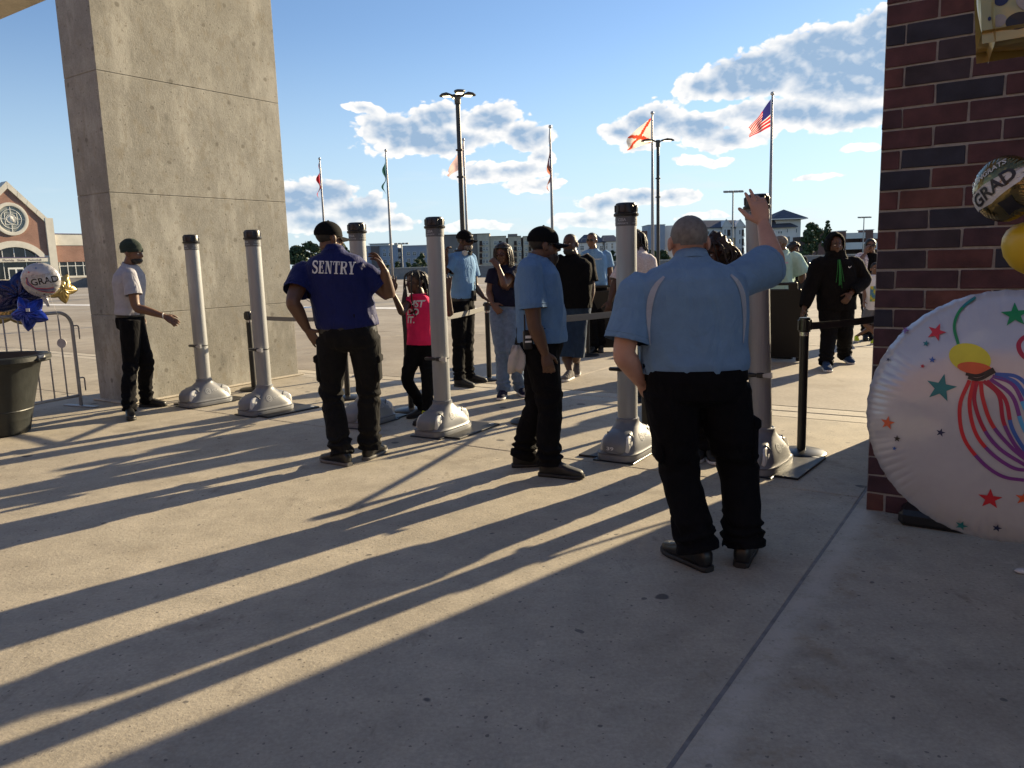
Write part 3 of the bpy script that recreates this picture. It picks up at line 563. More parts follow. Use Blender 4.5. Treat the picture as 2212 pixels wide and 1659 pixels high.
# ------------------------------------------------------------------ the concrete column and the roof it carries
def column_mat():
    m = concrete_mat('concrete_column', (.275, .262, .228), (.365, .35, .305), (.21, .198, .165), 1.0, False, False, .86, 21.0, bump=.55)
    N, L = m.node_tree.nodes, m.node_tree.links; b = N['Principled BSDF']
    src = b.inputs['Base Color'].links[0].from_socket; geo = N.new('ShaderNodeNewGeometry')
    def layer(scale, vecscale, p0, p1, col, amt, src, kind='noise'):
        mp = N.new('ShaderNodeMapping'); mp.inputs['Scale'].default_value = vecscale; L.new(geo.outputs['Position'], mp.inputs[0])
        if kind == 'v':
            tco = N.new('ShaderNodeTexCoord'); sp = N.new('ShaderNodeSeparateXYZ'); L.new(tco.outputs['Object'], sp.inputs[0]); sm = N.new('ShaderNodeMath'); L.new(sp.outputs[0], sm.inputs[0]); L.new(sp.outputs[1], sm.inputs[1]); cbv = N.new('ShaderNodeCombineXYZ'); L.new(sm.outputs[0], cbv.inputs[0]); L.new(sp.outputs[2], cbv.inputs[1]); L.new(cbv.outputs[0], mp.inputs[0])
        if kind == 'noise':
            n = N.new('ShaderNodeTexNoise'); n.inputs['Scale'].default_value = scale; n.inputs['Detail'].default_value = 8; n.inputs['Roughness'].default_value = .65; L.new(mp.outputs[0], n.inputs['Vector']); f = n.outputs['Fac']
        else:
            wn = N.new('ShaderNodeTexNoise'); wn.inputs['Scale'].default_value = scale*2.5; L.new(mp.outputs[0], wn.inputs['Vector'])
            ad = N.new('ShaderNodeVectorMath'); ad.operation = 'MULTIPLY_ADD'; L.new(wn.outputs['Color'], ad.inputs[0]); ad.inputs[1].default_value = (.06,)*3; L.new(mp.outputs[0], ad.inputs[2])
            n = N.new('ShaderNodeTexVoronoi'); n.voronoi_dimensions = '2D'; n.inputs['Scale'].default_value = scale; L.new(ad.outputs[0], n.inputs['Vector']); f = n.outputs['Distance']
        r = N.new('ShaderNodeMapRange'); r.inputs['From Min'].default_value = p0; r.inputs['From Max'].default_value = p1; r.inputs['To Max'].default_value = amt; L.new(f, r.inputs[0])
        x = N.new('ShaderNodeMix'); x.data_type = 'RGBA'; L.new(r.outputs[0], x.inputs[0]); L.new(src, x.inputs[6]); x.inputs[7].default_value = (*col, 1); return x.outputs[2]
    c = layer(3.0, (1, 1, .30), .50, .66, (.47, .45, .395), .75, src)          # pale vertical run marks
    c = layer(9.0, (1, 1, .6), .54, .66, (.26, .23, .175), .60, c); c = layer(22.0, (1, 1, .8), .56, .66, (.22, .195, .15), .45, c)           # mottling
    c = layer(1.7, (1, 1, 1.0), .055, .03, (.15, .135, .11), .7, c, 'v')     # tie holes and pits
    c = layer(5.0, (1, 1, 1.0), .05, .03, (.11, .10, .08), .7, c, 'v')
    c = layer(.8, (1, 1, .5), .62, .75, (.33, .27, .18), .5, c)
    L.new(c, b.inputs['Base Color']); return m
m_col = column_mat()
CC = V3(-4.42, 8.91, 0)
col = empty('concrete_column', tuple(CC), GRZ, 'tall broad raw concrete column rising out of the top of the picture', 'column')
cuts = [0, 1.03, 2.40, 3.70, 5.05, 6.10]
for i in range(5):
    z0, z1 = cuts[i]+(.002 if i else 0), cuts[i+1]-.002
    V, F = box((-.34, 1.24, (z0+z1)/2), (.68, 2.48, z1-z0), None, .005); make('concrete_lift', V, F, m_col, col)
V, F = box((-.34, 1.24, 3.05), (.664, 2.464, 6.08)); make('core', V, F, m_col, col)
V, F = box((-.34, 1.24, .012), (.80, 2.6, .024), None, .01); make('base_grout', V, F, m_conc_strip, col)
m_roof = concrete_mat('concrete_roof', (.42, .37, .28), (.52, .46, .36), (.3, .26, .19), .5, False, False, .9, 31.0)
roof = empty('portico_roof', (0, 0, 0), 0, 'raw concrete roof beam crossing the upper left corner', 'roof')
for nm, a0, a1, b0, b1, z0, z1 in (('edge_beam', 4.93, 7.37, -34, 12, 6.11, 7.4),):
    V, F = box((0, 0, 0), (b1-b0, a1-a0, z1-z0), None, .02); o = make(nm, V, F, m_roof, roof, loc=ab((a0+a1)/2, (b0+b1)/2, (z0+z1)/2)); o.rotation_euler = (0, 0, GRZ)

# ------------------------------------------------------------------ the brick pillar
def brick_mat():
    m, N, L, b = nt_of('brick_face')
    oi = N.new('ShaderNodeObjectInfo'); r = N.new('ShaderNodeValToRGB'); cr = r.color_ramp; cr.interpolation = 'CONSTANT'
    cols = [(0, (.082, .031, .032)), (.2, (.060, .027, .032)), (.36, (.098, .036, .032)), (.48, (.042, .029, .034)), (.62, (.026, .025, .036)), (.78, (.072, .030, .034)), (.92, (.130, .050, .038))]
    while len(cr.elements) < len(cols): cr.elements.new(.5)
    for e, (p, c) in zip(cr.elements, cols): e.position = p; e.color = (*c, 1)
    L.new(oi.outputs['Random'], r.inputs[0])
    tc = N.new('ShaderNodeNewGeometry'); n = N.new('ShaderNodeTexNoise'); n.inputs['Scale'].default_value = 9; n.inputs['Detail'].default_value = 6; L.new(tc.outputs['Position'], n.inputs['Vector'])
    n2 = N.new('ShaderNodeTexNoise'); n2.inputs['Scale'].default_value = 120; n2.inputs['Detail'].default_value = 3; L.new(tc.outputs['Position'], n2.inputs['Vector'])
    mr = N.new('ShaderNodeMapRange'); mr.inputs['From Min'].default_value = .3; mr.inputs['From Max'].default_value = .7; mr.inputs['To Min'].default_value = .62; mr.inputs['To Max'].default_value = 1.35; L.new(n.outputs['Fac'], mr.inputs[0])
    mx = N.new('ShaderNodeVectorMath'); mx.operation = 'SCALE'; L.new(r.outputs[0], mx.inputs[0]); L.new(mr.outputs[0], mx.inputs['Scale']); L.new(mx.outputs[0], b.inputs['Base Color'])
    b.inputs['Roughness'].default_value = .82
    bp = N.new('ShaderNodeBump'); bp.inputs['Strength'].default_value = .5; bp.inputs['Distance'].default_value = .004; L.new(n2.outputs['Fac'], bp.inputs['Height']); L.new(bp.outputs[0], b.inputs['Normal'])
    return m
def brick_wall_mat(name, c1, c2, mortar, sx, rot=0.0, w=.31, h=.107):
    m, N, L, b = nt_of(name)
    tc = N.new('ShaderNodeTexCoord'); sp = N.new('ShaderNodeSeparateXYZ'); L.new(tc.outputs['Object'], sp.inputs[0]); cm = N.new('ShaderNodeCombineXYZ'); L.new(sp.outputs[sx], cm.inputs[0]); L.new(sp.outputs[2], cm.inputs[1])
    t = N.new('ShaderNodeTexBrick'); L.new(cm.outputs[0], t.inputs['Vector']); t.inputs['Color1'].default_value = (*c1, 1); t.inputs['Color2'].default_value = (*c2, 1); t.inputs['Mortar'].default_value = (*mortar, 1)
    t.inputs['Scale'].default_value = 1; t.inputs['Brick Width'].default_value = w; t.inputs['Row Height'].default_value = h; t.inputs['Mortar Size'].default_value = h*.07
    n = N.new('ShaderNodeTexNoise'); n.inputs['Scale'].default_value = .8/h*.1; n.inputs['Detail'].default_value = 6; L.new(tc.outputs['Object'], n.inputs['Vector'])
    x = N.new('ShaderNodeMix'); x.data_type = 'RGBA'; x.blend_type = 'OVERLAY'; x.inputs[0].default_value = .35; L.new(t.outputs['Color'], x.inputs[6]); L.new(n.outputs['Fac'], x.inputs[7]); L.new(x.outputs[2], b.inputs['Base Color'])
    b.inputs['Roughness'].default_value = .88; return m
m_brick = brick_mat(); m_mortar = mat('mortar', (.34, .315, .28), .95, var=.18, scale=30, bump=.4, bscale=150)
m_brickside = brick_wall_mat('brick_side', (.14, .045, .036), (.05, .03, .036), (.36, .32, .27), 1)
PILLAR = V3(2.062, 4.396, 0)
pil = empty('brick_pillar', tuple(PILLAR), GRZ, 'dark red and black brick pillar filling the right edge, in shade', 'pillar')
V, F = box((.9, .007, 1.66), (1.8, .04, 3.32)); make('mortar_bed', V, F, m_mortar, pil)
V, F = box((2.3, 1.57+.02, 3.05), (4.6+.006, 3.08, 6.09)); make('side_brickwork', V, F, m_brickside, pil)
PIT = .107; bm_cache = {}
def brick_mesh(l, d=.05, h=.0965, var=0):
    key = (round(l, 3), var)
    if key not in bm_cache:
        V, F = box((0, 0, 0), (l, d, h), None, .004); rs = np.random.default_rng(var+int(l*1000)); V = V+rs.normal(0, .0016, V.shape)
        me = bpy.data.meshes.new('brick'); me.from_pydata([tuple(v) for v in V], [], F); me.materials.append(m_brick); bm_cache[key] = me
    return bm_cache[key]
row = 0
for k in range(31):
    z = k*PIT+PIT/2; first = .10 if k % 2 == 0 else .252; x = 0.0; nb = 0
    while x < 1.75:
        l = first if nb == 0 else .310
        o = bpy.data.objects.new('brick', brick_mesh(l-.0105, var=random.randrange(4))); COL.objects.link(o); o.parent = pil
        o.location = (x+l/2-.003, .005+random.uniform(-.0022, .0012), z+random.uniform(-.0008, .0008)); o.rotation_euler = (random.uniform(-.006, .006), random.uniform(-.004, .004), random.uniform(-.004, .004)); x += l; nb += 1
# above the picture the bond goes on as a coursed facing
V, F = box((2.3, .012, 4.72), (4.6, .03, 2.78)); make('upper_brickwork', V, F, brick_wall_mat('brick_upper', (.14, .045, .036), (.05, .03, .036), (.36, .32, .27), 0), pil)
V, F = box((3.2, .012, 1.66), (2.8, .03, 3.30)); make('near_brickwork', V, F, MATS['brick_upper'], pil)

# ------------------------------------------------------------------ gabled arena building on the left
K = 1.8; FP = V3(-53.61*K, 93.58*K, 1.5-1.5*K)   # facade origin; local y runs along the facade, x out of it
m_fbrick = brick_wall_mat('far_brick', (.29, .148, .112), (.25, .12, .09), (.38, .28, .225), 1, w=.42, h=.15)
m_lime = mat('limestone', (.62, .585, .52), .85, var=.12, scale=.6)
m_glass_d = mat('dark_glass', (.012, .016, .02), .12, var=.3, scale=1, spec=.6)
m_frame_w = mat('white_frame', (.72, .72, .70), .5, var=.05)
m_roofd = mat('dark_roof', (.03, .032, .04), .7, var=.2, scale=1)
m_purple = mat('purple_trim', (.10, .07, .16), .6, var=.1)
ar = empty('arena_building', (FP[0], FP[1], 0), GRZ, 'red brick gabled building with round window and white arched entrance', 'building')
def fz(z): return 1.5+(z-1.5)*K
def fy(s): return s*K
def panel(name, ys, zs, x0, x1, m, parent, bev=0):
    V, F = box(((x0+x1)/2, (fy(ys[0])+fy(ys[1]))/2, (fz(zs[0])+fz(zs[1]))/2), (x1-x0, fy(ys[1])-fy(ys[0]), fz(zs[1])-fz(zs[0])), None, bev); return make(name, V, F, m, parent)
def extr(name, poly, x0, x1, m, parent):
    n = len(poly); V = [(x0, fy(s), fz(z)) for s, z in poly]+[(x1, fy(s), fz(z)) for s, z in poly]
    F = [list(range(n)), list(range(n, 2*n))[::-1]]+[[i, n+i, n+(i+1) % n, (i+1) % n] for i in range(n)]
    o = make(name, V, F, m, parent); bmm = bmesh.new(); bmm.from_mesh(o.data); bmesh.ops.recalc_face_normals(bmm, faces=bmm.faces); bmm.to_mesh(o.data); bmm.free(); return o
SC_ = -4.35   # facade axis
# brick gable with the arch cut out of it: built as a fan of pieces round the opening
def arc(r, z0, n, a0=0, a1=180): return [(SC_+r*math.cos(R(a)), z0+r*math.sin(R(a))) for a in np.linspace(a0, a1, n)]
AZ, AR_ = 1.95, 2.9     # arch centre height and inner radius (facade units)
arch_o = [(SC_+3.6*math.cos(t), 2.6+2.95*math.sin(t)) for t in np.linspace(0.42, math.pi-.42, 25)]
arch_i = [(SC_+2.98*math.cos(t), 2.6+2.25*math.sin(t)) for t in np.linspace(0.42, math.pi-.42, 25)]
gable = [arch_o[0], (SC_+3.65, arch_o[0][1]), (SC_+3.65, 7.75), (SC_, 11.35), (SC_-3.65, 7.75), (SC_-3.65, arch_o[0][1]), arch_o[-1]]+arch_o[-2:0:-1]
g_o = extr('brick_gable', gable, -2.0, 0.0, m_fbrick, ar)
for i in range(0, 24, 4):
    pl = [arch_i[j] for j in range(i, i+5)]+[arch_o[j] for j in range(i+4, i-1, -1)]
    extr('arch_stone', [(SC_+(s-SC_)*1.0, z) for s, z in pl], -.6, .14, m_lime, ar)
for sgn in (-1, 1):
    for i in range(4):
        t0, t1 = i/4+.004, (i+1)/4-.004
        A0 = np.array([SC_+sgn*3.9, 8.18]); A1 = np.array([SC_, 12.14]); B0 = np.array([SC_+sgn*3.62, 7.72]); B1 = np.array([SC_, 11.36])
        extr('gable_coping', [tuple(B0+(B1-B0)*t0), tuple(A0+(A1-A0)*t0), tuple(A0+(A1-A0)*t1), tuple(B0+(B1-B0)*t1)], -2.1, .3, m_lime, ar)
    panel('corner_pier', (min(sgn*3.62, sgn*4.5)+SC_, max(sgn*3.62, sgn*4.5)+SC_), (-1, 8.19), -2.05, .35, m_lime, ar)
    panel('entrance_jamb', (min(sgn*2.7, sgn*3.64)+SC_, max(sgn*2.7, sgn*3.64)+SC_), (-1, 3.85), -1.0, .10, m_lime, ar)
    extr('roof', [(SC_, 12.0), (SC_+sgn*4.0, 8.0), (SC_+sgn*4.0, 7.8), (SC_, 11.8)], -40, -2.2, m_roofd, ar)
rw = make('round_window', *[x for x in cyl((-.1, fy(SC_), fz(7.97)), (.06, fy(SC_), fz(7.97)), 1.47*K, 1.47*K, 40)], mat('window_grey', (.23, .24, .22), .25, var=.3, scale=.8, spec=.6), ar)
rgb = MB()
V, F = loft([ringpts((x, fy(SC_), fz(7.97)), (0, 1, 0), (0, 0, 1), r*K, r*K, 48) for x, r in ((0, 1.45), (.28, 1.45), (.32, 1.55), (.28, 1.83), (0, 1.84))], cap=False); make('window_surround', V, F, m_lime, rw, auto=40)
mb = MB()
for rr in (1.07, .50):
    t = np.linspace(0, 2*math.pi, 41); mb.tube(np.column_stack([np.full(41, .12), fy(SC_)+np.cos(t)*rr*K, fz(7.97)+np.sin(t)*rr*K]), .05, 6)
for s0, z0, s1, z1 in ((0, .5, 0, 1.45), (0, -1.45, 0, -.5), (.5, 0, 1.45, 0), (-1.45, 0, -.5, 0), (-.65, .65, .65, .65), (-.65, -.62, .65, -.62), (.65, .65, .65, -.62), (-.65, .65, -.65, -.62)):
    mb.tube([(.12, fy(SC_+s0), fz(7.97+z0)), (.12, fy(SC_+s1), fz(7.97+z1))], .045, 6)
mb.build('muntin', m_frame_w, rw)
mb = MB(); mb.add(*cyl((.06, fy(SC_), fz(7.97)), (.16, fy(SC_), fz(7.97)), .44*K, .40*K, 28)); mb.add(*ellipsoid((.18, fy(SC_)-.05, fz(8.02)), (.10, .38, .46))); mb.add(*ellipsoid((.22, fy(SC_)+.2, fz(7.9)), (.09, .26, .22)))
mb.box((.2, fy(SC_)+.25, fz(7.72)), (.1, 1.0, .12), rotm(0, R(-28))); mb.build('medallion', mat('medallion_stone', (.55, .54, .52), .7, var=.3, scale=3), rw, auto=50)
# entrance glazing under the arch
glass = extr('entrance_glass', [(SC_-2.95, 0), (SC_+2.95, 0), (SC_+2.95, 3.3)]+[(s, z) for s, z in arch_i]+[(SC_-2.95, 3.3)], -.75, -.55, m_glass_d, ar)
for s in (-2.5, -1.25, -.02, 1.18, 2.33):
    zt = 2.6+2.25*math.sqrt(max(0, 1-(s/2.98)**2)); panel('mullion', (SC_+s-.035, SC_+s+.035), (3.6, zt), -.56, -.40, m_frame_w, ar)
    if abs(s) > 1: panel('mullion', (SC_+s-.03, SC_+s+.03), (-.5, 3.2), -.56, -.42, m_frame_w, ar)
bd = panel('name_band', (SC_-3.4, SC_+3.4), (3.17, 3.63), -.5, .30, m_lime, ar)
panel('band_cap', (SC_-3.45, SC_+3.45), (3.63, 3.70), -.5, .36, m_purple, ar)
for wd, s0, s1 in (('Florida', -5.82, -4.62), ('State', -4.30, -3.47), ('Basketball', -3.12, -1.69)):
    tv, tf = text_shape(wd, .62, .02); sx_ = fy(s1-s0)/(tv[:, 0].max()-tv[:, 0].min()); make('lettering', [(.31, fy((s0+s1)/2)+x*sx_, fz(3.36)+y*1.0) for x, y, z in tv], tf, mat('dark_letters', (.10, .07, .09), .6), bd)
dr = panel('door', (SC_-.86, SC_+.78), (.0, 2.56), -.5, -.38, m_frame_w, ar)
for k in (0, 1): panel('door_pane', (SC_-.72+k*.82, SC_-.12+k*.82), (.1, 2.36), -.45, -.36, m_glass_d, dr)
# flat wings to the right and left
for sgn, lbl in ((1, ''), (-1, '')):
    y0, y1 = (SC_+4.5, SC_+16) if sgn > 0 else (SC_-16, SC_-4.5)
    panel('wing_wall', (y0, y1), (3.1, 5.05), -8, -.6, m_fbrick, ar); panel('wing_fascia', (y0, y1), (5.05, 6.38), -8, -.5, m_lime, ar); panel('wing_coping', (y0, y1), (6.38, 6.46), -8, -.4, m_purple, ar); panel('wing_sill', (y0, y1), (-.6, 1.43), -8, -.45, m_lime, ar)
    wg = panel('window_band', (y0, y1), (1.43, 3.1), -8, -.85, m_glass_d, ar)
    y = y0+.45
    while y < y1: panel('window_mullion', (y-.035, y+.035), (1.43, 3.1), -.86, -.70, m_frame_w, wg); y += .93
    panel('window_transom', (y0, y1), (2.58, 2.65), -.86, -.72, m_frame_w, wg)

# ------------------------------------------------------------------ far buildings beyond the deck
m_bluegrey = mat('bluegrey_siding', (.30, .34, .42), .8, var=.08, scale=.3)
m_brownp = mat('brown_panel', (.14, .115, .11), .8, var=.1, scale=.3)
m_beige = mat('beige_stone', (.50, .43, .335), .85, var=.14, scale=.5)
m_taupe = mat('taupe_render', (.20, .175, .16), .85, var=.1, scale=.3)
m_whites = mat('white_siding', (.62, .61, .60), .8, var=.06, scale=.3)
m_tan = mat('tan_siding', (.42, .31, .18), .8, var=.08, scale=.3)
m_shing = mat('slate_shingle', (.075, .08, .105), .85, var=.25, scale=1.2)
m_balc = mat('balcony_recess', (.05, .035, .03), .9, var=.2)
m_redtrim = mat('red_trim', (.36, .16, .10), .8, var=.1)
m_pane = mat('window_pane', (.055, .075, .10), .12, var=.3, scale=.5, spec=.7)
FZ = GROUND_Z
def fbox(name, x0, x1, y0, y1, z0, z1, m, parent, loc):
    V, F = box(((x0+x1)/2-loc[0], (y0+y1)/2-loc[1], (z0+z1)/2), (x1-x0, y1-y0, z1-z0)); return make(name, V, F, m, parent)
win_me = {}
def fwindow(r, Y, parent, loc, fw=.14, cross=True):
    x0, x1, z0, z1 = r; w, h = x1-x0, z1-z0; key = (round(w, 1), round(h, 1))
    if key not in win_me:
        mb = MB(); mb.box((0, 0, h/2), (w, .16, fw)); mb.box((0, 0, -h/2), (w*1.1, .22, fw)); mb.box((-w/2, 0, 0), (fw, .16, h)); mb.box((w/2, 0, 0), (fw, .16, h))
        if cross: mb.box((0, 0, 0), (fw*.8, .14, h)); mb.box((0, 0, h*.1), (w, .13, fw*.8))
        f = mb.build('window', m_frame_w); p = make('pane', *box((0, .03, 0), (w, .05, h)), m_pane); win_me[key] = (f.data, p.data); bpy.data.objects.remove(f); bpy.data.objects.remove(p)
    f = inst('window', win_me[key][0], parent, ((x0+x1)/2-loc[0], Y-loc[1]-.05, (z0+z1)/2)); inst('pane', win_me[key][1], f)
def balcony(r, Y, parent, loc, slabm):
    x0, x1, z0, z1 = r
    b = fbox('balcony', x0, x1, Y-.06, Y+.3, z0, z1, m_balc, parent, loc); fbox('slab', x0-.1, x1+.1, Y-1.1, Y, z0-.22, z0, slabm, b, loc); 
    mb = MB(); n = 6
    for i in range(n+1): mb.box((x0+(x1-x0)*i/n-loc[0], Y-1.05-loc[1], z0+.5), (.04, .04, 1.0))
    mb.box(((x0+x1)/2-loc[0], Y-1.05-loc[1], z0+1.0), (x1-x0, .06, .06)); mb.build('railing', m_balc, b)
# blue-grey apartment block
L0 = (BLUE_BLOCKS[0][0], 420, 0); bb = empty('apartment_block', L0, 0, 'blue grey apartment block with brown bays and white windows', 'building')
for r in BLUE_BLOCKS: fbox('wall', r[0], r[1], 420, 436, FZ, r[3], m_bluegrey, bb, L0); fbox('roof_edge', r[0]-.3, r[1]+.3, 419.6, 436.2, r[3], r[3]+.35, m_whites, bb, L0)
r = BLUE_CAP[0]; fbox('roof_tower', r[0], r[1], 419.4, 432, r[2], r[3]-.4, m_whites, bb, L0); fbox('roof_edge', r[0]-.6, r[1]+.6, 418.8, 432.6, r[3]-.4, r[3], m_whites, bb, L0)
fbox('bay', *BLUE_BROWN[0][:2], 419.3, 425, FZ, BLUE_BROWN[0][3], m_brownp, bb, L0); fbox('recess', *BLUE_BROWN[1][:2], 421.5, 430, FZ, BLUE_BROWN[1][3], m_brownp, bb, L0)
for r in BLUE_WIN: fwindow(r, 421.4 if -26.51*420/190 < (r[0]) < -25.9*420/190 else 419.95, bb, L0)
# beige apartment block
L0 = (BEIGE_BAYS[0][0], 390, 0); bb = empty('apartment_block', L0, 0, 'beige and brown apartment block with bays and balconies', 'building')
r = BEIGE_DARK[0]; fbox('side_wing', r[0], r[1], 391, 412, FZ, r[3], m_taupe, bb, L0); fbox('roof_edge', r[0]-.4, r[1], 390.6, 412.4, r[3], r[3]+.35, m_brownp, bb, L0)
r = BEIGE_DARK[1]; fbox('recess_wall', r[0], r[1], 392.5, 412, FZ, r[3], m_brownp, bb, L0)
for i, r in enumerate(BEIGE_BAYS): fbox('bay', r[0], r[1], 390, 405, FZ, r[3], m_beige, bb, L0); fbox('bay_cornice', r[0]-.15, r[1]+.15, 389.7, 405.1, r[3], r[3]+.3, m_taupe, bb, L0)
for r in BEIGE_WIN: fwindow(r, 389.95, bb, L0, .12)
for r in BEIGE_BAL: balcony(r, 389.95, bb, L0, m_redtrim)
fbox('stair_head', 0.2, 5.0, 398, 404, BEIGE_BAYS[2][3]+.3, BEIGE_BAYS[2][3]+1.6, m_taupe, bb, L0)
# gable houses
def hip_roof(name, pts, Y0, Y1, m, parent, loc, over=.6):
    (xa, za), (xb, zb), (xc, zc), (xd, zd) = pts; ym = (Y0+Y1)/2; q = lambda x, y, z: (x-loc[0], y-loc[1], z)
    V = [q(xa, Y0-over, za), q(xd, Y0-over, zd), q(xd, Y1+over, zd), q(xa, Y1+over, za), q(xb, ym, zb), q(xc, ym, zc), q(xa, Y0-over, za-.3), q(xd, Y0-over, zd-.3), q(xd, Y1+over, zd-.3), q(xa, Y1+over, za-.3)]
    F = [[0, 1, 5, 4], [1, 2, 5], [2, 3, 4, 5], [3, 0, 4], [6, 9, 8, 7], [6, 7, 1, 0], [7, 8, 2, 1], [8, 9, 3, 2], [9, 6, 0, 3]]
    return make(name, V, F, m, parent)
for nm, W_, RF, WN, lb in (('house', HOUSE_A, HOUSE_A_ROOF, HOUSE_A_WIN, 'pale house with grey hipped roof behind the man in sunglasses'), ('house', HOUSE_B, HOUSE_B_ROOF, HOUSE_B_WIN, 'smaller pale house with dark hipped roof beside the metal detector pillar')):
    L0 = (W_[0], 430, 0); h_ = empty(nm, L0, 0, lb, 'house', None); fbox('wall', W_[0], W_[1], 430, 446, FZ, W_[3], m_whites, h_, L0); hip_roof('roof', RF, 430, 446, m_shing, h_, L0)
    for r in WN: fwindow(r, 429.95, h_, L0)
L0 = (SLAB[0], 330, 0); h_ = empty('blank_walled_block', L0, 0, 'plain pale grey windowless block behind the flagpole', 'building'); xm = SLAB[0]+(SLAB[1]-SLAB[0])*.68
fbox('front_wall', SLAB[0], xm, 330, 345, FZ, SLAB[3], m_bluegrey, h_, L0); fbox('side_wall', xm+.05, SLAB[1]+3, 331.5, 345, FZ, SLAB[3]-.3, m_whites, h_, L0); fbox('roof_edge', SLAB[0]-.2, xm+.2, 329.7, 345.2, SLAB[3], SLAB[3]+.25, m_whites, h_, L0)
# townhouse row
L0 = (ROW_WALL[0], 310, 0); h_ = empty('townhouse_row', L0, 0, 'white and tan townhouse row with dark roof, gables and balconies', 'building')
fbox('upper_wall', ROW_WALL[0], ROW_WALL[1], 310, 324, ROW_TAN[3], ROW_WALL[3], m_whites, h_, L0); fbox('lower_wall', ROW_TAN[0], ROW_TAN[1], 310.1, 324, FZ, ROW_TAN[3], m_tan, h_, L0)
hip_roof('roof', ROW_ROOF, 310, 324, m_shing, h_, L0, 1.0)
for g in ROW_GABLES:
    V = [(x-L0[0], y-L0[1], z) for y in (308.3, 316) for x, z in g]; make('gable', V, [[0, 1, 2], [3, 5, 4], [0, 3, 4, 1], [1, 4, 5, 2], [2, 5, 3, 0]], [m_whites], h_)
    x0, x1 = g[0][0], g[2][0]; fbox('bay', x0+.4, x1-.4, 308.8, 312, FZ, g[0][1], m_whites, h_, L0)
    for (a, b) in ((g[0], g[1]), (g[1], g[2])):
        mb = MB(); mb.tube([(a[0]-L0[0], 308.2-L0[1], a[1]+.1), (b[0]-L0[0], 308.2-L0[1], b[1]+.1)], .22, 6); mb.build('gable_trim', m_whites, h_)
for r in ROW_WIN: fwindow(r, 308.75 if any(g[0][0]+.4 < r[0] < g[2][0]-.4 for g in ROW_GABLES) else 309.95, h_, L0, .12, False)
for r in ROW_BAL: balcony(r, 308.78, h_, L0, m_whites)
# pyramid-roofed building
L0 = (PYR_WALL[0], 330, 0); h_ = empty('apartment_house', L0, 0, 'pale apartment house with steep dark pyramid roof', 'building')
fbox('lower_wall', PYR_WALL[0], PYR_WALL[1], 330, 348, FZ, PYR_WALL[3], m_whites, h_, L0); fbox('tower_wall', PYR_TOWER[0], PYR_TOWER[1], 331, 348, FZ, PYR_TOWER[3], m_whites, h_, L0)
(xa, za), (xb, zb), (xc, zc) = PYR_ROOF; zc = za
V = [(xa-L0[0], -2, za), (xc-L0[0], -2, zc), (xc-L0[0], 21, zc), (xa-L0[0], 21, za), ((xb+xc)/2-L0[0]-2.6, 6, zb), (xa-L0[0], -2, za-.45), (xc-L0[0], -2, zc-.45), (xc-L0[0], 21, zc-.45), (xa-L0[0], 21, za-.45)]
make('tower_roof', V, [[0, 1, 4], [1, 2, 4], [2, 3, 4], [3, 0, 4], [5, 8, 7, 6]], m_shing, h_)
mb = MB(); mb.box(((xa+xc)/2-L0[0], 9.5, za-.25), (xc-xa+.2, 23.4, .4)); mb.build('eaves', m_whites, h_)
hip_roof('porch_roof', PYR_LOW, 330, 338, m_shing, h_, L0, 1.4)
for r in PYR_WIN: fwindow(r, 329.93, h_, L0, .12, False)
# parking garage
L0 = (GAR[0], 270, 0); h_ = empty('parking_garage', L0, 0, 'brick and white parking garage with dark open decks', 'garage')
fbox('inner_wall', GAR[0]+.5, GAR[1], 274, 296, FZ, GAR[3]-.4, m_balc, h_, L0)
for r in GAR_PIER: fbox('brick_pier', r[0], r[1], 269.6, 276, FZ, r[3], mat('garage_brick', (.16, .085, .07), .9, var=.2, scale=2), h_, L0); fbox('pier_cap', r[0]-.2, r[1]+.2, 269.3, 276.2, r[3], r[3]+.25, m_whites, h_, L0)
for r in GAR_SPAN: fbox('spandrel', r[0], r[1], 270, 270.5, r[2], r[3], m_whites, h_, L0)
r = GAR_PIER[0]; fbox('pier_slot', (r[0]+r[1])/2-.25, (r[0]+r[1])/2+.25, 269.5, 269.7, r[3]-4.2, r[3]-2.8, m_whites, h_, L0)
L0 = (LOW_BRICK[0], 270, 0); tag(fbox('brick_stair_tower', LOW_BRICK[0], LOW_BRICK[1], 272, 280, FZ, LOW_BRICK[3]-.2, MATS['garage_brick'], None, (0, 0, 0)), 'narrow brown brick stair tower beside the dreadlocked head', 'building')

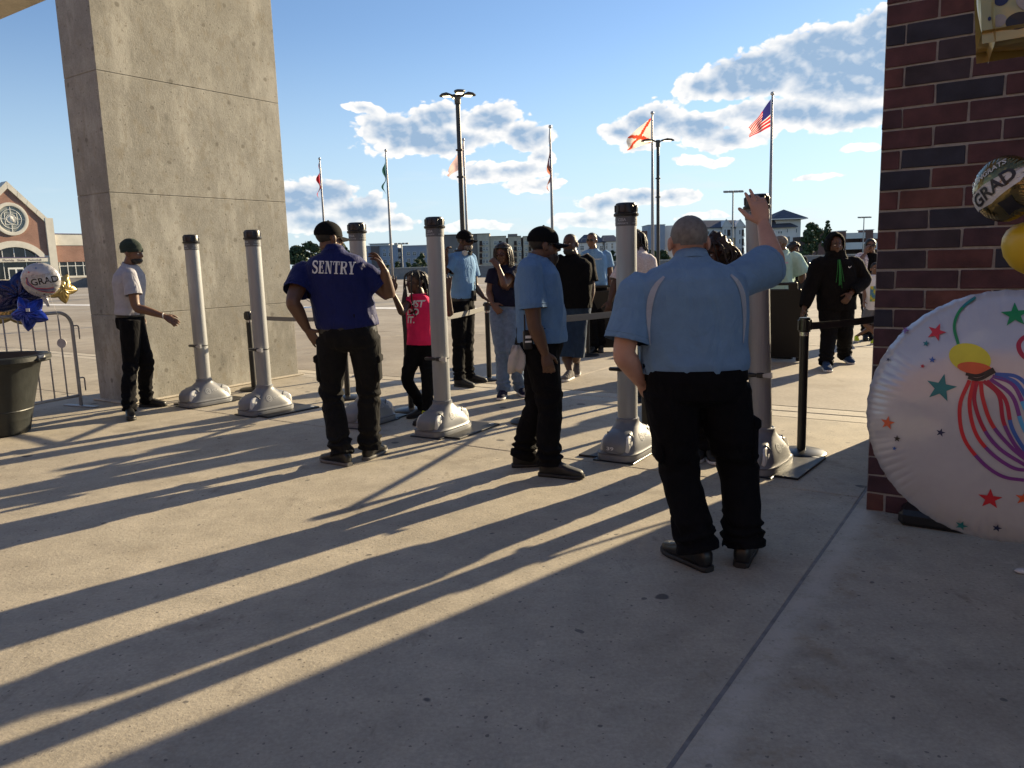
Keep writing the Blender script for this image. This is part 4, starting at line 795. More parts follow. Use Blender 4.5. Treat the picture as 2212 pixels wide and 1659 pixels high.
# ------------------------------------------------------------------ trees
m_leaf = [mat('leaf_dark', (.030, .050, .018), .75, var=.35, scale=.6), mat('leaf_mid', (.050, .080, .026), .7, var=.35, scale=.6), mat('leaf_light', (.085, .115, .040), .7, var=.3, scale=.6)]
m_bark = mat('bark', (.09, .07, .05), .95, var=.3, scale=6)
def tree(x, y, ztop, r, label, seed, n=1500, conifer=False):
    rs = np.random.default_rng(seed); t = empty('tree', (x, y, FZ), 0, label, 'tree', 'trees beyond the deck'); H = ztop-FZ
    mb = MB(); mb.tube([(0, 0, 0), (.1*r, 0, H*.35), (0, .05*r, H*.62), (.05*r, 0, H*.9)], [.10*r+.12, .08*r+.08, .05*r+.06, .05], 8, 3)
    ends = []
    for k in range(7):
        a = rs.uniform(0, 6.28); z0 = H*rs.uniform(.40, .75); e = V3(math.cos(a)*r*rs.uniform(.4, .8), math.sin(a)*r*rs.uniform(.4, .8), z0+H*rs.uniform(.06, .18)); ends.append(e)
        mb.tube([(0, 0, z0), tuple(e*V3(.5, .5, 1)-V3(0, 0, H*.03)), tuple(e)], [.05*r+.04, .04*r, .02], 6, 2)
    mb.build('trunk', m_bark, t)
    cl = []; ch = min(H*.62, 2.6*r)
    for k in range(26):
        a = rs.uniform(0, 6.28); f = rs.uniform(0, 1); prof = (1-f)**.75 if conifer else math.sin(math.pi*(.12+.82*f))**.6
        rr = r*prof*rs.uniform(.25, .82); cl.append((V3(math.cos(a)*rr, math.sin(a)*rr, H-ch*(1-f)-.1*r), r*rs.uniform(.22, .40)*(1 if not conifer else .7)))
    cl.append((V3(0, 0, H-.28*r), r*.28))
    P_ = []; M_ = []
    for k in range(n):
        c, cr = cl[rs.integers(len(cl))]; d = norm(rs.normal(size=3)); p = c+d*cr*rs.uniform(.55, 1.05)*V3(1.1, 1.1, .85); 
        u = norm(np.cross(d+rs.normal(0, .6, 3), rs.normal(size=3))); v = norm(np.cross(u, d+rs.normal(0, .5, 3))); s = r*rs.uniform(.07, .15)
        P_.append([p-u*s-v*s*.6, p+u*s-v*s*.6, p+u*s*.8+v*s*.6, p-u*s*.8+v*s*.6]); M_.append(int(np.clip(rs.normal(1, .7), 0, 2)))
    V = np.array(P_).reshape(-1, 3); F = [[4*i, 4*i+1, 4*i+2, 4*i+3] for i in range(n)]
    make('crown', V, F, m_leaf, t, mi=M_)
tl = ['broad dark green tree next to the concrete column', 'round topped tree between the column and the man in royal blue', 'dense tree just left of the capped head of the man in royal blue', 'tree partly hidden by a metal detector pillar', 'paler low tree in front of the trees by the column', 'low bushy tree behind the shoulder in royal blue',
      'low shrub like tree below the blue grey block', 'bushy tree at the foot of the blue grey block', 'spreading tree right of the double headed far lamp', 'taller tree over the braided girl', 'small tree behind the raised hand', 'small tree below the smaller pale house', 'pale green tree between two dark poles', 'low pale tree left of the bald head',
      'large dark tree beside the pyramid roofed house', 'dark tree behind the curly dark head', 'pointed conifer left of the parking garage', 'dark tree between the large tree and the conifer', 'dark bushy tree in front of the parking garage', 'pale tree below the windowless block']
for i, (x, y, zt, r) in enumerate(TREES):
    if i in (4, 5, 12, 13, 19): r *= 1.15
    tree(x, y, zt, r*1.1, tl[i], 100+i, 3200 if r > 2.2 else 1600, i == 16)
# far wooded skyline
rs = np.random.default_rng(5); P_ = []; M_ = []
for k in range(9000):
    x = rs.uniform(-700, 760); y = 900+rs.uniform(-40, 60); top = -2+5*vnoise(np.array([[x*.02, 0, 0]]), 3)[0]+3*vnoise(np.array([[x*.09, 0, 0]]), 4)[0]
    p = V3(x, y, rs.uniform(-9, max(-8, top))); u = norm(rs.normal(size=3)); v = norm(np.cross(u, rs.normal(size=3))); s = rs.uniform(1.2, 2.8); P_.append([p-u*s-v*s, p+u*s-v*s, p+u*s+v*s, p-u*s+v*s]); M_.append(int(rs.integers(0, 3)))
tag(make('woodland', np.array(P_).reshape(-1, 3), [[4*i, 4*i+1, 4*i+2, 4*i+3] for i in range(9000)], m_leaf, mi=M_), 'distant line of trees on the horizon', 'woodland', kind='stuff')
# unseen arena front, added to cut sky fill and show in the balloons
af = empty('unseen_arena_front', tuple(ab(-10, -10)), GRZ, 'unseen brick arena front with glass doors, added behind the camera', 'building')
V, F = box((0, -.5, 4.5), (60, 1.0, 9.0)); make('front_wall', V, F, MATS['brick_upper'], af)
for k in range(9):
    x = -24+k*6; V, F = box((x, .03, 1.6), (3.6, .08, 3.2)); g_ = make('glass_door', V, F, m_glass_d, af); mb = MB()
    for dx in (-1.8, -.9, 0, .9, 1.8): mb.box((x+dx, .09, 1.6), (.08, .06, 3.2))
    mb.box((x, .09, 3.2), (3.7, .07, .1)); mb.box((x, .09, 2.3), (3.6, .06, .08)); mb.build('door_frame', m_frame_w, g_)
# ------------------------------------------------------------------ flagpoles and flags
m_alu = mat('pole_metal', (.20, .19, .19), .4, .6, var=.15, scale=2)
m_ball = mat('pole_ball', (.45, .44, .42), .35, .6)
def flag_mat(name, c): return mat('flag_'+name, c, .85, var=.1, scale=2, sheen=.2)
def flag(kind, pole_loc, ztop, label, hoist, fly, dirx, droop, limp, seed, wind=0.0):
    """cloth grid from the pole: s along the fly, t down the hoist"""
    nu, nv = 26, 20; rs = np.random.default_rng(seed); V = []; ph = rs.uniform(0, 6)
    for i in range(nu+1):
        for j in range(nv+1):
            s, t = i/nu, j/nv
            run = fly*s*(1-limp); x = dirx*run*math.cos(droop); z = -hoist*t*(1-.25*limp*s)-fly*s*math.sin(droop)*(.4+.6*(1-t) if limp < .3 else 1)
            y = math.sin(s*9+ph+t*2)*.10*s*(1+2*limp)+math.sin(s*4-t*3+ph)*.14*s
            x += math.sin(t*7+s*8+ph)*.06*s*(1+3*limp)
            V.append((x, y, ztop-.25+z))
    F = []; M_ = []
    for i in range(nu):
        for j in range(nv):
            a = i*(nv+1)+j; F.append([a, a+nv+1, a+nv+2, a+1]); s, t = (i+.5)/nu, (j+.5)/nv
            if kind == 'stripes': M_.append(2 if (s < .42 and t < .54) else (int(t*13) % 2))
            elif kind == 'saltire': M_.append(1 if abs(s-t) < .10 or abs(s-(1-t)) < .10 else (2 if (s-.5)**2+(t-.5)**2 < .018 else 0))
            elif kind == 'plain2': M_.append(0 if s+.3*math.sin(t*6) < .5 else 1)
            else: M_.append(0)
    cols = dict(stripes=[(.55, .03, .04), (.75, .72, .70), (.03, .03, .16)], saltire=[(.75, .68, .60), (.62, .07, .03), (.45, .30, .10)], red=[(.42, .03, .035)], green=[(.03, .09, .085)], pale=[(.60, .42, .40)], plain2=[(.05, .04, .14), (.45, .16, .10)])[kind]
    ms = []
    for k, c in enumerate(cols):
        nm = 'flag_%s_%d' % (kind, k); m = mat(nm, c, .85, var=.1, scale=2)
        if not any(n.type == 'BSDF_TRANSLUCENT' for n in m.node_tree.nodes):
            N, L = m.node_tree.nodes, m.node_tree.links; tr = N.new('ShaderNodeBsdfTranslucent'); tr.inputs[0].default_value = (*c, 1); mxs = N.new('ShaderNodeMixShader'); mxs.inputs[0].default_value = .55
            L.new(N['Principled BSDF'].outputs[0], mxs.inputs[1]); L.new(tr.outputs[0], mxs.inputs[2]); L.new(mxs.outputs[0], N['Material Output'].inputs[0])
        ms.append(m)
    o = make('flag', V, F, ms, None, True, loc=pole_loc, mi=M_); tag(o, label, 'flag'); return o
poles = [((-17.9, 77.6), 12, ('red', 1.9, 2.3, -1, 1.0, .80), 'leftmost flagpole, beside the concrete column', 'limp red flag hanging on the leftmost pole'),
         ((-10.87, 73.5), 12, ('green', 1.9, 2.6, -1, .95, .80), 'second flagpole from the left, behind the girl with braids', 'limp dark green flag hanging from its pole'),
         ((-3.5, 68.5), 12, ('pale', 1.9, 2.8, -1, .95, .18), 'flagpole just right of the tall lamp post', 'pale pinkish flag blowing out behind the tall lamp post'),
         ((3.6, 63.4), 12, ('plain2', 2.0, 3.2, -1, 1.35, .93), 'flagpole rising above the bearded man in a black cap', 'furled dark flag wrapped close along its pole'),
         ((10.8, 58.9), 12, ('saltire', 1.75, 2.3, -1, .62, .06), 'flagpole next to the slimmer lamp post', 'white flag with red diagonal cross blowing left'),
         ((17.67, 53.3), 12, ('stripes', 1.75, 2.35, -1, .85, .14), 'tallest looking flagpole on the right', 'red and white striped flag with blue corner')]
for i, ((x, y), zt, fs, lb, lf) in enumerate(poles):
    p = empty('flagpole', (x, y, 0), 0, lb, 'flagpole', 'row of flagpoles')
    mb = MB(); mb.tube([(0, 0, 0), (0, 0, 4), (0, 0, zt-.3)], [.125, .115, .065], 14, 1); mb.build('pole', m_alu, p, True)
    V, F = ellipsoid((0, 0, zt-.12), (.13, .13, .13)); make('finial', V, F, m_ball, p, True); V, F = lathe([(.0, 0), (.34, 0), (.30, .1), (.16, .22)], 18); make('base_collar', V, F, m_alu, p, auto=40)
    flag(fs[0], (x-.09, y, 0), zt-.2, lf, *fs[1:], 40+i)

# ------------------------------------------------------------------ lamp posts
m_dkmetal = mat('bronze_metal', (.035, .032, .03), .5, .3, var=.2, scale=3)
m_led = mat('lamp_lens', (.9, .85, .7), .3, emit=(1.0, .85, .50, 1.6))
m_led_off = mat('lamp_lens_off', (.5, .5, .48), .3)
def big_lamp(loc, zt, heads, label, r=.095, hs=.85, lit=True):
    t = empty('lamp_post', (*loc, 0), 0, label, 'lamp post', 'lamp posts on the deck')
    mb = MB(); mb.tube([(0, 0, 0), (0, 0, zt*.5), (0, 0, zt-.15)], [r, r*.95, r*.9], 16, 1); mb.cyl((0, 0, zt-.30), (0, 0, zt+.06), r*1.25, r*1.25, 16)
    mb.cyl((0, 0, zt*.74), (0, 0, zt*.74+.06), r*1.5, r*1.5, 12); mb.cyl((0, 0, zt*.61), (0, 0, zt*.61+.06), r*1.5, r*1.5, 12); mb.build('post', m_dkmetal, t, auto=50)
    V, F = box((0, 0, .25), (.6, .6, .5), None, .04); make('footing', V, F, m_conc_strip, t)
    for k, az in enumerate(heads):
        d = V3(math.cos(R(az)), math.sin(R(az)), 0); n = V3(-d[1], d[0], 0); rings = []
        for s, w, h, dz in ((.10, .05, .04, -.02), (.25, .12, .05, .05), (.5*hs+.1, .22, .075, .09), (.8*hs+.1, .20, .06, .08), (1.0*hs+.1, .10, .03, .05)):
            rings.append(ringpts(d*s+V3(0, 0, zt+dz), n, (0, 0, 1), w, h, 16, 2.6))
        V, F = loft(rings); hd = make('lamp_head', V, F, m_dkmetal, t, auto=50)
        V, F = box(d*(.52*hs+.1)+V3(0, 0, zt+.012), (.5*hs, .26, .015), rotm(math.atan2(d[1], d[0])), .004); make('lens', V, F, m_led if lit else m_led_off, hd)
    return t
big_lamp((-1.8, 32.0), 8.0, (15, 75+25, 165, 285), 'tall dark lamp post with four lit heads left of centre', .10, .62)
big_lamp((8.7, 45.7), 8.0, (10, 170), 'slimmer dark lamp post with two lit heads beside the white flag', .10, .85)
m_galv = mat('galvanised', (.30, .29, .28), .5, .4, var=.1, scale=2)
def deck_lamp(loc, zt, label, n=4, s=1.0):
    t = empty('lamp_post', (*loc, FZ), 0, label, 'lamp post', 'lamp posts beyond the deck'); z = zt-FZ
    mb = MB(); mb.tube([(0, 0, 0), (0, 0, z)], [.17*s, .12*s], 12, 1); mb.build('post', m_galv, t, True)
    mb = MB(); mb.box((0, 0, z), (2.9*s, .1, .1)); mb.build('cross_arm', m_galv, t)
    for k in range(n):
        x = (k-(n-1)/2)*.85*s; V, F = box((x, -.25*s, z+.06*s), (.70*s, .75*s, .34*s), rotm(0, R(8)), .05*s); make('lamp_head', V, F, m_galv, t)
deck_lamp((-28.2, 210), 7.05, 'small four headed lamp in front of the blue grey block', 4, 1.15)
deck_lamp((31.3, 110), 10.07, 'pale four headed lamp beside the raised hand', 4, .82)
deck_lamp((85.6, 190), 9.4, 'small four headed lamp left of the brick pillar', 4, .95)
for x, y, zt, lb in ((40.3, 430, 12.6, 'thin street lamp over the pale house'), (52.2, 430, 13.0, 'thin street lamp above the smaller dark roofed house')):
    t = empty('street_lamp', (x, y, FZ), 0, lb, 'street lamp'); mb = MB(); mb.tube([(0, 0, 0), (0, 0, zt-FZ), (.1, 0, zt-FZ+.05), (1.6, 0, zt-FZ+.1)], .13, 8, 1); mb.build('post', m_galv, t, True); V, F = box((2.0, 0, zt-FZ+.1), (1.0, .5, .2), None, .05); make('lamp_head', V, F, m_galv, t)

# ------------------------------------------------------------------ metal detector pillars
def ribbed_alu():
    m, N, L, b = nt_of('ribbed_aluminium'); tc = N.new('ShaderNodeTexCoord'); sp = N.new('ShaderNodeSeparateXYZ'); L.new(tc.outputs['Object'], sp.inputs[0])
    at = N.new('ShaderNodeMath'); at.operation = 'ARCTAN2'; L.new(sp.outputs[0], at.inputs[0]); L.new(sp.outputs[1], at.inputs[1])
    mu = N.new('ShaderNodeMath'); mu.operation = 'MULTIPLY'; mu.inputs[1].default_value = 46; L.new(at.outputs[0], mu.inputs[0]); sn = N.new('ShaderNodeMath'); sn.operation = 'SINE'; L.new(mu.outputs[0], sn.inputs[0])
    bp = N.new('ShaderNodeBump'); bp.inputs['Strength'].default_value = .25; bp.inputs['Distance'].default_value = .002; L.new(sn.outputs[0], bp.inputs['Height']); L.new(bp.outputs[0], b.inputs['Normal'])
    n = N.new('ShaderNodeTexNoise'); n.inputs['Scale'].default_value = 4; mp = N.new('ShaderNodeMapping'); mp.inputs['Scale'].default_value = (6, 6, .6); L.new(tc.outputs['Object'], mp.inputs[0]); L.new(mp.outputs[0], n.inputs['Vector'])
    r = N.new('ShaderNodeValToRGB'); r.color_ramp.elements[0].color = (.265, .275, .285, 1); r.color_ramp.elements[1].color = (.37, .38, .39, 1); L.new(n.outputs['Fac'], r.inputs[0]); L.new(r.outputs[0], b.inputs['Base Color'])
    b.inputs['Metallic'].default_value = .35; b.inputs['Roughness'].default_value = .42; return m
m_tube = ribbed_alu()
m_blackp = mat('black_plastic', (.012, .012, .014), .35, var=.3, scale=12)
m_greyp = mat('grey_plastic', (.19, .197, .21), .42, var=.1, scale=5, bump=.04, bscale=90)
m_greyd = mat('dark_grey_plastic', (.10, .105, .115), .45, var=.15, scale=6)
m_lens = mat('side_lens', (.62, .62, .60), .18, var=.1, scale=5, coat=.4)
m_plate = mat('black_plate', (.012, .012, .014), .5, var=.3, scale=10, bump=.05)
m_label = mat('white_label', (.75, .75, .73), .5)
m_silver = mat('silver_bracket', (.55, .55, .54), .3, .3)
m_logo = mat('grey_logo', (.40, .42, .44), .5)
m_green = mat('status_led', (.1, .8, .4), .3, emit=(.2, 1, .5, 3))
def base_ring(hx, hy, z, e=3.2, n=48): return ringpts((0, 0, z), (1, 0, 0), (0, 1, 0), hx, hy, n, e)
det = {}
def detector_master():
    T = .076
    V, F = lathe([(T, .275), (T, 1.80)], 48); V2, F2 = V, F
    det['tube'] = make('tube', V, F, m_tube, auto=40)
    V, F = lathe([(T+.001, 1.735), (T+.004, 1.737), (T+.004, 1.806), (T, 1.808)], 48); det['collar'] = make('collar', V, F, m_greyd, auto=40)
    mb = MB(); mb.add(*lathe([(.02, 1.805), (T+.012, 1.805), (T+.016, 1.812), (T+.016, 1.824), (T+.006, 1.832), (T+.004, 1.885), (T-.002, 1.898), (T-.014, 1.903), (0, 1.903)], 48))
    for k in range(10):
        a = k*math.pi/5; mb.box((math.cos(a)*(T+.006), math.sin(a)*(T+.006), 1.860), (.010, .016, .05), rotm(a), bev=.003)
    det['cap'] = mb.build('cap', m_blackp, auto=40)
    prof = [(.165, .280, .012, 4.2), (.168, .283, .035, 4.2), (.165, .281, .060, 4.0), (.158, .274, .066, 3.8), (.156, .268, .085, 3.6), (.152, .252, .115, 3.2), (.142, .222, .150, 2.9), (.126, .186, .185, 2.6), (.110, .150, .215, 2.4), (.098, .120, .240, 2.2), (.090, .098, .258, 2), (.087, .090, .270, 2), (.087, .088, .292, 2), (.080, .080, .296, 2)]
    V, F = loft([base_ring(a, b, z, e) for a, b, z, e in prof]); det['base'] = make('base', V, F, m_greyp, auto=45)
    V, F = loft([base_ring(.1695, .2845, z, 4.2) for z in (.056, .062)]); det['seam'] = make('seam', V, F, m_greyd)
    # domed side housings with translucent lenses at both ends, plus a label on each
    for sgn, nm in ((-1, 'n'), (1, 'f')):
        rings = [ringpts((0, sgn*y, z), (1, 0, 0), (0, 0, 1), w, h, 24, 3.4) for y, z, w, h in ((.06, .150, .098, .088), (.16, .142, .104, .080), (.235, .128, .100, .066), (.272, .112, .088, .050), (.286, .104, .066, .034))]
        V, F = loft(rings); det['pod'+nm] = make('end_housing', V, F, m_greyp, auto=50)
        for sx, q in ((1, 'R'), (-1, 'L')):
            yc = sgn*.195; pts = [(-.050, -.052), (.050, -.056), (.060, -.02), (.045, .040), (.005, .064), (-.040, .058), (-.056, .0)]; rr = []
            for x, k in ((.088, 1.0), (.109, .97), (.114, .84), (.116, .4)): rr.append(np.array([(sx*x*(1-.12*max(0, b)/.064), yc+sgn*a*k, .128+b*k) for a, b in catmull(np.array(pts+[pts[0]]), 4)[:-1]]))
            V, F = loft(rr); det['lens'+q+nm] = make('side_lens', V, F, m_lens, auto=60)
            V, F = tube([(sx*.112, yc-sgn*(.060), .070), (sx*.114, yc-sgn*.066, .11), (sx*.103, yc-sgn*.052, .175), (sx*.085, yc-sgn*.02, .205)], .007, 8, 3); det['slot'+q+nm] = make('lens_rim', V, F, m_greyd, None, True)
        mb = MB(); mb.box((.1175, sgn*.195, .125), (.003, .020, .055)); mb.box((-.1175, sgn*.195, .125), (.003, .020, .055)); det['tag'+nm] = mb.build('label', m_label)
    V, F = box((0, 0, .006), (.33, .56, .012), None, .003); det['foot'] = make('foot', V, F, m_blackp)
    V, F = box((0, 0, .009), (.46, .66, .016), None, .003); det['plate'] = make('base_plate', V, F, m_plate)
    V, F = box((0, 0, 0), (.05, .025, .002)); det['pl'] = make('label', V, F, m_label)
    mb = MB(); mb.add(*lathe([(T+.001, .668), (T+.004, .669), (T+.004, .677), (T+.001, .678)], 40)); mb.box((-.055, -.062, .672), (.13, .04, .028), rotm(R(0)), bev=.008); mb.box((.03, -.075, .672), (.05, .03, .034), bev=.006); det['bracket'] = mb.build('bracket', m_blackp, auto=40)
    V, F = loft([np.array([(.055, -.098, .672-a), (.112, -.080, .672-b), (.112, -.080, .672+b), (.055, -.098, .672+a)])+np.array([0, dy, 0]) for a, b, dy in ((.010, .020, 0), (.010, .020, .02))]); det['bend'] = make('bracket_end', V, F, m_silver)
    # round emblem and lettering on the flank of the base, facing the lane end
    mb = MB(); t = np.linspace(0, 2*math.pi, 25)
    def onbase(y, z, sx):   # point on base flank
        i = max(k for k in range(len(prof)) if prof[k][2] <= z); a0, b0, z0, e0 = prof[i]; a1, b1, z1, e1 = prof[min(i+1, len(prof)-1)]; f = (z-z0)/max(1e-6, z1-z0); hx = a0+(a1-a0)*f; hy = b0+(b1-b0)*f; e = e0+(e1-e0)*f
        return sx*(hx*(max(0, 1-abs(y/hy)**e))**(1/e)+.0025)
    for sx in (-1, 1):
        vv, ff = flat_line(np.column_stack([np.cos(t)*.028, np.sin(t)*.028]), .007); tv, tf = text_shape('CEIA', .05, .02); pts = [vv+np.array([-.045, 0, 0]), tv*np.array([.75, .75, 1])+np.array([.045, 0, 0])]
        sv, sf = flat_line(np.column_stack([np.cos(t)*.013, np.sin(t)*.013]), .006); pts.append(sv+np.array([-.045, 0, 0]))
        for q, f2 in zip(pts, (ff, tf, sf)): mb.add([(onbase(p[0], .165+p[1], sx), p[0]*sx, .165+p[1]) for p in q], f2)
    det['logo'] = mb.build('emblem', m_logo)
    mb = MB()
    for sx in range(4):
        aa = sx*math.pi/2+math.pi/4*0-math.pi/2; tv, tf = text_shape('OPENGATE', .017, .015); tv2, tf2 = text_shape('CEIA', .028, .02)
        for q, f2, dz in ((tv, tf, 1.752), (tv2, tf2, 1.778)): mb.add([((T+.0055)*math.cos(aa+p[0]/T), (T+.0055)*math.sin(aa+p[0]/T), dz+p[1]) for p in q], f2)
    det['clog'] = mb.build('lettering', m_logo)
detector_master()
for o in det.values(): COL.objects.unlink(o)
def detector(loc, side, label, rz=0.0, led=False, number=None, tilt=0.0):
    t = empty('metal_detector_pillar', (*loc, 0), GRZ+rz, label, 'metal detector', 'metal detector pillars across the entrance')
    g = {}
    def c(k, parent): o = det[k].copy(); COL.objects.link(o); o.parent = parent; g[k] = o; return o
    for k in ('tube', 'collar', 'cap', 'base', 'foot', 'plate', 'bracket'): c(k, t)
    g['plate'].location = (side*.09, .12, 0)
    for k in ('seam', 'podn', 'podf', 'logo'): c(k, g['base'])
    for k in ('lensLn', 'lensRn', 'tagn', 'lensLf', 'lensRf', 'tagf', 'slotLn', 'slotRn', 'slotLf', 'slotRf'): c(k, g['base'])
    c('clog', g['collar']); c('bend', g['bracket']); p = c('pl', g['plate']); p.location = (side*.17, .28, .019)
    for k in ('tube', 'collar', 'cap', 'bracket'): g[k].rotation_euler = (0, tilt, 0)
    if led: V, F = ellipsoid((-.03, -.074, 1.865), (.005, .005, .005), n=8, m=6); make('status_light', V, F, m_green, g['cap'])
    if number:
        tv, tf = text_shape(number, .06, .02); make('painted_number', [(-.02+p[0]*1.0, -.2865+(p[1])*.0-.0*p[0], .105+p[1]*.6) for p in tv], tf, m_label, g['base'])
DETS = [((-3.50, 8.76), -1, 'metal detector pillar nearest the beanie man, in front of the concrete column'), ((-2.62, 8.14), 1, 'metal detector pillar with a green light, second from the left'),
        ((-1.40, 7.38), -1, 'metal detector pillar half hidden behind the man in royal blue'), ((-.63, 6.88), 1, 'metal detector pillar right beside the girl in pink'),
        ((.88, 5.86), -1, 'metal detector pillar left of the man in pale blue, marked 39'), ((1.76, 5.38), 1, 'metal detector pillar behind the raised arm')]
for i, (l, s, lb) in enumerate(DETS): detector(l, s, lb, R(random.uniform(-4, 4)), i == 1, '39' if i == 4 else None, R(-2.1) if i == 5 else 0.0)

# ------------------------------------------------------------------ belt stanchions
m_blk = mat('black_powder_coat', (.012, .012, .013), .38, var=.2, scale=10)
m_chrome = mat('chrome_band', (.55, .54, .52), .2, .9)
m_belt = mat('belt_webbing', (.16, .155, .15), .75, var=.1, scale=60)
def stanchion(loc, label, h=1.0, rz=0.0):
    t = empty('belt_stanchion', (*loc, 0), rz, label, 'stanchion', 'belt stanchions')
    V, F = lathe([(0, 0), (.178, 0), (.18, .006), (.178, .014), (.165, .024), (.06, .034), (.034, .040), (0, .040)], 40); make('base', V, F, m_blk, t, auto=35)
    mb = MB(); mb.cyl((0, 0, .03), (0, 0, h-.1), .032, .032, 24); mb.build('post', m_blk, t, auto=40)
    mb = MB(); mb.cyl((0, 0, h-.135), (0, 0, h-.108), .0335, .0335, 24); mb.build('chrome_ring', m_chrome, t, auto=40)
    V, F = lathe([(.03, h-.107), (.042, h-.104), (.042, h-.01), (.038, h), (0, h)], 24); hd = make('belt_head', V, F, m_blk, t, auto=40)
    mb = MB()
    for k in range(4): a = k*math.pi/2; mb.box((math.cos(a)*.044, math.sin(a)*.044, h-.055), (.012, .03, .075), rotm(a), bev=.003)
    mb.build('belt_slot', m_blk, hd)
ST = [((2.17, 5.72), 1.03, 'belt stanchion at right, next to the brick pillar'), ((-3.26, 9.72), .99, 'belt stanchion standing against the concrete column'), ((-1.90, 8.86), .99, 'belt stanchion behind the legs of the man in royal blue'), ((-1.05, 7.95), .99, 'belt stanchion behind the girl in pink'),
      ((-.29, 9.97), 1.0, 'belt stanchion under the outstretched hand of the guard'), ((.15, 7.2), 1.0, 'belt stanchion hidden behind the bearded man'), ((1.21, 12.15), 1.0, 'belt stanchion beside the man in denim shorts'), ((1.17, 6.75), 1.0, 'belt stanchion between a metal detector pillar and the man in pale blue'), ((-2.0, 10.75), .98, 'belt stanchion right of the concrete column, mostly hidden'),
      ((3.45, 6.62), 1.0, 'belt stanchion behind the brick pillar')]
for l, h_, lb in ST: stanchion(l, lb, h_)
def belt(p, q, label, sag=.03, w=.05, za=.95, zb=.95, m=m_belt, twist=0.0):
    p = V3(*p, za); q = V3(*q, zb); n = 14; mb = MB(); d = norm(q-p); side = norm(np.cross(d, (0, 0, 1))); rings = []
    for i in range(n+1):
        s = i/n; c = p+(q-p)*s-V3(0, 0, sag*4*s*(1-s)); a = twist*s; u = V3(0, 0, 1)*math.cos(a)+side*math.sin(a); v = np.cross(d, u); rings.append(ringpts(c-p, u, v, w/2, .0015, 8, 6))
    V, F = loft(rings); return tag(make('belt', V, F, m, None, False, loc=tuple(p)), label, 'belt', 'retractable belts')
belt((2.17, 5.72), (3.45, 6.62), 'dark belt running from the right stanchion behind the brick pillar', .02, .055, .965, .98, mat('belt_black', (.03, .03, .032), .6, var=.15, scale=60))
belt((-1.05, 7.95), (-.29, 9.97), 'pale sunlit belt passing in front of the guard with headphones', .03, .06, .93, .93)
belt((.15, 7.2), (1.37, 8.17), 'grey belt stretched across the man in denim shorts', .01, .062, .95, .95)
stanchion((1.37, 8.17), 'belt stanchion hidden behind a metal detector pillar, right of the denim shorts', .99)
belt((1.17, 6.75), (2.05, 9.15), 'belt leading away behind the man in pale blue', .02, .05, .93, .93)
belt((-3.26, 9.72), (-1.90, 8.86), 'dark belt between the column and the man in royal blue', .02, .05, .92, .92)
belt((-1.90, 8.86), (-2.0, 10.75), 'belt leading away behind the man in royal blue', .03, .05, .92, .92)
stanchion((2.05, 9.15), 'belt stanchion farther back behind the man in pale blue', .98)

# ------------------------------------------------------------------ crowd barrier, bin
m_steel = mat('galvanised_barrier', (.34, .33, .33), .45, .45, var=.12, scale=8)
def barrier():
    p = V3(-4.98, 8.86, 0); hd_ = R(-156); d = V3(math.sin(hd_), math.cos(hd_), 0); n = V3(d[1], -d[0], 0)
    t = empty('crowd_barrier', tuple(p), 0, 'galvanised steel crowd barrier left of the concrete column', 'barrier'); Lb = 2.3; r = .019; rr = .16; zt = 1.09; zb = .13
    arc_ = [d*(rr-rr*math.cos(a))+V3(0, 0, zt-rr+rr*math.sin(a)) for a in np.linspace(0, math.pi/2, 8)]; arc2 = [d*(Lb-rr+rr*math.sin(a))+V3(0, 0, zt-rr+rr*math.cos(a)) for a in np.linspace(0, math.pi/2, 8)]
    mb = MB(); mb.tube([V3(0, 0, .01), V3(0, 0, .5)]+arc_+arc2+[d*Lb+V3(0, 0, .5), d*Lb+V3(0, 0, .01)], r, 12); mb.build('frame', m_steel, t, True)
    mb = MB(); mb.tube([V3(0, 0, zb), d*Lb+V3(0, 0, zb)], r*.9, 10); mb.build('lower_rail', m_steel, t, True)
    k = 1
    while k*.155 < Lb-.05:
        mb = MB(); mb.tube([d*(k*.155)+V3(0, 0, zb), d*(k*.155)+V3(0, 0, zt)], .0085, 8); mb.build('bar', m_steel, t, True); k += 1
    for z in (.93, .33):
        mb = MB(); mb.tube([V3(0, 0, z), -d*.06+V3(0, 0, z), -d*.075+V3(0, 0, z-.012), -d*.078+V3(0, 0, z-.03), -d*.078+V3(0, 0, z-.15)], .008, 8, 2); mb.build('hook', m_steel, t, True)
    for s in (0, Lb): 
        mb = MB(); mb.box(d*s+V3(0, 0, .008), (.52, .075, .012), rotm(math.atan2(n[1], n[0])), bev=.004); mb.build('foot', m_steel, t)
barrier()
m_bin = mat('bin_plastic', (.013, .0155, .015), .5, var=.35, scale=7, bump=.15, bscale=30)
def bin_():
    t = empty('rubbish_bin', (-5.00, 7.40, 0), 0, 'large dark grey plastic rubbish bin at the left edge', 'bin')
    prof = [(0, .0), (.21, .0), (.235, .012), (.245, .05), (.275, .22), (.285, .235), (.28, .25), (.32, .47), (.332, .485), (.327, .50), (.375, .68), (.385, .695), (.44, .70), (.452, .712), (.452, .752), (.44, .762), (.395, .762), (.385, .74), (.24, .04), (0, .035)]
    V, F = loft([ringpts((0, 0, z), (1, 0, 0), (0, 1, 0), max(r*1.15, .001), max(r*.95, .001), 40, 2.6) for r, z in prof], cap=False); make('body', V, F, m_bin, t, auto=40)
    for sx in (-1, 1): V, F = box((sx*.50, 0, .715), (.10, .20, .035), None, .01); make('handle', V, F, m_bin, t)
    V, F = box((.515, -.0, .735), (.018, .1, .045), None, .004); make('clip', V, F, m_silver, t)
bin_()

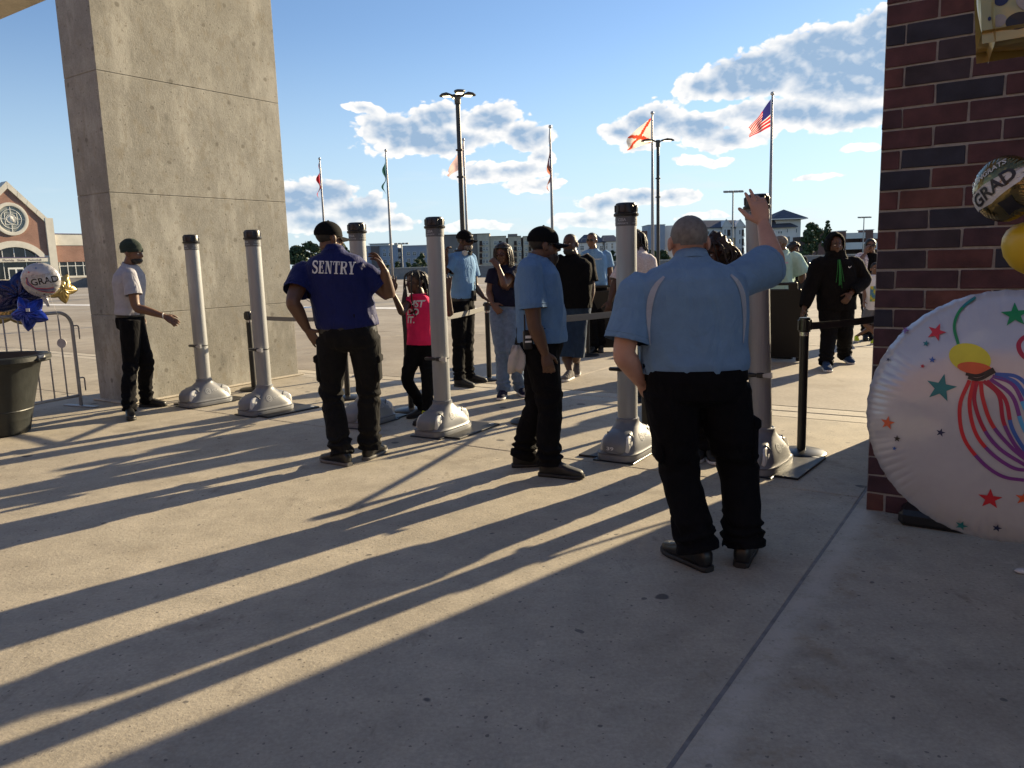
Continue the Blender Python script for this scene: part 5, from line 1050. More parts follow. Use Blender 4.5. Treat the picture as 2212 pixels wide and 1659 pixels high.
# ------------------------------------------------------------------ folding sign boards
m_board = mat('black_board', (.008, .008, .009), .55, var=.2, scale=5)
def a_board(loc, rz, label, w=.68, h=1.12, spread=.30):
    t = empty('sandwich_board', (*loc, 0), rz, label, 'sign board', 'folding sign boards')
    for s in (-1, 1):
        tl_ = math.atan2(spread, h); Rm = rotm(0, s*tl_); c = V3(0, -s*spread/2, h/2)
        mb = MB(); mb.box(c, (w, .035, h*.93), Rm, bev=.01); pn = mb.build('panel', m_board, t)
        mb = MB()
        for sx in (-1, 1): mb.box(Rm @ V3(sx*(w/2-.05), 0, -h*.48)+c, (.10, .05, .07), Rm, bev=.01)
        mb.build('foot', m_board, t)
        mb = MB()
        for sx in (-1, 1): mb.box(Rm @ V3(sx*w*.36, 0, h*.50)+c, (w*.16, .04, .12), Rm, bev=.012)
        mb.box(Rm @ V3(0, 0, h*.535)+c, (w*.7, .035, .035), Rm, bev=.01); mb.build('handle', m_board, t)
        mb = MB()
        for sz in (-.2, .25): mb.box(Rm @ V3(-w*.44, -s*.02, h*sz)+c, (.12, .012, .035), Rm, bev=.004)
        mb.build('latch', m_blk, pn)
a_board((3.72, 10.85), R(-28), 'black folding sign board behind the right metal detector pillar', .74, 1.10, .42)
a_board((1.50, 12.75), R(-8), 'black folding sign board below the far guard in sunglasses', .86, 1.06, .34)
# ------------------------------------------------------------------ balloons
def foil(name, col, rough=.22, metal=.0, bump=.15, bscale=14):
    return mat(name, col, rough, metal, var=.06, scale=6, bump=bump, bscale=bscale, coat=.3)
m_foilw = foil('white_foil', (.46, .455, .475), .22, .15, .22, 9)
m_foilb = foil('blue_foil', (.012, .035, .30), .16, .55, .25)
m_foiln = foil('navy_foil', (.008, .014, .085), .2, .55, .25)
m_foilg = foil('gold_foil', (.44, .33, .13), .30, .75, .25)
m_foilk = foil('black_gold_foil', (.20, .15, .06), .14, .9, .3)
m_string = mat('balloon_ribbon', (.62, .58, .55), .5)
PRINT = {k: mat('print_'+k, c, .4) for k, c in dict(red=(.50, .02, .03), orange=(.62, .10, .03), green=(.01, .22, .06), teal=(.01, .16, .17), navy=(.015, .02, .07), blue=(.03, .10, .36), purple=(.16, .03, .20), yellow=(.62, .55, .03), black=(.012, .010, .012), sky=(.06, .30, .55), crimson=(.36, .01, .04), grey=(.30, .27, .24), silver=(.55, .54, .52)).items()}
def disc_depth(rho, T): return T*np.maximum(0, 1-np.clip(rho, 0, 1)**2.3)**.62
def foil_disc(name, loc, Rr, T, face, label, cat='balloon', group=None, m=None, crease=.007, tilt=0.0, nc=52, sq=1.0):
    """two-sided round foil balloon; local -y is the printed face"""
    d = norm(face); rz = math.atan2(d[0], -d[1]); t = empty(name, loc, 0, label, cat, group); t.rotation_euler = (tilt, 0, rz)
    nt_, nr = 264, 20; V = []; F = []
    rs = np.random.default_rng(int(Rr*1000)); ph = rs.uniform(0, 6.28, 8)
    for side in (-1, 1):
        k0 = len(V)
        for i in range(nr+1):
            rho = (i/nr)**.8
            for j in range(nt_):
                th = 2*math.pi*j/nt_; w = max(0, (rho-.70)/.30); sn_ = math.sin(nc*th+ph[0]+1.5*math.sin(7*th+ph[5])); rip = crease*w**1.2*((1-abs(sn_))*1.6-.6+.5*math.sin((nc*.37)//1*th+ph[1]))*math.sin(math.pi*min(1, w*.93))**.5 if w > 0 else 0
                edge = Rr*(1-.008*abs(math.sin(nc*th/2+ph[2]))*(rho > .98)); dent = .010*Rr*math.sin(3*th+ph[3])*rho*(1-rho)
                V.append((edge*rho*math.cos(th), side*(float(disc_depth(np.array(rho), T))+rip+dent+.001), edge*rho*math.sin(th)*sq))
        for i in range(nr):
            for j in range(nt_):
                a = k0+i*nt_+j; b = k0+i*nt_+(j+1) % nt_; c = b+nt_; e = a+nt_; F.append([a, b, c, e] if side < 0 else [a, e, c, b])
    make('foil', V, F, m or m_foilw, t, True); return t
def disc_decal(root, shapes, Rr, T, name, m, sq=1.0, off=.0025):
    """shapes: list of (V,F) flat in local x,z; laid onto the printed face"""
    mb = MB()
    for V, F in shapes:
        V = np.asarray(V, float); rho = np.hypot(V[:, 0], V[:, 1]/sq)/Rr; y = -(disc_depth(rho, T)+off+.006*np.maximum(0, (rho-.62)/.38)); mb.add(np.column_stack([V[:, 0], y, V[:, 1]]), F)
    return mb.build(name, m, root)
def subdiv_fan(V, F, k=1):
    for _ in range(k):
        V = [tuple(v) for v in V]; G = []
        for f in F:
            for i in range(1, len(f)-1):
                a, b, c = f[0], f[i], f[i+1]; mids = []
                for p, q in ((a, b), (b, c), (c, a)): V.append(tuple((np.array(V[p])+np.array(V[q]))/2)); mids.append(len(V)-1)
                G += [[a, mids[0], mids[2]], [mids[0], b, mids[1]], [mids[2], mids[1], c], mids]
        F = G
    return np.array(V), F
BR, BT = .404, .15
bal = foil_disc('foil_balloon', (1.56, 2.42, .965), BR, BT, (-.56, -.83, 0), 'giant white round foil balloon printed with stars and a tassel', tilt=R(-5))
PX = .404/283
def bz(zx, zy): return ((1854+.397*zx-2165)*PX, -(603.5+.3968*zy-905)*PX)
stars = [(437, 292, 52, 'red', .3), (390, 357, 19, 'teal', .1), (430, 447, 19, 'blue', 0), (383, 485, 14, 'red', .2), (485, 600, 80, 'teal', .15), (190, 460, 13, 'navy', .4), (265, 283, 26, 'purple', .5), (215, 828, 42, 'orange', .1), (498, 848, 25, 'navy', .2), (273, 913, 21, 'black', .0), (260, 974, 14, 'blue', .1), (752, 1193, 60, 'red', .0), (792, 1364, 25, 'navy', .2), (620, 1385, 34, 'teal', .3), (805, 190, 68, 'green', -.1), (895, 122, 27, 'purple', .2), (905, 1168, 42, 'orange', .1), (1010, 330, 40, 'red', .2), (1100, 900, 50, 'green', .1)]
for zx, zy, r_, c_, ro in stars:
    V, F = star_shape(r_*.397*PX, .40, ro); V, F = subdiv_fan(V, F, 1); x, z = bz(zx, zy); disc_decal(bal, [(V+np.array([x, z, 0]), F)], BR, BT, 'printed_star', PRINT[c_])
def zcurve(pts, sub=6): return catmull(np.array([bz(*p) for p in pts]), sub)
for pts, w, c_ in (([(612, 92), (545, 165), (524, 255), (552, 355)], 15, 'green'), ([(612, 92), (575, 125), (555, 150)], 15, 'teal')):
    V, F = flat_line(zcurve(pts), w*.397*PX); disc_decal(bal, [(V, F)], BR, BT, 'printed_cord', PRINT[c_], off=.0035 if c_ == 'teal' else .0025)
def ell(cx, cy, rx, ry, rot, n=28):
    x, z = bz(cx, cy); t = np.linspace(0, 2*math.pi, n, endpoint=False); X = np.cos(t)*rx*.397*PX; Y = np.sin(t)*ry*.397*PX; c, s = math.cos(rot), math.sin(rot)
    V = np.vstack([[x, z, 0], np.column_stack([x+X*c-Y*s, z+X*s+Y*c, np.zeros(n)])]); return subdiv_fan(V, [[0, i+1, (i+1) % n+1] for i in range(n)], 1)
disc_decal(bal, [ell(612, 428, 104, 76, -.35)], BR, BT, 'printed_knob', PRINT['yellow'], off=.003)
disc_decal(bal, [ell(640, 482, 84, 32, -.1)], BR, BT, 'printed_knob_shade', PRINT['orange'], off=.004)
disc_decal(bal, [flat_line(zcurve(p), 17*.397*PX) for p in ([(600, 515), (660, 520), (728, 480)], [(612, 533), (665, 540), (735, 492)])], BR, BT, 'printed_band', PRINT['black'], off=.005)
strands = [([(620, 548), (583, 690), (610, 860), (700, 985), (800, 1055), (900, 1065)], 'red', 'purple'), ([(640, 550), (628, 680), (665, 830), (740, 930), (840, 1000), (910, 1010)], 'red', 'purple'), ([(655, 550), (650, 660), (700, 800), (780, 905), (905, 985)], 'crimson', 'purple'), ([(672, 550), (690, 650), (740, 780), (830, 890), (910, 960)], 'red', 'purple'),
           ([(685, 548), (760, 620), (790, 760), (850, 880), (910, 940)], 'crimson', 'purple'), ([(700, 545), (790, 640), (830, 790), (910, 930)], 'crimson', 'blue'), ([(715, 535), (820, 620), (870, 760), (915, 850)], 'purple', 'sky'), ([(725, 520), (820, 560), (880, 680), (920, 790)], 'purple', 'sky'), ([(735, 508), (830, 515), (890, 570), (920, 640)], 'blue', 'sky'), ([(735, 515), (830, 545), (890, 640), (925, 720)], 'blue', 'sky')]
for pts, c1_, c2_ in strands:
    C_ = zcurve(pts, 7); h = int(len(C_)*.55)
    for seg, c_ in ((C_[:h+1], c1_), (C_[h:], c2_)): V, F = flat_line(seg, 19*.397*PX); disc_decal(bal, [(V, F)], BR, BT, 'printed_strand', PRINT[c_])
C_ = zcurve([(905, 310), (860, 305), (832, 345), (850, 400), (905, 435), (960, 410), (985, 360)], 7); V, F = flat_line(C_, 22*.397*PX); disc_decal(bal, [(V, F)], BR, BT, 'printed_script', PRINT['crimson'])
# gold polka-dot cube balloon
cb = empty('foil_balloon', (1.845, 2.78, 2.372), 0, 'gold foil balloon with grey and black dots at the top right corner', 'balloon'); cb.rotation_euler = (R(-14), R(-3), R(-24)); cb.scale = (1, .42, 1)
n = 28; S_ = .21; V = []; F = []
def cube_pt(u, v, ax, sg):
    p = np.zeros(3); o = [k for k in range(3) if k != ax]; p[o[0]] = u; p[o[1]] = v; p[ax] = sg
    bul = .82+.18*(1-u*u)*(1-v*v); q = p.copy(); q[ax] = sg*bul; wr = .016*math.sin(9*u+4*v+ax)*(abs(u)**3+abs(v)**3)+.010*math.sin(16*(u+v)); q[ax] += sg*wr*(1-abs(u)**6)*(1-abs(v)**6); return q*S_
for ax in range(3):
    for sg in (-1, 1):
        k0 = len(V)
        for i in range(n+1):
            for j in range(n+1): V.append(cube_pt(2*i/n-1, 2*j/n-1, ax, sg)*1.0)
        for i in range(n):
            for j in range(n):
                a = k0+i*(n+1)+j; f = [a, a+n+1, a+n+2, a+1]
                if (sg > 0) == (ax == 1): f = f[::-1]
                F.append(f)
# meet the corners: faces pulled in by the bulge share their rims
V = [tuple(v) for v in V]; co = make('foil', V, F, m_foilg, cb, True)
bmm = bmesh.new(); bmm.from_mesh(co.data); bmesh.ops.remove_doubles(bmm, verts=bmm.verts, dist=.0005); bmesh.ops.recalc_face_normals(bmm, faces=bmm.faces); bmm.to_mesh(co.data); bmm.free()
dk = .1852*2.78/1680
def cdot(zx, zy, rx, ry, c_, off=.004):
    cx = -.205+(zx-870)*dk; cz = -.205+(770-zy)*dk; t = np.linspace(0, 2*math.pi, 24, endpoint=False); pts = [(cx, cz)]+[(cx+math.cos(a)*rx*dk, cz+math.sin(a)*ry*dk) for a in t]; vv = []
    for x, z in pts: u, v = np.clip(x/S_, -.99, .99), np.clip(z/S_, -.99, .99); q = cube_pt(u, v, 1, -1); vv.append((x, q[1]-off, z))
    Vv, Ff = np.array(vv), [[0, i+1, (i+1) % 24+1] for i in range(24)]; make('printed_dot', Vv, Ff, PRINT[c_], cb)
for a_ in ((1045, 235, 95, 170, 'navy'), (1370, 375, 195, 170, 'grey'), (1020, 562, 68, 70, 'grey'), (1195, 605, 120, 92, 'black'), (1510, 605, 68, 70, 'navy'), (1545, 705, 48, 42, 'grey'), (1495, 195, 20, 20, 'silver'), (930, 520, 16, 24, 'navy'), (1400, 30, 90, 60, 'silver'), (1650, 250, 80, 90, 'black')): cdot(*a_)
# round gold/black foil with lettering, yellow latex balloon
gb = foil_disc('foil_balloon', (1.705, 2.72, 1.695), .112, .07, (-.93, -.36, .0), 'small gold and black foil balloon lettered for a graduate', m=m_foilk, crease=.004, tilt=R(4), nc=30)
V, F = subdiv_fan(np.array([(-.115, -.035, 0), (-.09, -.075, 0), (0, -.045, 0), (.085, .02, 0), (.11, .075, 0), (.06, .06, 0), (-.03, .02, 0)]), [list(range(7))], 3); disc_decal(gb, [(V, F)], .112, .07, 'printed_banner', PRINT['silver'], off=.002)
def rot2(V, a): V = np.asarray(V, float).copy(); c, s = math.cos(a), math.sin(a); x, y = V[:, 0].copy(), V[:, 1].copy(); V[:, 0] = x*c-y*s; V[:, 1] = x*s+y*c; return V
tv, tf = text_shape('GRAD', .062, .03); disc_decal(gb, [(rot2(tv, R(36))+np.array([.002, .004, 0]), tf)], .112, .07, 'lettering', PRINT['black'], off=.0045)
tv, tf = text_shape('CONGRATS', .026, .02); disc_decal(gb, [(rot2(tv, R(32))+np.array([-.028, .055, 0]), tf)], .112, .07, 'lettering', PRINT['silver'], off=.004)
disc_decal(gb, [(lambda q: (q[0]+np.array([.055, -.055, 0]), q[1]))(subdiv_fan(*star_shape(.035, .6, .3, 4), 1))], .112, .07, 'printed_cap', PRINT['black'], off=.004)
yb = empty('latex_balloon', (1.815, 2.74, 1.495), 0, 'plain yellow latex balloon at the right edge', 'balloon')
V, F = lathe([(.004, -.102), (.010, -.098), (.006, -.094), (.03, -.082), (.055, -.062), (.076, -.030), (.085, .008), (.083, .035), (.072, .060), (.05, .078), (.025, .086), (0, .088)], 32); make('skin', V, F, mat('yellow_latex', (.62, .42, .02), .35, var=.06, scale=6), yb, True)
# the balloon bunch on the crowd barrier
wb = foil_disc('foil_balloon', (-4.945, 8.32, 1.462), .187, .085, (.35, -.93, .12), 'white round foil balloon with black lettering above the crowd barrier', crease=.006, tilt=R(6), sq=.97)
for s_, sz, x, z, m_ in (('GRAD', .095, .045, -.005, 'black'), ('Congrats', .055, .03, .058, 'grey')):
    tv, tf = text_shape(s_, sz, .015 if m_ == 'black' else .0); disc_decal(wb, [(rot2(tv, R(8))+np.array([x, z, 0]), tf)], .187, .085, 'lettering', PRINT[m_], off=.003)
for k in range(6):
    C_ = catmull(np.array([(-.11, .035-.008*k), (-.125+.012*k, -.03-.006*k), (-.05+.006*k, -.075-.006*k), (.06, -.085-.009*k), (.12, -.075-.012*k)]), 6); V, F = flat_line(C_, .0055); disc_decal(wb, [(V, F)], .187, .085, 'printed_strand', PRINT[('red', 'purple', 'blue', 'grey', 'purple', 'red')[k]], off=.003)
for x, z, r_, c_ in ((-.12, .03, .012, 'black'), (-.05, -.13, .008, 'black'), (-.02, -.14, .010, 'grey'), (.02, -.15, .014, 'black'), (-.02, .13, .010, 'blue'), (.11, -.05, .010, 'grey'), (-.09, .09, .010, 'red')): V, F = star_shape(r_, .42, .1); disc_decal(wb, [(V+np.array([x, z, 0]), F)], .187, .085, 'printed_star', PRINT[c_], off=.003)
V, F = loft([ringpts((.035*k/4, 0, -.175-.028*k), (1, 0, 0), (0, 1, 0), w, .004, 10) for k, w in enumerate((.022, .026, .024, .018, .012))]); make('tail', V, F, m_foilw, wb, True)
def star_balloon(loc, Rr, T, face, roll, m, label, tilt=0.0):
    d = norm(face); t = empty('star_balloon', loc, 0, label, 'balloon', 'star balloons on the barrier'); t.rotation_euler = (tilt, 0, math.atan2(d[0], -d[1])); nt_, nr = 100, 9; V = []; F = []
    def rb(th):
        a = ((th/(2*math.pi)*5) % 1.0); w = abs(a-.5)*2; return Rr*(.62+.38*w**1.25)
    for side in (-1, 1):
        k0 = len(V)
        for i in range(nr+1):
            rho = i/nr
            for j in range(nt_):
                th = 2*math.pi*j/nt_; r_ = rb(th)*rho; w = abs(((th/(2*math.pi)*5) % 1.0)-.5)*2
                th_ = T*(1-rho**2.2)**.7*(1-.15*w)+.010*rho*math.sin(rho*10+j*.9)*(1-rho)*2
                a = th+roll; V.append((r_*math.sin(a), side*(th_+.0008), r_*math.cos(a)))
        for i in range(nr):
            for j in range(nt_):
                a = k0+i*nt_+j; b = k0+i*nt_+(j+1) % nt_; c = b+nt_; e = a+nt_; F.append([a, e, c, b] if side < 0 else [a, b, c, e])
    make('foil', V, F, m, t, True); return t
sb1 = star_balloon((-5.30, 8.46, 1.31), .27, .10, (.5, -.85, .1), .25, m_foiln, 'dark navy star balloon left of the white round balloon', R(8))
sb2 = star_balloon((-5.10, 8.30, 1.12), .20, .085, (.2, -.95, -.1), .75, m_foilb, 'shiny royal blue star balloon hanging on the barrier rail', R(-8))
sb3 = star_balloon((-4.84, 8.50, 1.36), .17, .06, (.8, -.6, .2), .45, m_foilg, 'gold star balloon peeking out behind the white round one', R(5))
sb4 = star_balloon((-5.50, 8.62, 1.16), .22, .07, (.6, -.8, .1), .1, m_foilg, 'gold star balloon low at the left edge', R(-5))
for sb, z in ((sb1, -.05), (sb2, .02)):
    V, F = box((.02, -.108 if sb is sb1 else -.094, z), (.035, .004, .035)); make('sticker', V, F, PRINT['silver'], sb)
wt = empty('balloon_tag', (-4.83, 8.36, .78), 0, 'pale round tag hanging on a ribbon in front of the barrier', 'tag')
V, F = cyl((0, -.004, 0), (0, .004, 0), .05, .05, 24); make('disc', V, F, mat('tag_plastic', (.42, .40, .40), .5), wt, auto=40)
make('ribbon', *tube([(0, 0, .05), (.004, 0, .25), (-.03, -.02, .42), (-.06, -.03, .55)], .0016, 6, 3), m_string, wt, True)

# ------------------------------------------------------------------ small things on the ground
sb_ = empty('black_weight', (2.30, 4.10, 0), GRZ, 'black rubber weight at the foot of the brick pillar', 'weight'); V, F = box((.0, 0, .045), (.34, .22, .09), None, .025); make('body', V, F, m_blk, sb_); V, F = box((.0, 0, .10), (.12, .08, .03), None, .01); make('grip', V, F, m_blk, sb_)
lt = tag(make('plastic_litter', *ellipsoid((0, 0, .012), (.035, .022, .012), n=14, m=8), mat('white_plastic', (.62, .60, .58), .4), None, True, loc=(2.34, 3.42, 0)), 'small white plastic scrap under the giant balloon', 'litter')
mb = MB(); mb.box((0, 0, .012), (.17, .055, .016), None, bev=.006); pb = mb.build('metal_bracket', mat('worn_steel', (.28, .27, .26), .5, .5, var=.3, scale=20), None, loc=(1.66, 2.06, 0)); pb.rotation_euler = (0, 0, R(-14)); tag(pb, 'flat metal bracket with two holes at the lower right', 'bracket')
for dx, dy in ((-.06, .012), (-.055, -.014)): V, F = cyl((dx, dy, .0195), (dx, dy, .0205), .007, .007, 12); make('hole', V, F, m_blackp, pb)
# ------------------------------------------------------------------ people
def skin(name, c): return mat('skin_'+name, c, .48, var=.14, scale=9, bump=.06, bscale=120, spec=.45)
def cloth(name, c, rough=.85, var=.12, sheen=.06, scale=14, bump=.10, bscale=70, hue=None, crease=.34): return mat('cloth_'+name, c, rough, 0, var, scale, bump, bscale, sheen, .10, hue=hue, crease=crease)
m_hair = mat('hair_black', (.010, .008, .007), .55, var=.4, scale=40, bump=.4, bscale=150)
m_hairb = mat('hair_brown', (.022, .011, .007), .45, var=.4, scale=30, bump=.4, bscale=120)
m_hairg = mat('hair_grey', (.16, .145, .13), .7, var=.3, scale=40, bump=.3, bscale=200)
m_eye = mat('eye', (.55, .52, .48), .2); m_shades = mat('dark_lens', (.01, .01, .012), .12)
m_leather = mat('black_leather', (.012, .012, .012), .35, var=.3, scale=20, bump=.1)
m_rubber = mat('black_rubber', (.014, .014, .014), .6, var=.3, scale=20); m_solew = mat('white_sole', (.62, .60, .57), .6, var=.1)
def hand_shells(w, d, thumb, palm, curl=.5, spread=.12, s=1.0, tcurl=.3, fc=(1, 1, 1, 1)):
    w = np.asarray(w, float); d = norm(d); palm = norm(np.asarray(palm)-d*np.dot(palm, d)); t = norm(np.asarray(thumb)-d*np.dot(thumb, d)-palm*np.dot(thumb, palm)); out = []
    u = t; v = palm
    out.append(loft([ringpts(w+d*x*s, u, v, a*s, b*s, 14, 2.6) for x, a, b in ((-.02, .024, .019), (.005, .027, .020), (.035, .036, .019), (.07, .042, .017), (.092, .041, .014), (.098, .034, .009))]))
    for off, L_, k in ((.031, .072, 0), (.0105, .082, 1), (-.0105, .077, 2), (-.030, .060, 3)):
        a = (off/.031)*spread; dd = norm(d*math.cos(a)+u*math.sin(a)); p = w+d*.088*s+u*off*s*1.05; pts = [p]; cv = curl*fc[k]; c0 = cv*(.35+.08*k); cum = c0
        for q, fr in enumerate((.45, .30, .25)):
            dir_ = dd*math.cos(cum)+v*math.sin(cum); p = p+dir_*L_*fr*s; pts.append(p); cum += cv*.62
        out.append(tube(pts, np.array([.0098, .0092, .0086, .0072])*s, 9, 3))
    b = w+d*.022*s+u*.026*s; td = norm(d*.62+u*.72+v*.25); p1 = b+td*.038*s; td2 = norm(d*.85+u*.40+v*(.2+tcurl)); p2 = p1+td2*.034*s; p3 = p2+norm(td2+v*tcurl)*.027*s
    out.append(tube([b-td*.012*s, b, p1, p2, p3], np.array([.014, .0145, .012, .011, .0085])*s, 10, 3)); return out
def head_frame(hh, pitch=0.0, roll=0.0):
    F_ = V3(math.sin(R(hh)), math.cos(R(hh)), 0); X = V3(math.cos(R(hh)), -math.sin(R(hh)), 0); Z = V3(0, 0, 1)
    f = F_*math.cos(R(pitch))+Z*math.sin(R(pitch)); z = Z*math.cos(R(pitch))-F_*math.sin(R(pitch)); x = X*math.cos(R(roll))+z*math.sin(R(roll)); z = z*math.cos(R(roll))-X*math.sin(R(roll)); return np.column_stack([x, f, z])
def head_shells(c, M, s=1.0, fat=1.0):
    E_ = lambda p, r: ellipsoid(c+M @ (V3(*p)*s), np.array(r)*s, M)
    out = [E_((0, -.012, .030), (.077*fat**.5, .097, .086)), E_((0, .022, -.026), (.066*fat, .072, .085)), E_((0, .034, -.070), (.052*fat, .054, .042)), E_((0, .070, -.096), (.024*fat, .021, .018)), E_((0, .080, .022), (.046, .014, .010)),
           E_((.038, .066, -.022), (.022*fat, .020, .022)), E_((-.038, .066, -.022), (.022*fat, .020, .022)), E_((0, .086, -.058), (.024, .012, .0075)), E_((0, .084, -.072), (.021, .012, .0075)), E_((.081*fat**.5+.002, -.012, -.012), (.012, .021, .034)), E_((-.081*fat**.5-.002, -.012, -.012), (.012, .021, .034))]
    out.append(tube([c+M @ (V3(0, .084, .018)*s), c+M @ (V3(0, .098, -.008)*s), c+M @ (V3(0, .107, -.026)*s)], np.array([.008, .010, .014])*s, 10, 3)); out.append(E_((0, .094, -.032), (.021, .012, .009))); return out
def shell_part(name, c, M, s, cen, rad, keep, m, parent, noise=0.0, nf=60, n=40, mm=26, off=0.0):
    """part of an ellipsoid about the head, kept where keep(p) in head units"""
    V, F = ellipsoid((0, 0, 0), np.array(rad), None, n, mm); L_ = V+np.array(cen)
    if noise: L_ = L_+norm_rows(V)*(noise*fbm(L_*nf, 3, 9))[:, None]
    F = [f for f in F if keep(L_[f].mean(0))]; used = sorted({i for f in F for i in f}); mp = {a: b for b, a in enumerate(used)}
    return make(name, (c+(L_[used]*s) @ M.T), [[mp[i] for i in f] for f in F], m, parent, True)
def norm_rows(V): return V/np.maximum(np.linalg.norm(V, axis=1, keepdims=True), 1e-9)
def cap_part(c, M, s, m, parent, brim=True, back=False, logo=None):
    cp = shell_part('cap', c, M, s, (0, -.012, .036), (.085, .106, .088), lambda p: p[2] > .018-.10*(p[1]-.0)*(-.25), m, parent, n=44, mm=30)
    mb = MB(); rings = []
    t = np.linspace(0, 2*math.pi, 40, endpoint=False); low = np.column_stack([np.cos(t)*.0855, np.sin(t)*.1065-.012, np.full(40, .016)+.025*np.sin(t)*(-.25)]); 
    for dz, k in ((0, 1.0), (.012, 1.012), (.028, 1.008)): rings.append(c+((low*np.array([k, k, 1])+np.array([0, 0, dz]))*s) @ M.T)
    V, F = loft(rings, cap=False); make('cap_band', V, F, m, cp, True)
    if brim:
        V = []; nx, ny = 14, 8
        for i in range(nx+1):
            a = (i/nx-.5)*2; 
            for j in range(ny+1):
                f = j/ny; y0 = -.012+.104*math.sqrt(max(0, 1-(a*.86)**2)); y = y0+f*.078*math.sqrt(max(0.02, 1-a*a*.85)); x = a*.074*(1+.05*f); z = .016-.012*f-.030*a*a*(.4+.6*f); V.append((x, y, z))
        V = np.array(V); top = V+np.array([0, 0, .003]); F = []; k = ny+1
        for i in range(nx):
            for j in range(ny): a = i*k+j; F.append([a, a+k, a+k+1, a+1])
        n0 = len(V); F2 = [[x+n0 for x in f[::-1]] for f in F]; make('brim', c+(np.vstack([V, top])*s) @ M.T, F+F2, m, cp, True)
    V, F = ellipsoid(c+M @ (V3(0, -.012, .125)*s), np.array([.008, .008, .005])*s, M, 10, 6); make('cap_button', V, F, m, cp, True)
    if back:
        V, F = tube([c+M @ (V3(x, -.115+abs(x)*.4, z)*s) for x, z in ((-.03, .018), (-.02, .045), (0, .055), (.02, .045), (.03, .018))], .004*s, 6, 3); make('strap_arch', V, F, m, cp, True)
    if logo:
        tv, tf = text_shape(logo, .020, .02); make('cap_lettering', c+(np.array([(-p[0]*1.0, -.012+.107*math.sqrt(max(0, 1-(p[0]/.085)**2-((.025+p[1])/.088)**2))+.002, .061+p[1]) for p in tv])*s) @ M.T, tf, mat('cap_thread', (.55, .55, .55), .8), cp)
    return cp
def strands(c, M, s, count, length, r, m, parent, seed, name='hair', front=False, ymax=.25, gravity=1.0, wave=.012, thick_end=.6, spread=.03):
    rs = np.random.default_rng(seed); mb = MB(); k = 0
    while k < count:
        a = rs.uniform(0, 2*math.pi); e = rs.uniform(.05, 1.15); d = V3(math.cos(a)*math.cos(e), math.sin(a)*math.cos(e), math.sin(e))
        if d[1] > ymax and e < 1.0 and not front: continue
        p0 = V3(0, -.012, .030)+d*V3(.079, .099, .088); o = norm(V3(d[0], d[1]-.25, 0)+rs.normal(0, .15, 3)*V3(1, 1, 0)); R_ = V3(.086+rs.uniform(0, spread), .108+rs.uniform(0, spread), 0); pts = [p0]
        side = V3(0, -.012, 0)+o*R_; pts.append(V3(side[0]*.95, side[1]*.95, max(p0[2]*.55, .02))); ln = length*rs.uniform(.75, 1.1); ph = rs.uniform(0, 6)
        for q in (.35, .7, 1.0): pts.append(V3(side[0]*1.05+wave*math.sin(ph+q*5), side[1]*1.05+wave*math.cos(ph+q*4), .02-ln*q))
        P_ = c+(np.array(pts)*s) @ M.T; Pw = P_.copy(); mb.add(*tube(Pw, np.array([r, r, r, r*.9, r*thick_end])*s, 6, 3)); k += 1
    return mb.build(name, m, parent, True)
def shoe(ft, hd_, m, msole, parent, s=1.0, z=0.0, pitch=0.0):
    d = V3(math.sin(R(hd_)), math.cos(R(hd_)), 0); n = V3(d[1], -d[0], 0); zz = V3(0, 0, 1)
    d2 = d*math.cos(R(pitch))+zz*math.sin(R(pitch)); z2 = zz*math.cos(R(pitch))-d*math.sin(R(pitch)); o = np.asarray(ft)+V3(0, 0, z)
    prof = ((-.128, .018, .060), (-.118, .034, .085), (-.07, .040, .112), (-.02, .042, .108), (.03, .045, .086), (.08, .049, .066), (.125, .046, .054), (.158, .034, .045), (.172, .012, .036))
    V, F = loft([ringpts(o+d2*x*s+z2*(h/2+.012)*s, n, z2, w*s, h/2*s, 18, 2.7) for x, w, h in prof]); sh = make('shoe', V, F, m, parent, True)
    V, F = loft([ringpts(o+d2*x*s*1.03+z2*h*s, n, z2, w*1.0*s, .0135*s, 20, 5) for x, w, h in ((-.132, .024, .0135), (-.12, .036, .0135), (-.03, .041, .0135), (.04, .047, .0135), (.09, .052, .0135), (.135, .047, .0145), (.165, .032, .017), (.178, .012, .020))]); make('sole', V, F, msole, sh, auto=45)
    mb = MB()
    for k in range(4): x = .0+k*.026; h = .098-k*.011; mb.add(*tube([o+(d2*x+n*.026+z2*h*.90)*s, o+(d2*(x+.006)+z2*(h+.012))*s, o+(d2*x-n*.026+z2*h*.90)*s], .0032*s, 5, 2))
    mb.build('lace', m, sh, True); return sh
def glasses(c, M, s, m, parent):
    mb = MB()
    for sx in (-1, 1):
        V, F = ellipsoid(c+M @ (V3(sx*.032, .092, .002)*s), np.array([.027, .008, .018])*s, M, 14, 8); mb.add(V, F); mb.add(*tube([c+M @ (V3(sx*.056, .085, .006)*s), c+M @ (V3(sx*.078, .04, .008)*s), c+M @ (V3(sx*.083, -.01, .0)*s)], .003*s, 6, 2))
    mb.add(*tube([c+M @ (V3(-.012, .100, .006)*s), c+M @ (V3(.012, .100, .006)*s)], .003*s, 6, 1)); return mb.build('glasses', m, parent, True)
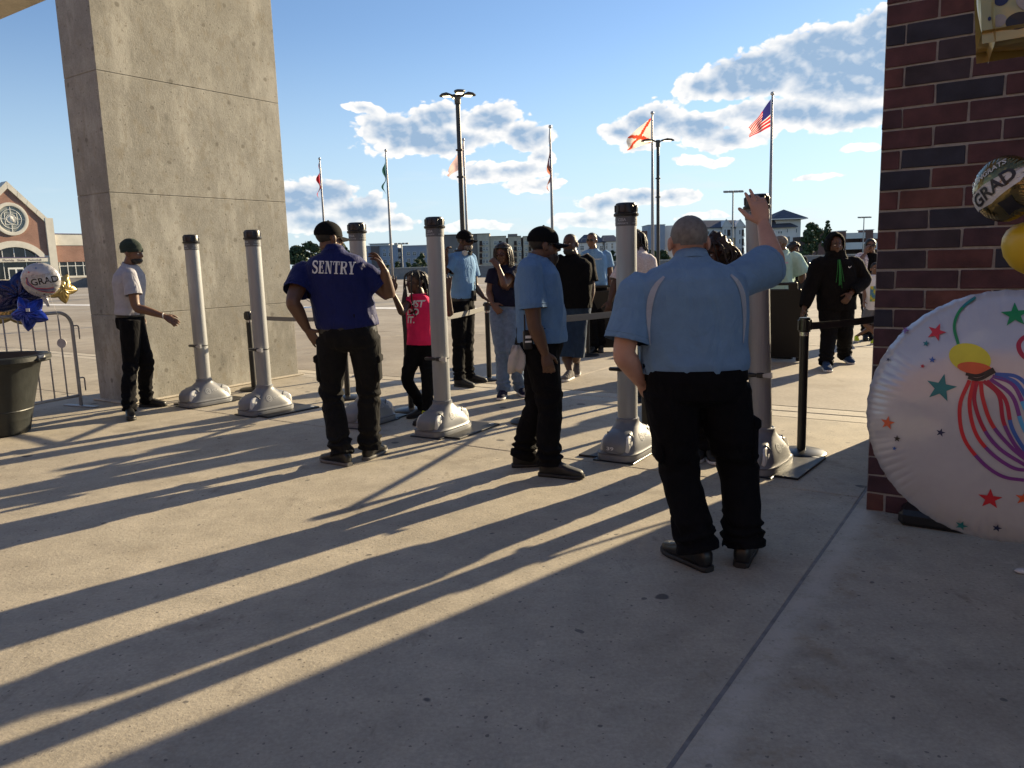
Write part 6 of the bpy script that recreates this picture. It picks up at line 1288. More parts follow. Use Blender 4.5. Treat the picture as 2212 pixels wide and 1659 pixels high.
def build_person(key, label, face, group=None, head=(None, 0, 0), hs=1.0, fat=1.0, skn=None, top=None, sleeve=.55, sl_r=1.0, bulk=1.0, cw=.20, ww=.18, hw=.18, cd=.12, bd=.13, back=.12, hem=-.10, legs=None, leg_b=1.0, shorts=False, cuff=1.0, shoes=(None, None), feet=(0, 0), shoe_s=1.0,
                 hands={}, vox=.0085, cvox=.011, collar=None, folds=1.0, long_sleeve=False, belt=None, foot_z=(0, 0), foot_p=(0, 0), arm=1.0, seed=0, shirt_mats=None):
    J = {k: np.array(v) for k, v in PJ[key].items() if k != 'root'}; root = PJ[key]['root'][:2]
    t = empty('person', (root[0], root[1], 0), 0, label, 'person', group)
    F_ = V3(math.sin(R(face)), math.cos(R(face)), 0); X = V3(math.cos(R(face)), -math.sin(R(face)), 0); Zv = V3(0, 0, 1)
    if 'ftL' not in J:
        for q, sg in (('L', -1), ('R', 1)):
            J['ft'+q] = V3(*(J['hp'+q]*V3(1, 1, 0)))+F_*(.03*sg)
            J['kn'+q] = J['hp'+q]*V3(1, 1, 0)*.5+J['ft'+q]*.5+V3(0, 0, .50)+F_*.02
    pv, nk = J['pv'], J['nk']; sp = nk-pv; hh = face if head[0] is None else head[0]; M = head_frame(hh, head[1], head[2]); hc = J['hd']
    def ring(f, w, df, db, e=2.5, off=0.0, n=32): return ringpts(pv+sp*f+F_*off, X, F_, w, df, n, e, db)
    belly = max(0, bd-cd)
    # --- skin: head, neck, core, arms and hands as one surface
    sh = head_shells(hc, M, hs, fat)
    sh.append(tube([nk-Zv*.06+F_*-.01, nk+Zv*.02, hc+M @ (V3(0, -.020, -.055)*hs)], np.array([.066, .058, .057])*hs*(.55+.45*fat), 16, 4))
    sh.append(loft([ring(-.08, hw*.86, bd*.8, back*.8), ring(.3, ww*.86, bd*.82, back*.82), ring(.7, cw*.86, cd*.85, back*.8), ring(.88, cw*.7, cd*.7, back*.65), ring(1.0, .06, .06, .06)]))
    for q, sg in (('L', -1), ('R', 1)):
        s_, e_, w_ = J['sh'+q], J['el'+q], J['wr'+q]; fd = norm(w_-e_)
        sh.append(tube([s_*.75+nk*.25-Zv*.05, s_, s_*.5+e_*.5, e_, e_*.7+w_*.3, w_+fd*.005], np.array([.055, .060, .054, .043, .045, .028])*bulk*arm, 16, 4))
        h = hands.get(q, {}); d = h.get('d', norm(fd+V3(0, 0, -.25))); palm = h.get('palm', -X*sg+F_*-.15); th = h.get('thumb', F_)
        sh += hand_shells(w_+fd*.012, d, th, palm, h.get('curl', .65), h.get('spread', .10), h.get('s', 1.0)*(.85+.15*bulk)*(hs if hs < .97 else 1), h.get('tc', .3), h.get('fc', (1, 1, 1, 1)))
        if shorts:
            hp, kn, ft = J['hp'+q], J['kn'+q], J['ft'+q]+V3(0, 0, foot_z[0 if q == 'L' else 1]); k = 0 if q == 'L' else 1; fh = V3(math.sin(R(feet[k])), math.cos(R(feet[k])), 0); an = ft-fh*.055*shoe_s+V3(0, 0, .10*shoe_s)
            sh.append(tube([hp, kn, kn*.68+an*.32-F_*.02, kn*.3+an*.7, an, an-V3(0, 0, .03)], np.array([.085, .060, .062, .045, .036, .04])*leg_b*.92, 16, 4)); sh.append(loft([ring(-.25, hw*.8, bd*.6, back*.6), ring(.05, hw*.85, bd*.7, back*.7)]))
    body = remesh('body', sh, skn, vox, 3, t)
    for sx in (-1, 1):
        V, F = ellipsoid(hc+M @ (V3(sx*.031, .079, .001)*hs), np.array([.012, .009, .006])*hs, M, 10, 7); make('eye', V, F, m_eye, body, True)
        V, F = tube([hc+M @ (V3(sx*.014, .093, .019)*hs), hc+M @ (V3(sx*.034, .091, .024)*hs), hc+M @ (V3(sx*.052, .078, .018)*hs)], .0035*hs, 6, 2); make('eyebrow', V, F, m_hair, body, True)
    # --- top
    tp = [loft([ring(hem, hw*1.05, bd*1.02, back*1.05), ring(hem+.05, hw*1.06, bd*1.05, back*1.06), ring(.16, max(ww, hw*.96)*1.04, bd*1.06, back*1.04), ring(.34, ww*1.06, bd*1.07, back*1.04), ring(.52, (ww+cw)/2*1.06, (bd+cd)/2*1.06, back*1.05), ring(.70, cw*1.05, cd*1.06, back*1.08), ring(.84, cw*1.0, cd*.94, back*1.0), ring(.93, cw*.78, cd*.76, back*.80), ring(.99, .098*hs, .086, .088), ring(1.035, .078*hs, .072, .074)])]
    opens = [(pv+sp*(hem-.01), -norm(sp), .5)]
    for q, sg in (('L', -1), ('R', 1)):
        s_, e_, w_ = J['sh'+q], J['el'+q], J['wr'+q]
        if long_sleeve:
            en = w_-norm(w_-e_)*.01; tp.append(tube([s_*.55+nk*.45-Zv*.07, s_, s_*.5+e_*.5, e_, e_*.5+w_*.5, en-norm(w_-e_)*.03, en], np.array([.085, .092, .082, .074, .066, .055, .046])*sl_r, 18, 4, round_=False)); opens.append((en, norm(w_-e_), .06))
        else:
            en = s_+(e_-s_)*sleeve; d = norm(e_-s_); tp.append(tube([s_*.50+nk*.50-Zv*.075, s_*.85+nk*.15-Zv*.03, s_, s_*.5+en*.5, en], np.array([.066, .074, .072, .078, .087])*sl_r*bulk, 20, 4, round_=False)); opens.append((en, d, .11))
    zt0 = pv[2]
    def sdisp(P_, N_):
        q = P_-pv; a = q @ X; b = q @ F_; z = q[:, 2]
        n1 = fbm(np.column_stack([a*6+z*2.2, b*6, z*2.6-a*1.5]), 3, 11+seed); n2 = fbm(np.column_stack([a*10-z*4, b*10, z*5+a*3]), 2, 31+seed)
        rid = (1-2*np.abs(n1))*.5+n2*.35; low = np.clip((.42-z)/.3, .35, 1.0); hemz = np.exp(-((z-(sp[2]*hem+.03))/.035)**2)
        return folds*(.016*rid*low)+.004*hemz
    shirt = remesh('shirt', tp, top if shirt_mats is None else shirt_mats, cvox, 4, t, sdisp, opens)
    if collar:
        rings = [ringpts(nk+Zv*z+F_*(.004+o), X, norm(F_+Zv*-.35), w*hs, w*.98*hs, 28) for z, w, o in ((-.012, .079, 0), (.012, .072, 0), (.030, .069, .002), (.034, .073, .002), (.010, .084, .004), (-.014, .097, .006))]; V, F = loft(rings, cap=False); make('collar', V, F, collar, shirt, True)
    if not long_sleeve and cvox < .01:
        for q in ('L', 'R'):
            s_, e_ = J['sh'+q], J['el'+q]; d = norm(e_-s_); en = s_+(e_-s_)*sleeve; bw = BVHTree.FromPolygons([v.co.copy() for v in shirt.data.vertices], [tuple(g.vertices) for g in shirt.data.polygons])
            u = norm(np.cross(d, (0, 0, 1))); v = np.cross(d, u); pts = []
            for a in np.linspace(0, 2*math.pi, 33)[:-1]:
                o_ = u*math.cos(a)+v*math.sin(a); hit = bw.ray_cast(Vector(en-d*.028+o_*.25), Vector(-o_), .24)
                if hit[0] is not None: pts.append(np.array(hit[0])+o_*.0008)
            if len(pts) > 24: V, F = tube(pts+[pts[0]], .0022, 6, 1); make('sleeve_hem', V, F, top, shirt, True)
    # --- trousers or shorts
    tr = [loft([ring(.20, ww*1.0, bd*.96, back*.98), ring(.08, hw*.99, bd*.96, back*1.02), ring(-.06, hw*1.02, bd*.90, back*1.12), ring(-.20, hw*.98, bd*.74, back*1.0), ring(-.27, hw*.8, bd*.5, back*.6)])]; lo = []
    for k, q in enumerate(('L', 'R')):
        hp, kn, ft = J['hp'+q], J['kn'+q], J['ft'+q]+V3(0, 0, foot_z[k]); fh = V3(math.sin(R(feet[k])), math.cos(R(feet[k])), 0); an = ft-fh*.055*shoe_s+V3(0, 0, .075*shoe_s)
        if shorts:
            en = hp+(kn-hp)*1.04; tr.append(tube([hp+Zv*.02, hp*.5+kn*.5, en], np.array([.112, .110, .108])*leg_b, 20, 4, round_=False)); lo.append((en, norm(kn-hp), .14))
        else:
            tr.append(tube([hp+Zv*.02, hp*.55+kn*.45, kn, kn*.5+an*.5-F_*.012, an*.88+kn*.12, an], np.array([.110, .098, .078, .074, .066*cuff, .070*cuff])*leg_b, 20, 5, round_=False)); lo.append((an, norm(an-kn), .12))
    def tdisp(P_, N_):
        z = P_[:, 2]; n1 = fbm(np.column_stack([P_[:, 0]*7, P_[:, 1]*7, z*4.2]), 3, 51+seed); n3 = fbm(np.column_stack([P_[:, 0]*9, P_[:, 1]*9, z*9]), 2, 77+seed)
        o = .009*(1-2*np.abs(n1))*.6*folds
        if not shorts: o = o+folds*(np.exp(-((z-.165)/.075)**2)*.013*np.sin(z*85+n3*4.5)+np.exp(-((z-.52)/.11)**2)*.007*np.sin(z*62+n3*4))
        return o
    trou = remesh('shorts' if shorts else 'trousers', tr, legs, cvox, 3, t, tdisp, lo)
    if belt:
        rings = [ring(f, hw*1.035, bd*1.0, back*1.06, n=40) for f in (hem+.02, hem-.055)]; V, F = loft(rings, cap=False); make('belt', V, F, belt, trou, True)
    for k, q in enumerate(('L', 'R')): shoe(J['ft'+q], feet[k], shoes[0], shoes[1], t, shoe_s, foot_z[k], foot_p[k])
    return dict(root=t, body=body, shirt=shirt, trousers=trou, hc=hc, M=M, J=J, X=X, F=F_, hs=hs, pv=pv, nk=nk, sp=sp)
def cropped(p, m=None, low=-.05): return shell_part('hair', p['hc'], p['M'], p['hs'], (0, -.014, .032), (.081, .100, .089), lambda q: q[2] > low+max(0, (q[1]+.03))*1.0+max(0, q[1]-.02)*.8, m or m_hair, p['body'], noise=.002, nf=130)
def beard(p, m=None, ln=1.0, noise=.006):
    return shell_part('beard', p['hc'], p['M'], p['hs'], (0, .040, -.078-.02*(ln-1)), (.062, .058, .050*ln), lambda q: q[2] < -.046+.25*abs(q[0]) and q[1] > -.03, m or m_hair, p['body'], noise=noise, nf=90)
def bvh_of(o):
    me = o.data; return BVHTree.FromPolygons([v.co.copy() for v in me.vertices], [tuple(q.vertices) for q in me.polygons])
def decal(p, part, shapes, org, ax, ay, dr, m, name, off=.004):
    b = bvh_of(part); mb = MB()
    for V, F in shapes: mb.add(*project_decal(V, F, org, ax, ay, dr, b, off))
    return mb.build(name, m, part)
def radio(p, at, rz=0.0, name='radio'):
    o = empty(name, (0, 0, 0)); o.parent = p['root']; o.location = at; o.rotation_euler = (0, 0, rz)
    V, F = box((0, 0, 0), (.062, .038, .13), None, .008); make('radio_body', V, F, m_blackp, o); mb = MB(); mb.cyl((-.018, 0, .06), (-.018, 0, .17), .006, .005, 8); make_ = mb.build('antenna', m_blackp, o, True)
    mb = MB(); mb.box((0, -.02, .02), (.04, .004, .018)); mb.box((.0, -.02, -.012), (.045, .004, .012)); mb.build('radio_label', m_label, o)

SK_D = skin('deep', (.075, .036, .022)); SK_M = skin('brown', (.145, .072, .043)); SK_L = skin('light', (.46, .25, .175)); SK_B = skin('warm', (.11, .055, .033))
BLACKP = cloth('black_trouser', (.006, .006, .0075), .9, .2, 0.0); CHARC = cloth('charcoal_trouser', (.010, .010, .0105), .9, .2, 0.03); POLO = cloth('sky_polo', (.15, .295, .50), .8, .08); POLO2 = cloth('slate_polo', (.12, .225, .385), .8, .08); POLO3 = cloth('powder_polo', (.15, .255, .39), .8, .08, crease=.25); ROYAL = cloth('royal_polo', (.010, .015, .085), .6, .12, .08); BLACKT = cloth('black_tee', (.006, .006, .007), .9, .2, 0.0)
m_thread = mat('white_print', (.68, .67, .65), .8, var=.12, scale=40)

# 1 man in the green beanie
p = build_person('beanie', 'man in dark green beanie and pale grey shirt reaching forward', 100, head=(100, -8, 0), skn=SK_M, top=cloth('pale_grey_shirt', (.36, .36, .40), .85, .1), sleeve=.62, cw=.19, ww=.15, hw=.155, cd=.115, bd=.105, back=.125, hem=.06, legs=BLACKP, leg_b=.98, shoes=(m_leather, m_rubber), feet=(92, 150), hands={'R': dict(d=V3(.86, -.1, -.50), thumb=V3(.2, .6, .6), palm=V3(-.2, .7, -.5), curl=.55), 'L': dict(curl=.5)}, collar=MATS['cloth_pale_grey_shirt'], belt=m_leather, vox=.0075, cuff=1.1, seed=1)
bn = shell_part('beanie', p['hc'], p['M'], 1.0, (0, -.030, .048), (.090, .118, .098), lambda q: q[2] > .012+.15*q[1], mat('beanie_knit', (.018, .032, .024), .95, var=.3, scale=30, bump=.5, bscale=160), p['root'], noise=.003, nf=30)
t_ = np.linspace(0, 2*math.pi, 36, endpoint=False); rg = [p['hc']+np.column_stack([np.cos(t_)*.088*k, np.sin(t_)*.112*k-.018, .012+.15*np.sin(t_)*.11+dz+0*t_]) @ p['M'].T for k, dz in ((.97, -.012), (1.03, -.010), (1.05, .012), (1.02, .030), (.97, .032))]; V, F = loft(rg, cap=False); make('beanie_cuff', V, F, MATS['beanie_knit'], bn, True)
beard(p, ln=.8, noise=.004); V, F = tube([p['J']['wrR']+norm(np.cross(p['J']['wrR']-p['J']['elR'], (0, 0, 1)))*.03*math.cos(a)+V3(0, 0, 1)*.03*math.sin(a) for a in np.linspace(0, 6.28, 13)], .004, 6, 1); make('bracelet', V, F, m_label, p['root'], True)

# 2 the guard in royal blue, back lettering
p = build_person('sentry', 'man in royal blue polo lettered on the back, hand on hip', 2, head=(48, -4, 0), fat=1.12, skn=SK_B, top=ROYAL, sleeve=.66, bulk=1.18, cw=.235, ww=.225, hw=.215, cd=.14, bd=.17, back=.145, hem=.03, legs=CHARC, leg_b=1.12, shoes=(m_leather, mat('grey_sole', (.12, .115, .11), .6)), feet=(-52, 18), shoe_s=1.06, hands={'L': dict(d=V3(.52, .10, -.85), thumb=V3(.9, -.2, .25), palm=V3(.4, .8, .1), curl=.25, spread=.3), 'R': dict(d=V3(-.42, .15, .85), thumb=V3(.75, -.35, .3), palm=V3(-.5, -.3, -.4), curl=.75, spread=.25, s=1.05)}, collar=ROYAL, vox=.0065, cvox=.009, cuff=1.12, folds=1.15, belt=m_leather, seed=2)
cap_part(p['hc']+V3(0, 0, -.002), p['M'], 1.03, cloth('black_cap', (.006, .006, .007), .85, .2, 0.0, crease=0), p['root'], back=True); cropped(p, low=-.07)
def serif_letters():
    """slab-serif capitals S E N T R Y as flat shapes, 1 unit high"""
    L_ = []; x = 0.0; tk, th = .19, .085
    def bar(a, b, w): return flat_line([a, b], w)
    def rect_(x0, y0, x1, y1): return (np.array([(x0, y0, 0), (x1, y0, 0), (x1, y1, 0), (x0, y1, 0)]), [[0, 1, 2, 3]])
    def put(sh, w):
        nonlocal x
        for V, F in sh: L_.append((V+np.array([x, 0, 0]), F))
        x += w+.09
    a = np.linspace(0, 1, 26); S = np.array([(.54, .80), (.50, .93), (.32, .965), (.14, .92), (.10, .75), (.22, .60), (.40, .50), (.54, .38), (.53, .16), (.36, .04), (.18, .05), (.07, .20)]); S = catmull(S, 4); w_ = .10+.10*np.clip(1-np.abs(np.linspace(-1.25, 1.25, len(S))), 0, 1)**.6
    put([flat_line(S, w_), rect_(.03, .02, .085, .30), rect_(.54, .70, .595, .97)], .62)
    put([rect_(.06, 0, .06+tk, 1), rect_(0, 0, .55, th), rect_(0, 1-th, .53, 1), rect_(.2, .47, .42, .47+th), rect_(.47, 0, .55, .28), rect_(.45, .74, .53, 1), rect_(.36, .36, .43, .66)], .58)
    put([rect_(.10, 0, .17, 1), rect_(0, 0, .27, th), rect_(0, 1-th, .28, 1), (np.array([(.10, 1, 0), (.32, 1, 0), (.66, 0, 0), (.50, 0, 0)]), [[0, 3, 2, 1]]), rect_(.59, 0, .66, 1), rect_(.49, 1-th, .76, 1)], .76)
    put([rect_(.22, 0, .22+tk, 1), rect_(.12, 0, .51, th), rect_(0, 1-th, .63, 1), rect_(0, .70, .07, 1), rect_(.56, .70, .63, 1)], .62)
    bowl = catmull(np.array([(.2, .955), (.42, .95), (.56, .86), (.56, .64), (.42, .53), (.2, .52)]), 5); put([rect_(.06, 0, .06+tk, 1), rect_(0, 0, .33, th), rect_(0, 1-th, .2, 1), flat_line(bowl, np.array([.085]*6+list(np.linspace(.09, .19, 7))+list(np.linspace(.19, .085, len(bowl)-13)))), (np.array([(.30, .52, 0), (.46, .52, 0), (.66, .085, 0), (.72, 0, 0), (.52, 0, 0)]), [[0, 4, 3, 2, 1]])], .70)
    put([rect_(.24, 0, .24+tk, .48), rect_(.14, 0, .53, th), (np.array([(.03, 1, 0), (.23, 1, 0), (.43, .45, 0), (.25, .42, 0)]), [[0, 3, 2, 1]]), (np.array([(.50, 1, 0), (.60, 1, 0), (.42, .44, 0), (.34, .50, 0)]), [[0, 3, 2, 1]]), rect_(0, 1-th, .28, 1), rect_(.42, 1-th, .68, 1)], .66)
    out = []
    for V, F in L_: out.append((V*np.array([1, 1, 1])-np.array([x/2, .5, 0]), F))
    return out, x
sl, wtot = serif_letters(); sc_ = .325/wtot; cen = p['pv']+p['sp']*.80+p['X']*.012
tl_ = R(-3.5); ax_ = p['X']*math.cos(tl_)+V3(0, 0, 1)*math.sin(tl_); ay_ = V3(0, 0, 1)*math.cos(tl_)-p['X']*math.sin(tl_)
decal(p, p['shirt'], [subdiv_fan(V*np.array([sc_, .092, 1]), F, 1) for V, F in sl], cen-p['F']*.3, ax_, ay_, p['F'], m_thread, 'back_lettering', .005)
for sx, z in ((-1, .60), (1, .60)):
    c = p['J']['knR' if sx > 0 else 'knL']*.55+p['J']['hpR' if sx > 0 else 'hpL']*.45+p['X']*sx*.088; mb = MB(); mb.box(c, (.045, .15, .19), rotm(0, 0, 0), bev=.018); mb.box(c+V3(sx*.012, 0, .085), (.045, .155, .06), None, bev=.012); mb.build('cargo_pocket', CHARC, p['trousers'], auto=60)
mb = MB()
for a in (-.5, .45): mb.box(p['pv']+p['sp']*.165+p['X']*math.sin(a)*.22-p['F']*.155*math.cos(a), (.018, .012, .06), rotm(0), bev=.003)
mb.build('belt_loop', CHARC, p['trousers'])

# 3 girl in pink
p = build_person('girl', 'girl in bright pink T-shirt with long braids, both hands raised', 205, head=(225, -3, 0), hs=.90, skn=SK_D, top=cloth('pink_tee', (.72, .025, .11), .8, .08), sleeve=.30, bulk=.70, cw=.135, ww=.12, hw=.13, cd=.09, bd=.09, back=.09, hem=-.02, legs=cloth('black_legging', (.006, .006, .007), .9, .2, 0.0), leg_b=.74, shoes=(m_rubber, m_rubber), feet=(215, 235), shoe_s=.8, sl_r=.9, hands={'R': dict(d=V3(.05, .1, 1), thumb=V3(.75, -.4, 0), palm=V3(-.4, -.85, 0), curl=.12, spread=.2, s=1.05), 'L': dict(d=V3(0, .0, 1), thumb=V3(-.8, -.4, 0), palm=V3(.2, -.9, 0), curl=.15, spread=.22, s=1.05)}, vox=.0065, cvox=.009, folds=.6, cuff=.8, seed=3)
shell_part('hair', p['hc'], p['M'], .92, (0, -.016, .034), (.083, .103, .092), lambda q: q[2] > -.02+max(0, q[1]+.02)*1.1, m_hair, p['root'], noise=.004, nf=80)
strands(p['hc'], p['M'], .92, 46, .42, .0085, m_hair, p['root'], 5, 'braids', spread=.035, ymax=-.05); 
V, F = tube([p['J']['shR']+V3(.0, -.07, .10), p['J']['shR']+V3(-.02, -.10, -.05), p['J']['shR']+V3(-.015, -.11, -.3), p['J']['shR']+V3(-.03, -.10, -.50)], [.018, .020, .018, .008], 10, 4); make('front_braids', V+V3(-.015, .02, 0), F, m_hair, p['root'], True)
cen = p['pv']+p['sp']*.66-p['X']*.0; sh_ = []
for s_, dz, k in (('JUST', .075, 1), ('DO', .0, .95), ('IT.', -.075, .95)):
    tv, tf = text_shape(s_, .088, .028, .12, .95); tv, tf = subdiv_fan(tv, tf, 1); sh_.append((tv+np.array([(tv[:, 0].max()-tv[:, 0].min())*.5-.085, dz, 0]), tf))
decal(p, p['shirt'], sh_, cen+p['F']*.3, -p['X'], V3(0, 0, 1), -p['F'], m_thread, 'printed_slogan', .004)
for q in ('L', 'R'): V, F = lathe([(.036, .075), (.038, .08), (.037, .105), (.034, .108)], 18); make('sock', V+p['J']['ft'+q]-V3(0, 0, -.01)+V3(.02, .02, 0), F, mat('neon_sock', (.55, .60, .03), .9), p['root'], True)

# 4 guard with headphones
p = build_person('guard2', 'guard in pale blue polo and black cap with headphones round his neck', 128, head=(118, -5, 0), skn=SK_D, top=POLO, sleeve=.66, cw=.185, ww=.155, hw=.16, cd=.115, bd=.11, back=.115, hem=.06, legs=BLACKP, shoes=(m_rubber, m_rubber), feet=(105, 128), hands={'R': dict(d=V3(.1, -.1, 1), thumb=V3(-.3, -.8, 0), palm=V3(.9, -.2, 0), curl=1.3), 'L': dict(d=V3(.7, -.3, -.5), thumb=V3(.4, .3, .6), palm=V3(-.1, -.2, -.9), curl=.5)}, collar=POLO, belt=m_leather, cuff=1.05, seed=4)
cap_part(p['hc'], p['M'], 1.02, MATS['cloth_black_cap'], p['root'], logo='S SHERIFF'[2:9]); cropped(p); beard(p, m_hairg, .9); glasses(p['hc'], p['M'], 1.0, m_shades, p['root'])
t_ = np.linspace(-2.4, 2.4, 15); V, F = tube([p['nk']+V3(0, 0, .025)+p['X']*math.sin(a)*.085+p['F']*(math.cos(a)*-.085) for a in t_], .012, 8, 1); hp_ = make('headphones', V, F, m_blackp, p['root'], True)
for sx in (-1, 1): V, F = cyl(p['nk']+p['X']*sx*.045+p['F']*.085+V3(0, 0, -.005), p['nk']+p['X']*sx*.055+p['F']*.115+V3(0, 0, -.012), .034, .030, 18); make('ear_cup', V, F, m_blackp if sx < 0 else m_silver, hp_, auto=40)
radio(p, tuple(p['pv']+p['X']*-.05+p['F']*.135+V3(0, 0, .06)), R(-128))

# 5 woman in navy
p = build_person('woman', 'woman in navy T-shirt and blue jeans touching her chin', 188, head=(205, -8, 0), hs=.95, skn=SK_M, top=cloth('navy_tee', (.012, .014, .032), .85), sleeve=.60, bulk=.85, cw=.155, ww=.13, hw=.155, cd=.12, bd=.10, back=.10, hem=.08, legs=cloth('blue_denim', (.15, .21, .30), .9, .2, .15, 20, .2, 140), leg_b=.98, shoes=(cloth('navy_shoe', (.012, .015, .04)), m_solew), feet=(165, 192), shoe_s=.95, hands={'L': dict(d=V3(-.5, .15, .75), thumb=V3(-.3, .7, .4), palm=V3(-.4, .8, -.3), curl=.9), 'R': dict(d=V3(.5, -.3, -.6), thumb=V3(.5, -.2, .6), palm=V3(.1, .9, 0), curl=.5)}, cuff=1.22, folds=.75, seed=5)
shell_part('hair', p['hc'], p['M'], .97, (0, -.020, .030), (.090, .108, .098), lambda q: q[2] > -.03+max(0, q[1]-.01)*1.5, m_hairb, p['root'], noise=.003, nf=50)
strands(p['hc'], p['M'], .97, 120, .26, .009, m_hairb, p['root'], 6, 'long_hair', spread=.012, wave=.006); glasses(p['hc'], p['M'], .95, mat('thin_frame', (.05, .02, .02), .3), p['root'])
V, F = tube([p['hc']+(V3(math.cos(a)*.086, math.sin(a)*.104-.015, .058+.02*math.sin(a)))*.97 @ p['M'].T for a in np.linspace(0, 6.28, 25)], .010, 8, 1); make('headband', V, F, m_leather, p['root'], True)

# 6 bearded man in profile
p = build_person('beard', 'bearded man in slate blue polo and black cap seen from the side', 82, head=(80, -4, 0), fat=1.08, skn=SK_B, top=POLO2, sleeve=.72, bulk=1.14, cw=.215, ww=.20, hw=.195, cd=.145, bd=.175, back=.15, hem=.0, legs=BLACKP, leg_b=1.13, shoes=(m_rubber, m_rubber), feet=(86, 112), shoe_s=1.05, hands={'R': dict(d=V3(.22, -.05, -.97), thumb=V3(.8, .3, 0), palm=V3(-.2, .95, 0), curl=.75)}, collar=POLO2, vox=.0065, cvox=.009, cuff=1.15, folds=1.1, seed=6)
cap_part(p['hc'], p['M'], 1.04, MATS['cloth_black_cap'], p['root']); cropped(p, low=-.06); beard(p, m_hairb, 1.45, .008); glasses(p['hc'], p['M'], 1.0, m_shades, p['root'])
radio(p, tuple(p['pv']+V3(-.085, -.215, .03)), R(10))
rg = []
for k, (z, w) in enumerate(((.02, .022), (-.015, .038), (-.05, .052), (-.10, .055), (-.145, .052), (-.16, .04))):
    tt = np.linspace(0, 2*math.pi, 24, endpoint=False); rg.append(p['pv']+np.column_stack([-.165+np.cos(tt)*w*(1+.25*np.sin(3*tt+k)), -.17+np.sin(tt)*.020*(1+.8*np.sin(4*tt+k*1.3)), z-.03+.02*np.sin(2*tt+k)*(k > 3)]))
V, F = loft(rg); make('towel', V, F, cloth('white_towel', (.50, .45, .40), .95, .12), p['root'], True)
V, F = flat_line(np.array([(0, .0), (.012, -.05), (.02, -.12), (.018, -.2)]), .004); decal(p, p['shirt'], [(V, F)], p['nk']+p['F']*.5+V3(0, 0, -.05), -p['X'], V3(0, 0, 1), -p['F'], mat('lanyard', (.02, .02, .03), .7), 'lanyard', .006)

# 7 man in black tee and denim shorts
p = build_person('blacktee', 'big bearded man in black T-shirt and denim shorts with a necklace', 200, head=(208, 2, 0), hs=1.08, fat=1.16, skn=SK_D, top=BLACKT, sleeve=.72, bulk=1.25, cw=.235, ww=.235, hw=.215, cd=.15, bd=.18, back=.14, hem=-.04, legs=cloth('dark_denim', (.025, .045, .085), .9, .2), leg_b=1.16, shorts=True, shoes=(cloth('grey_trainer', (.14, .13, .125)), m_solew), feet=(188, 205), shoe_s=1.05, hands={'L': dict(curl=.7)}, foot_z=(.05, 0), foot_p=(-18, 0), folds=.8, seed=7)
cropped(p, m_hair, .02); beard(p, m_hair, 1.15)
t_ = np.linspace(0, 2*math.pi, 25); V, F = tube([p['nk']+V3(0, 0, .012)+p['X']*math.sin(a)*.082+p['F']*(math.cos(a)*.085+.03)-V3(0, 0, .055+.055*math.cos(a)) for a in t_], .006, 8, 1); make('necklace', V, F, mat('silver_chain', (.6, .58, .5), .3, .6), p['root'], True)
V, F = tube([p['J']['wrL']+p['X']*math.cos(a)*.036+p['F']*math.sin(a)*.036 for a in np.linspace(0, 6.28, 15)], .009, 8, 1); make('watch', V, F, m_silver, p['root'], True)
b_ = bvh_of(p['shirt']); 
V, F = subdiv_fan(np.array([(-.10, -.012, 0), (.10, -.03, 0), (.10, .02, 0), (-.10, .02, 0)]), [[0, 1, 2, 3]], 3); decal(p, p['shirt'], [(V, F)], (p['nk']+p['J']['shL'])/2+V3(.03, 0, .4), V3(.8, 0, -.3), V3(0, -1, 0), V3(0, 0, -1), mat('pale_shoulder', (.35, .32, .26), .8), 'shoulder_pale_area', .004)  # pale area laid over the top of the left shoulder

# 8 far guard
p = build_person('farguard', 'guard in pale blue polo and sunglasses standing far back', 200, head=(205, -3, 0), skn=SK_M, top=POLO, sleeve=.66, bulk=1.05, cw=.20, ww=.18, hw=.18, cd=.125, bd=.13, back=.12, hem=.04, legs=BLACKP, shoes=(m_rubber, m_rubber), feet=(190, 210), collar=POLO, vox=.010, cvox=.014, seed=8)
cropped(p, m_hair, .0); glasses(p['hc'], p['M'], 1.0, m_shades, p['root']); tv, tf = text_shape('SECURITY', .028, .02); decal(p, p['shirt'], [(tv, tf)], p['pv']+p['sp']*.75-p['X']*.09+p['F']*.5, -p['X'], V3(0, 0, 1), -p['F'], m_thread, 'chest_lettering', .004)
V, F = lathe([(.064, -.05), (.066, -.02), (.062, .0)], 20); make('undershirt', V*np.array([1, 1, 1])+p['nk']+p['F']*.01, F, m_label, p['shirt'], True)

# 9 dreadlocked man
p = build_person('dreads', 'man with dreadlocks in pale checked shirt behind a metal detector pillar', 250, head=(255, 0, 0), skn=SK_D, top=cloth('pale_check', (.58, .53, .55), .85, .2, .2, 60), sleeve=.85, bulk=1.1, cw=.21, ww=.185, hw=.18, cd=.13, bd=.13, back=.13, hem=-.06, legs=cloth('navy_chino', (.015, .018, .04)), shoes=(m_rubber, m_rubber), feet=(240, 262), collar=cloth('pale_collar', (.62, .58, .64)), vox=.009, cvox=.012, seed=9)
shell_part('hair', p['hc'], p['M'], 1.0, (0, -.02, .034), (.084, .106, .095), lambda q: q[2] > -.03+max(0, q[1])*1.3, m_hair, p['root'], noise=.006, nf=70); strands(p['hc'], p['M'], 1.0, 58, .17, .0095, m_hair, p['root'], 9, 'dreadlocks', spread=.04, wave=.014)

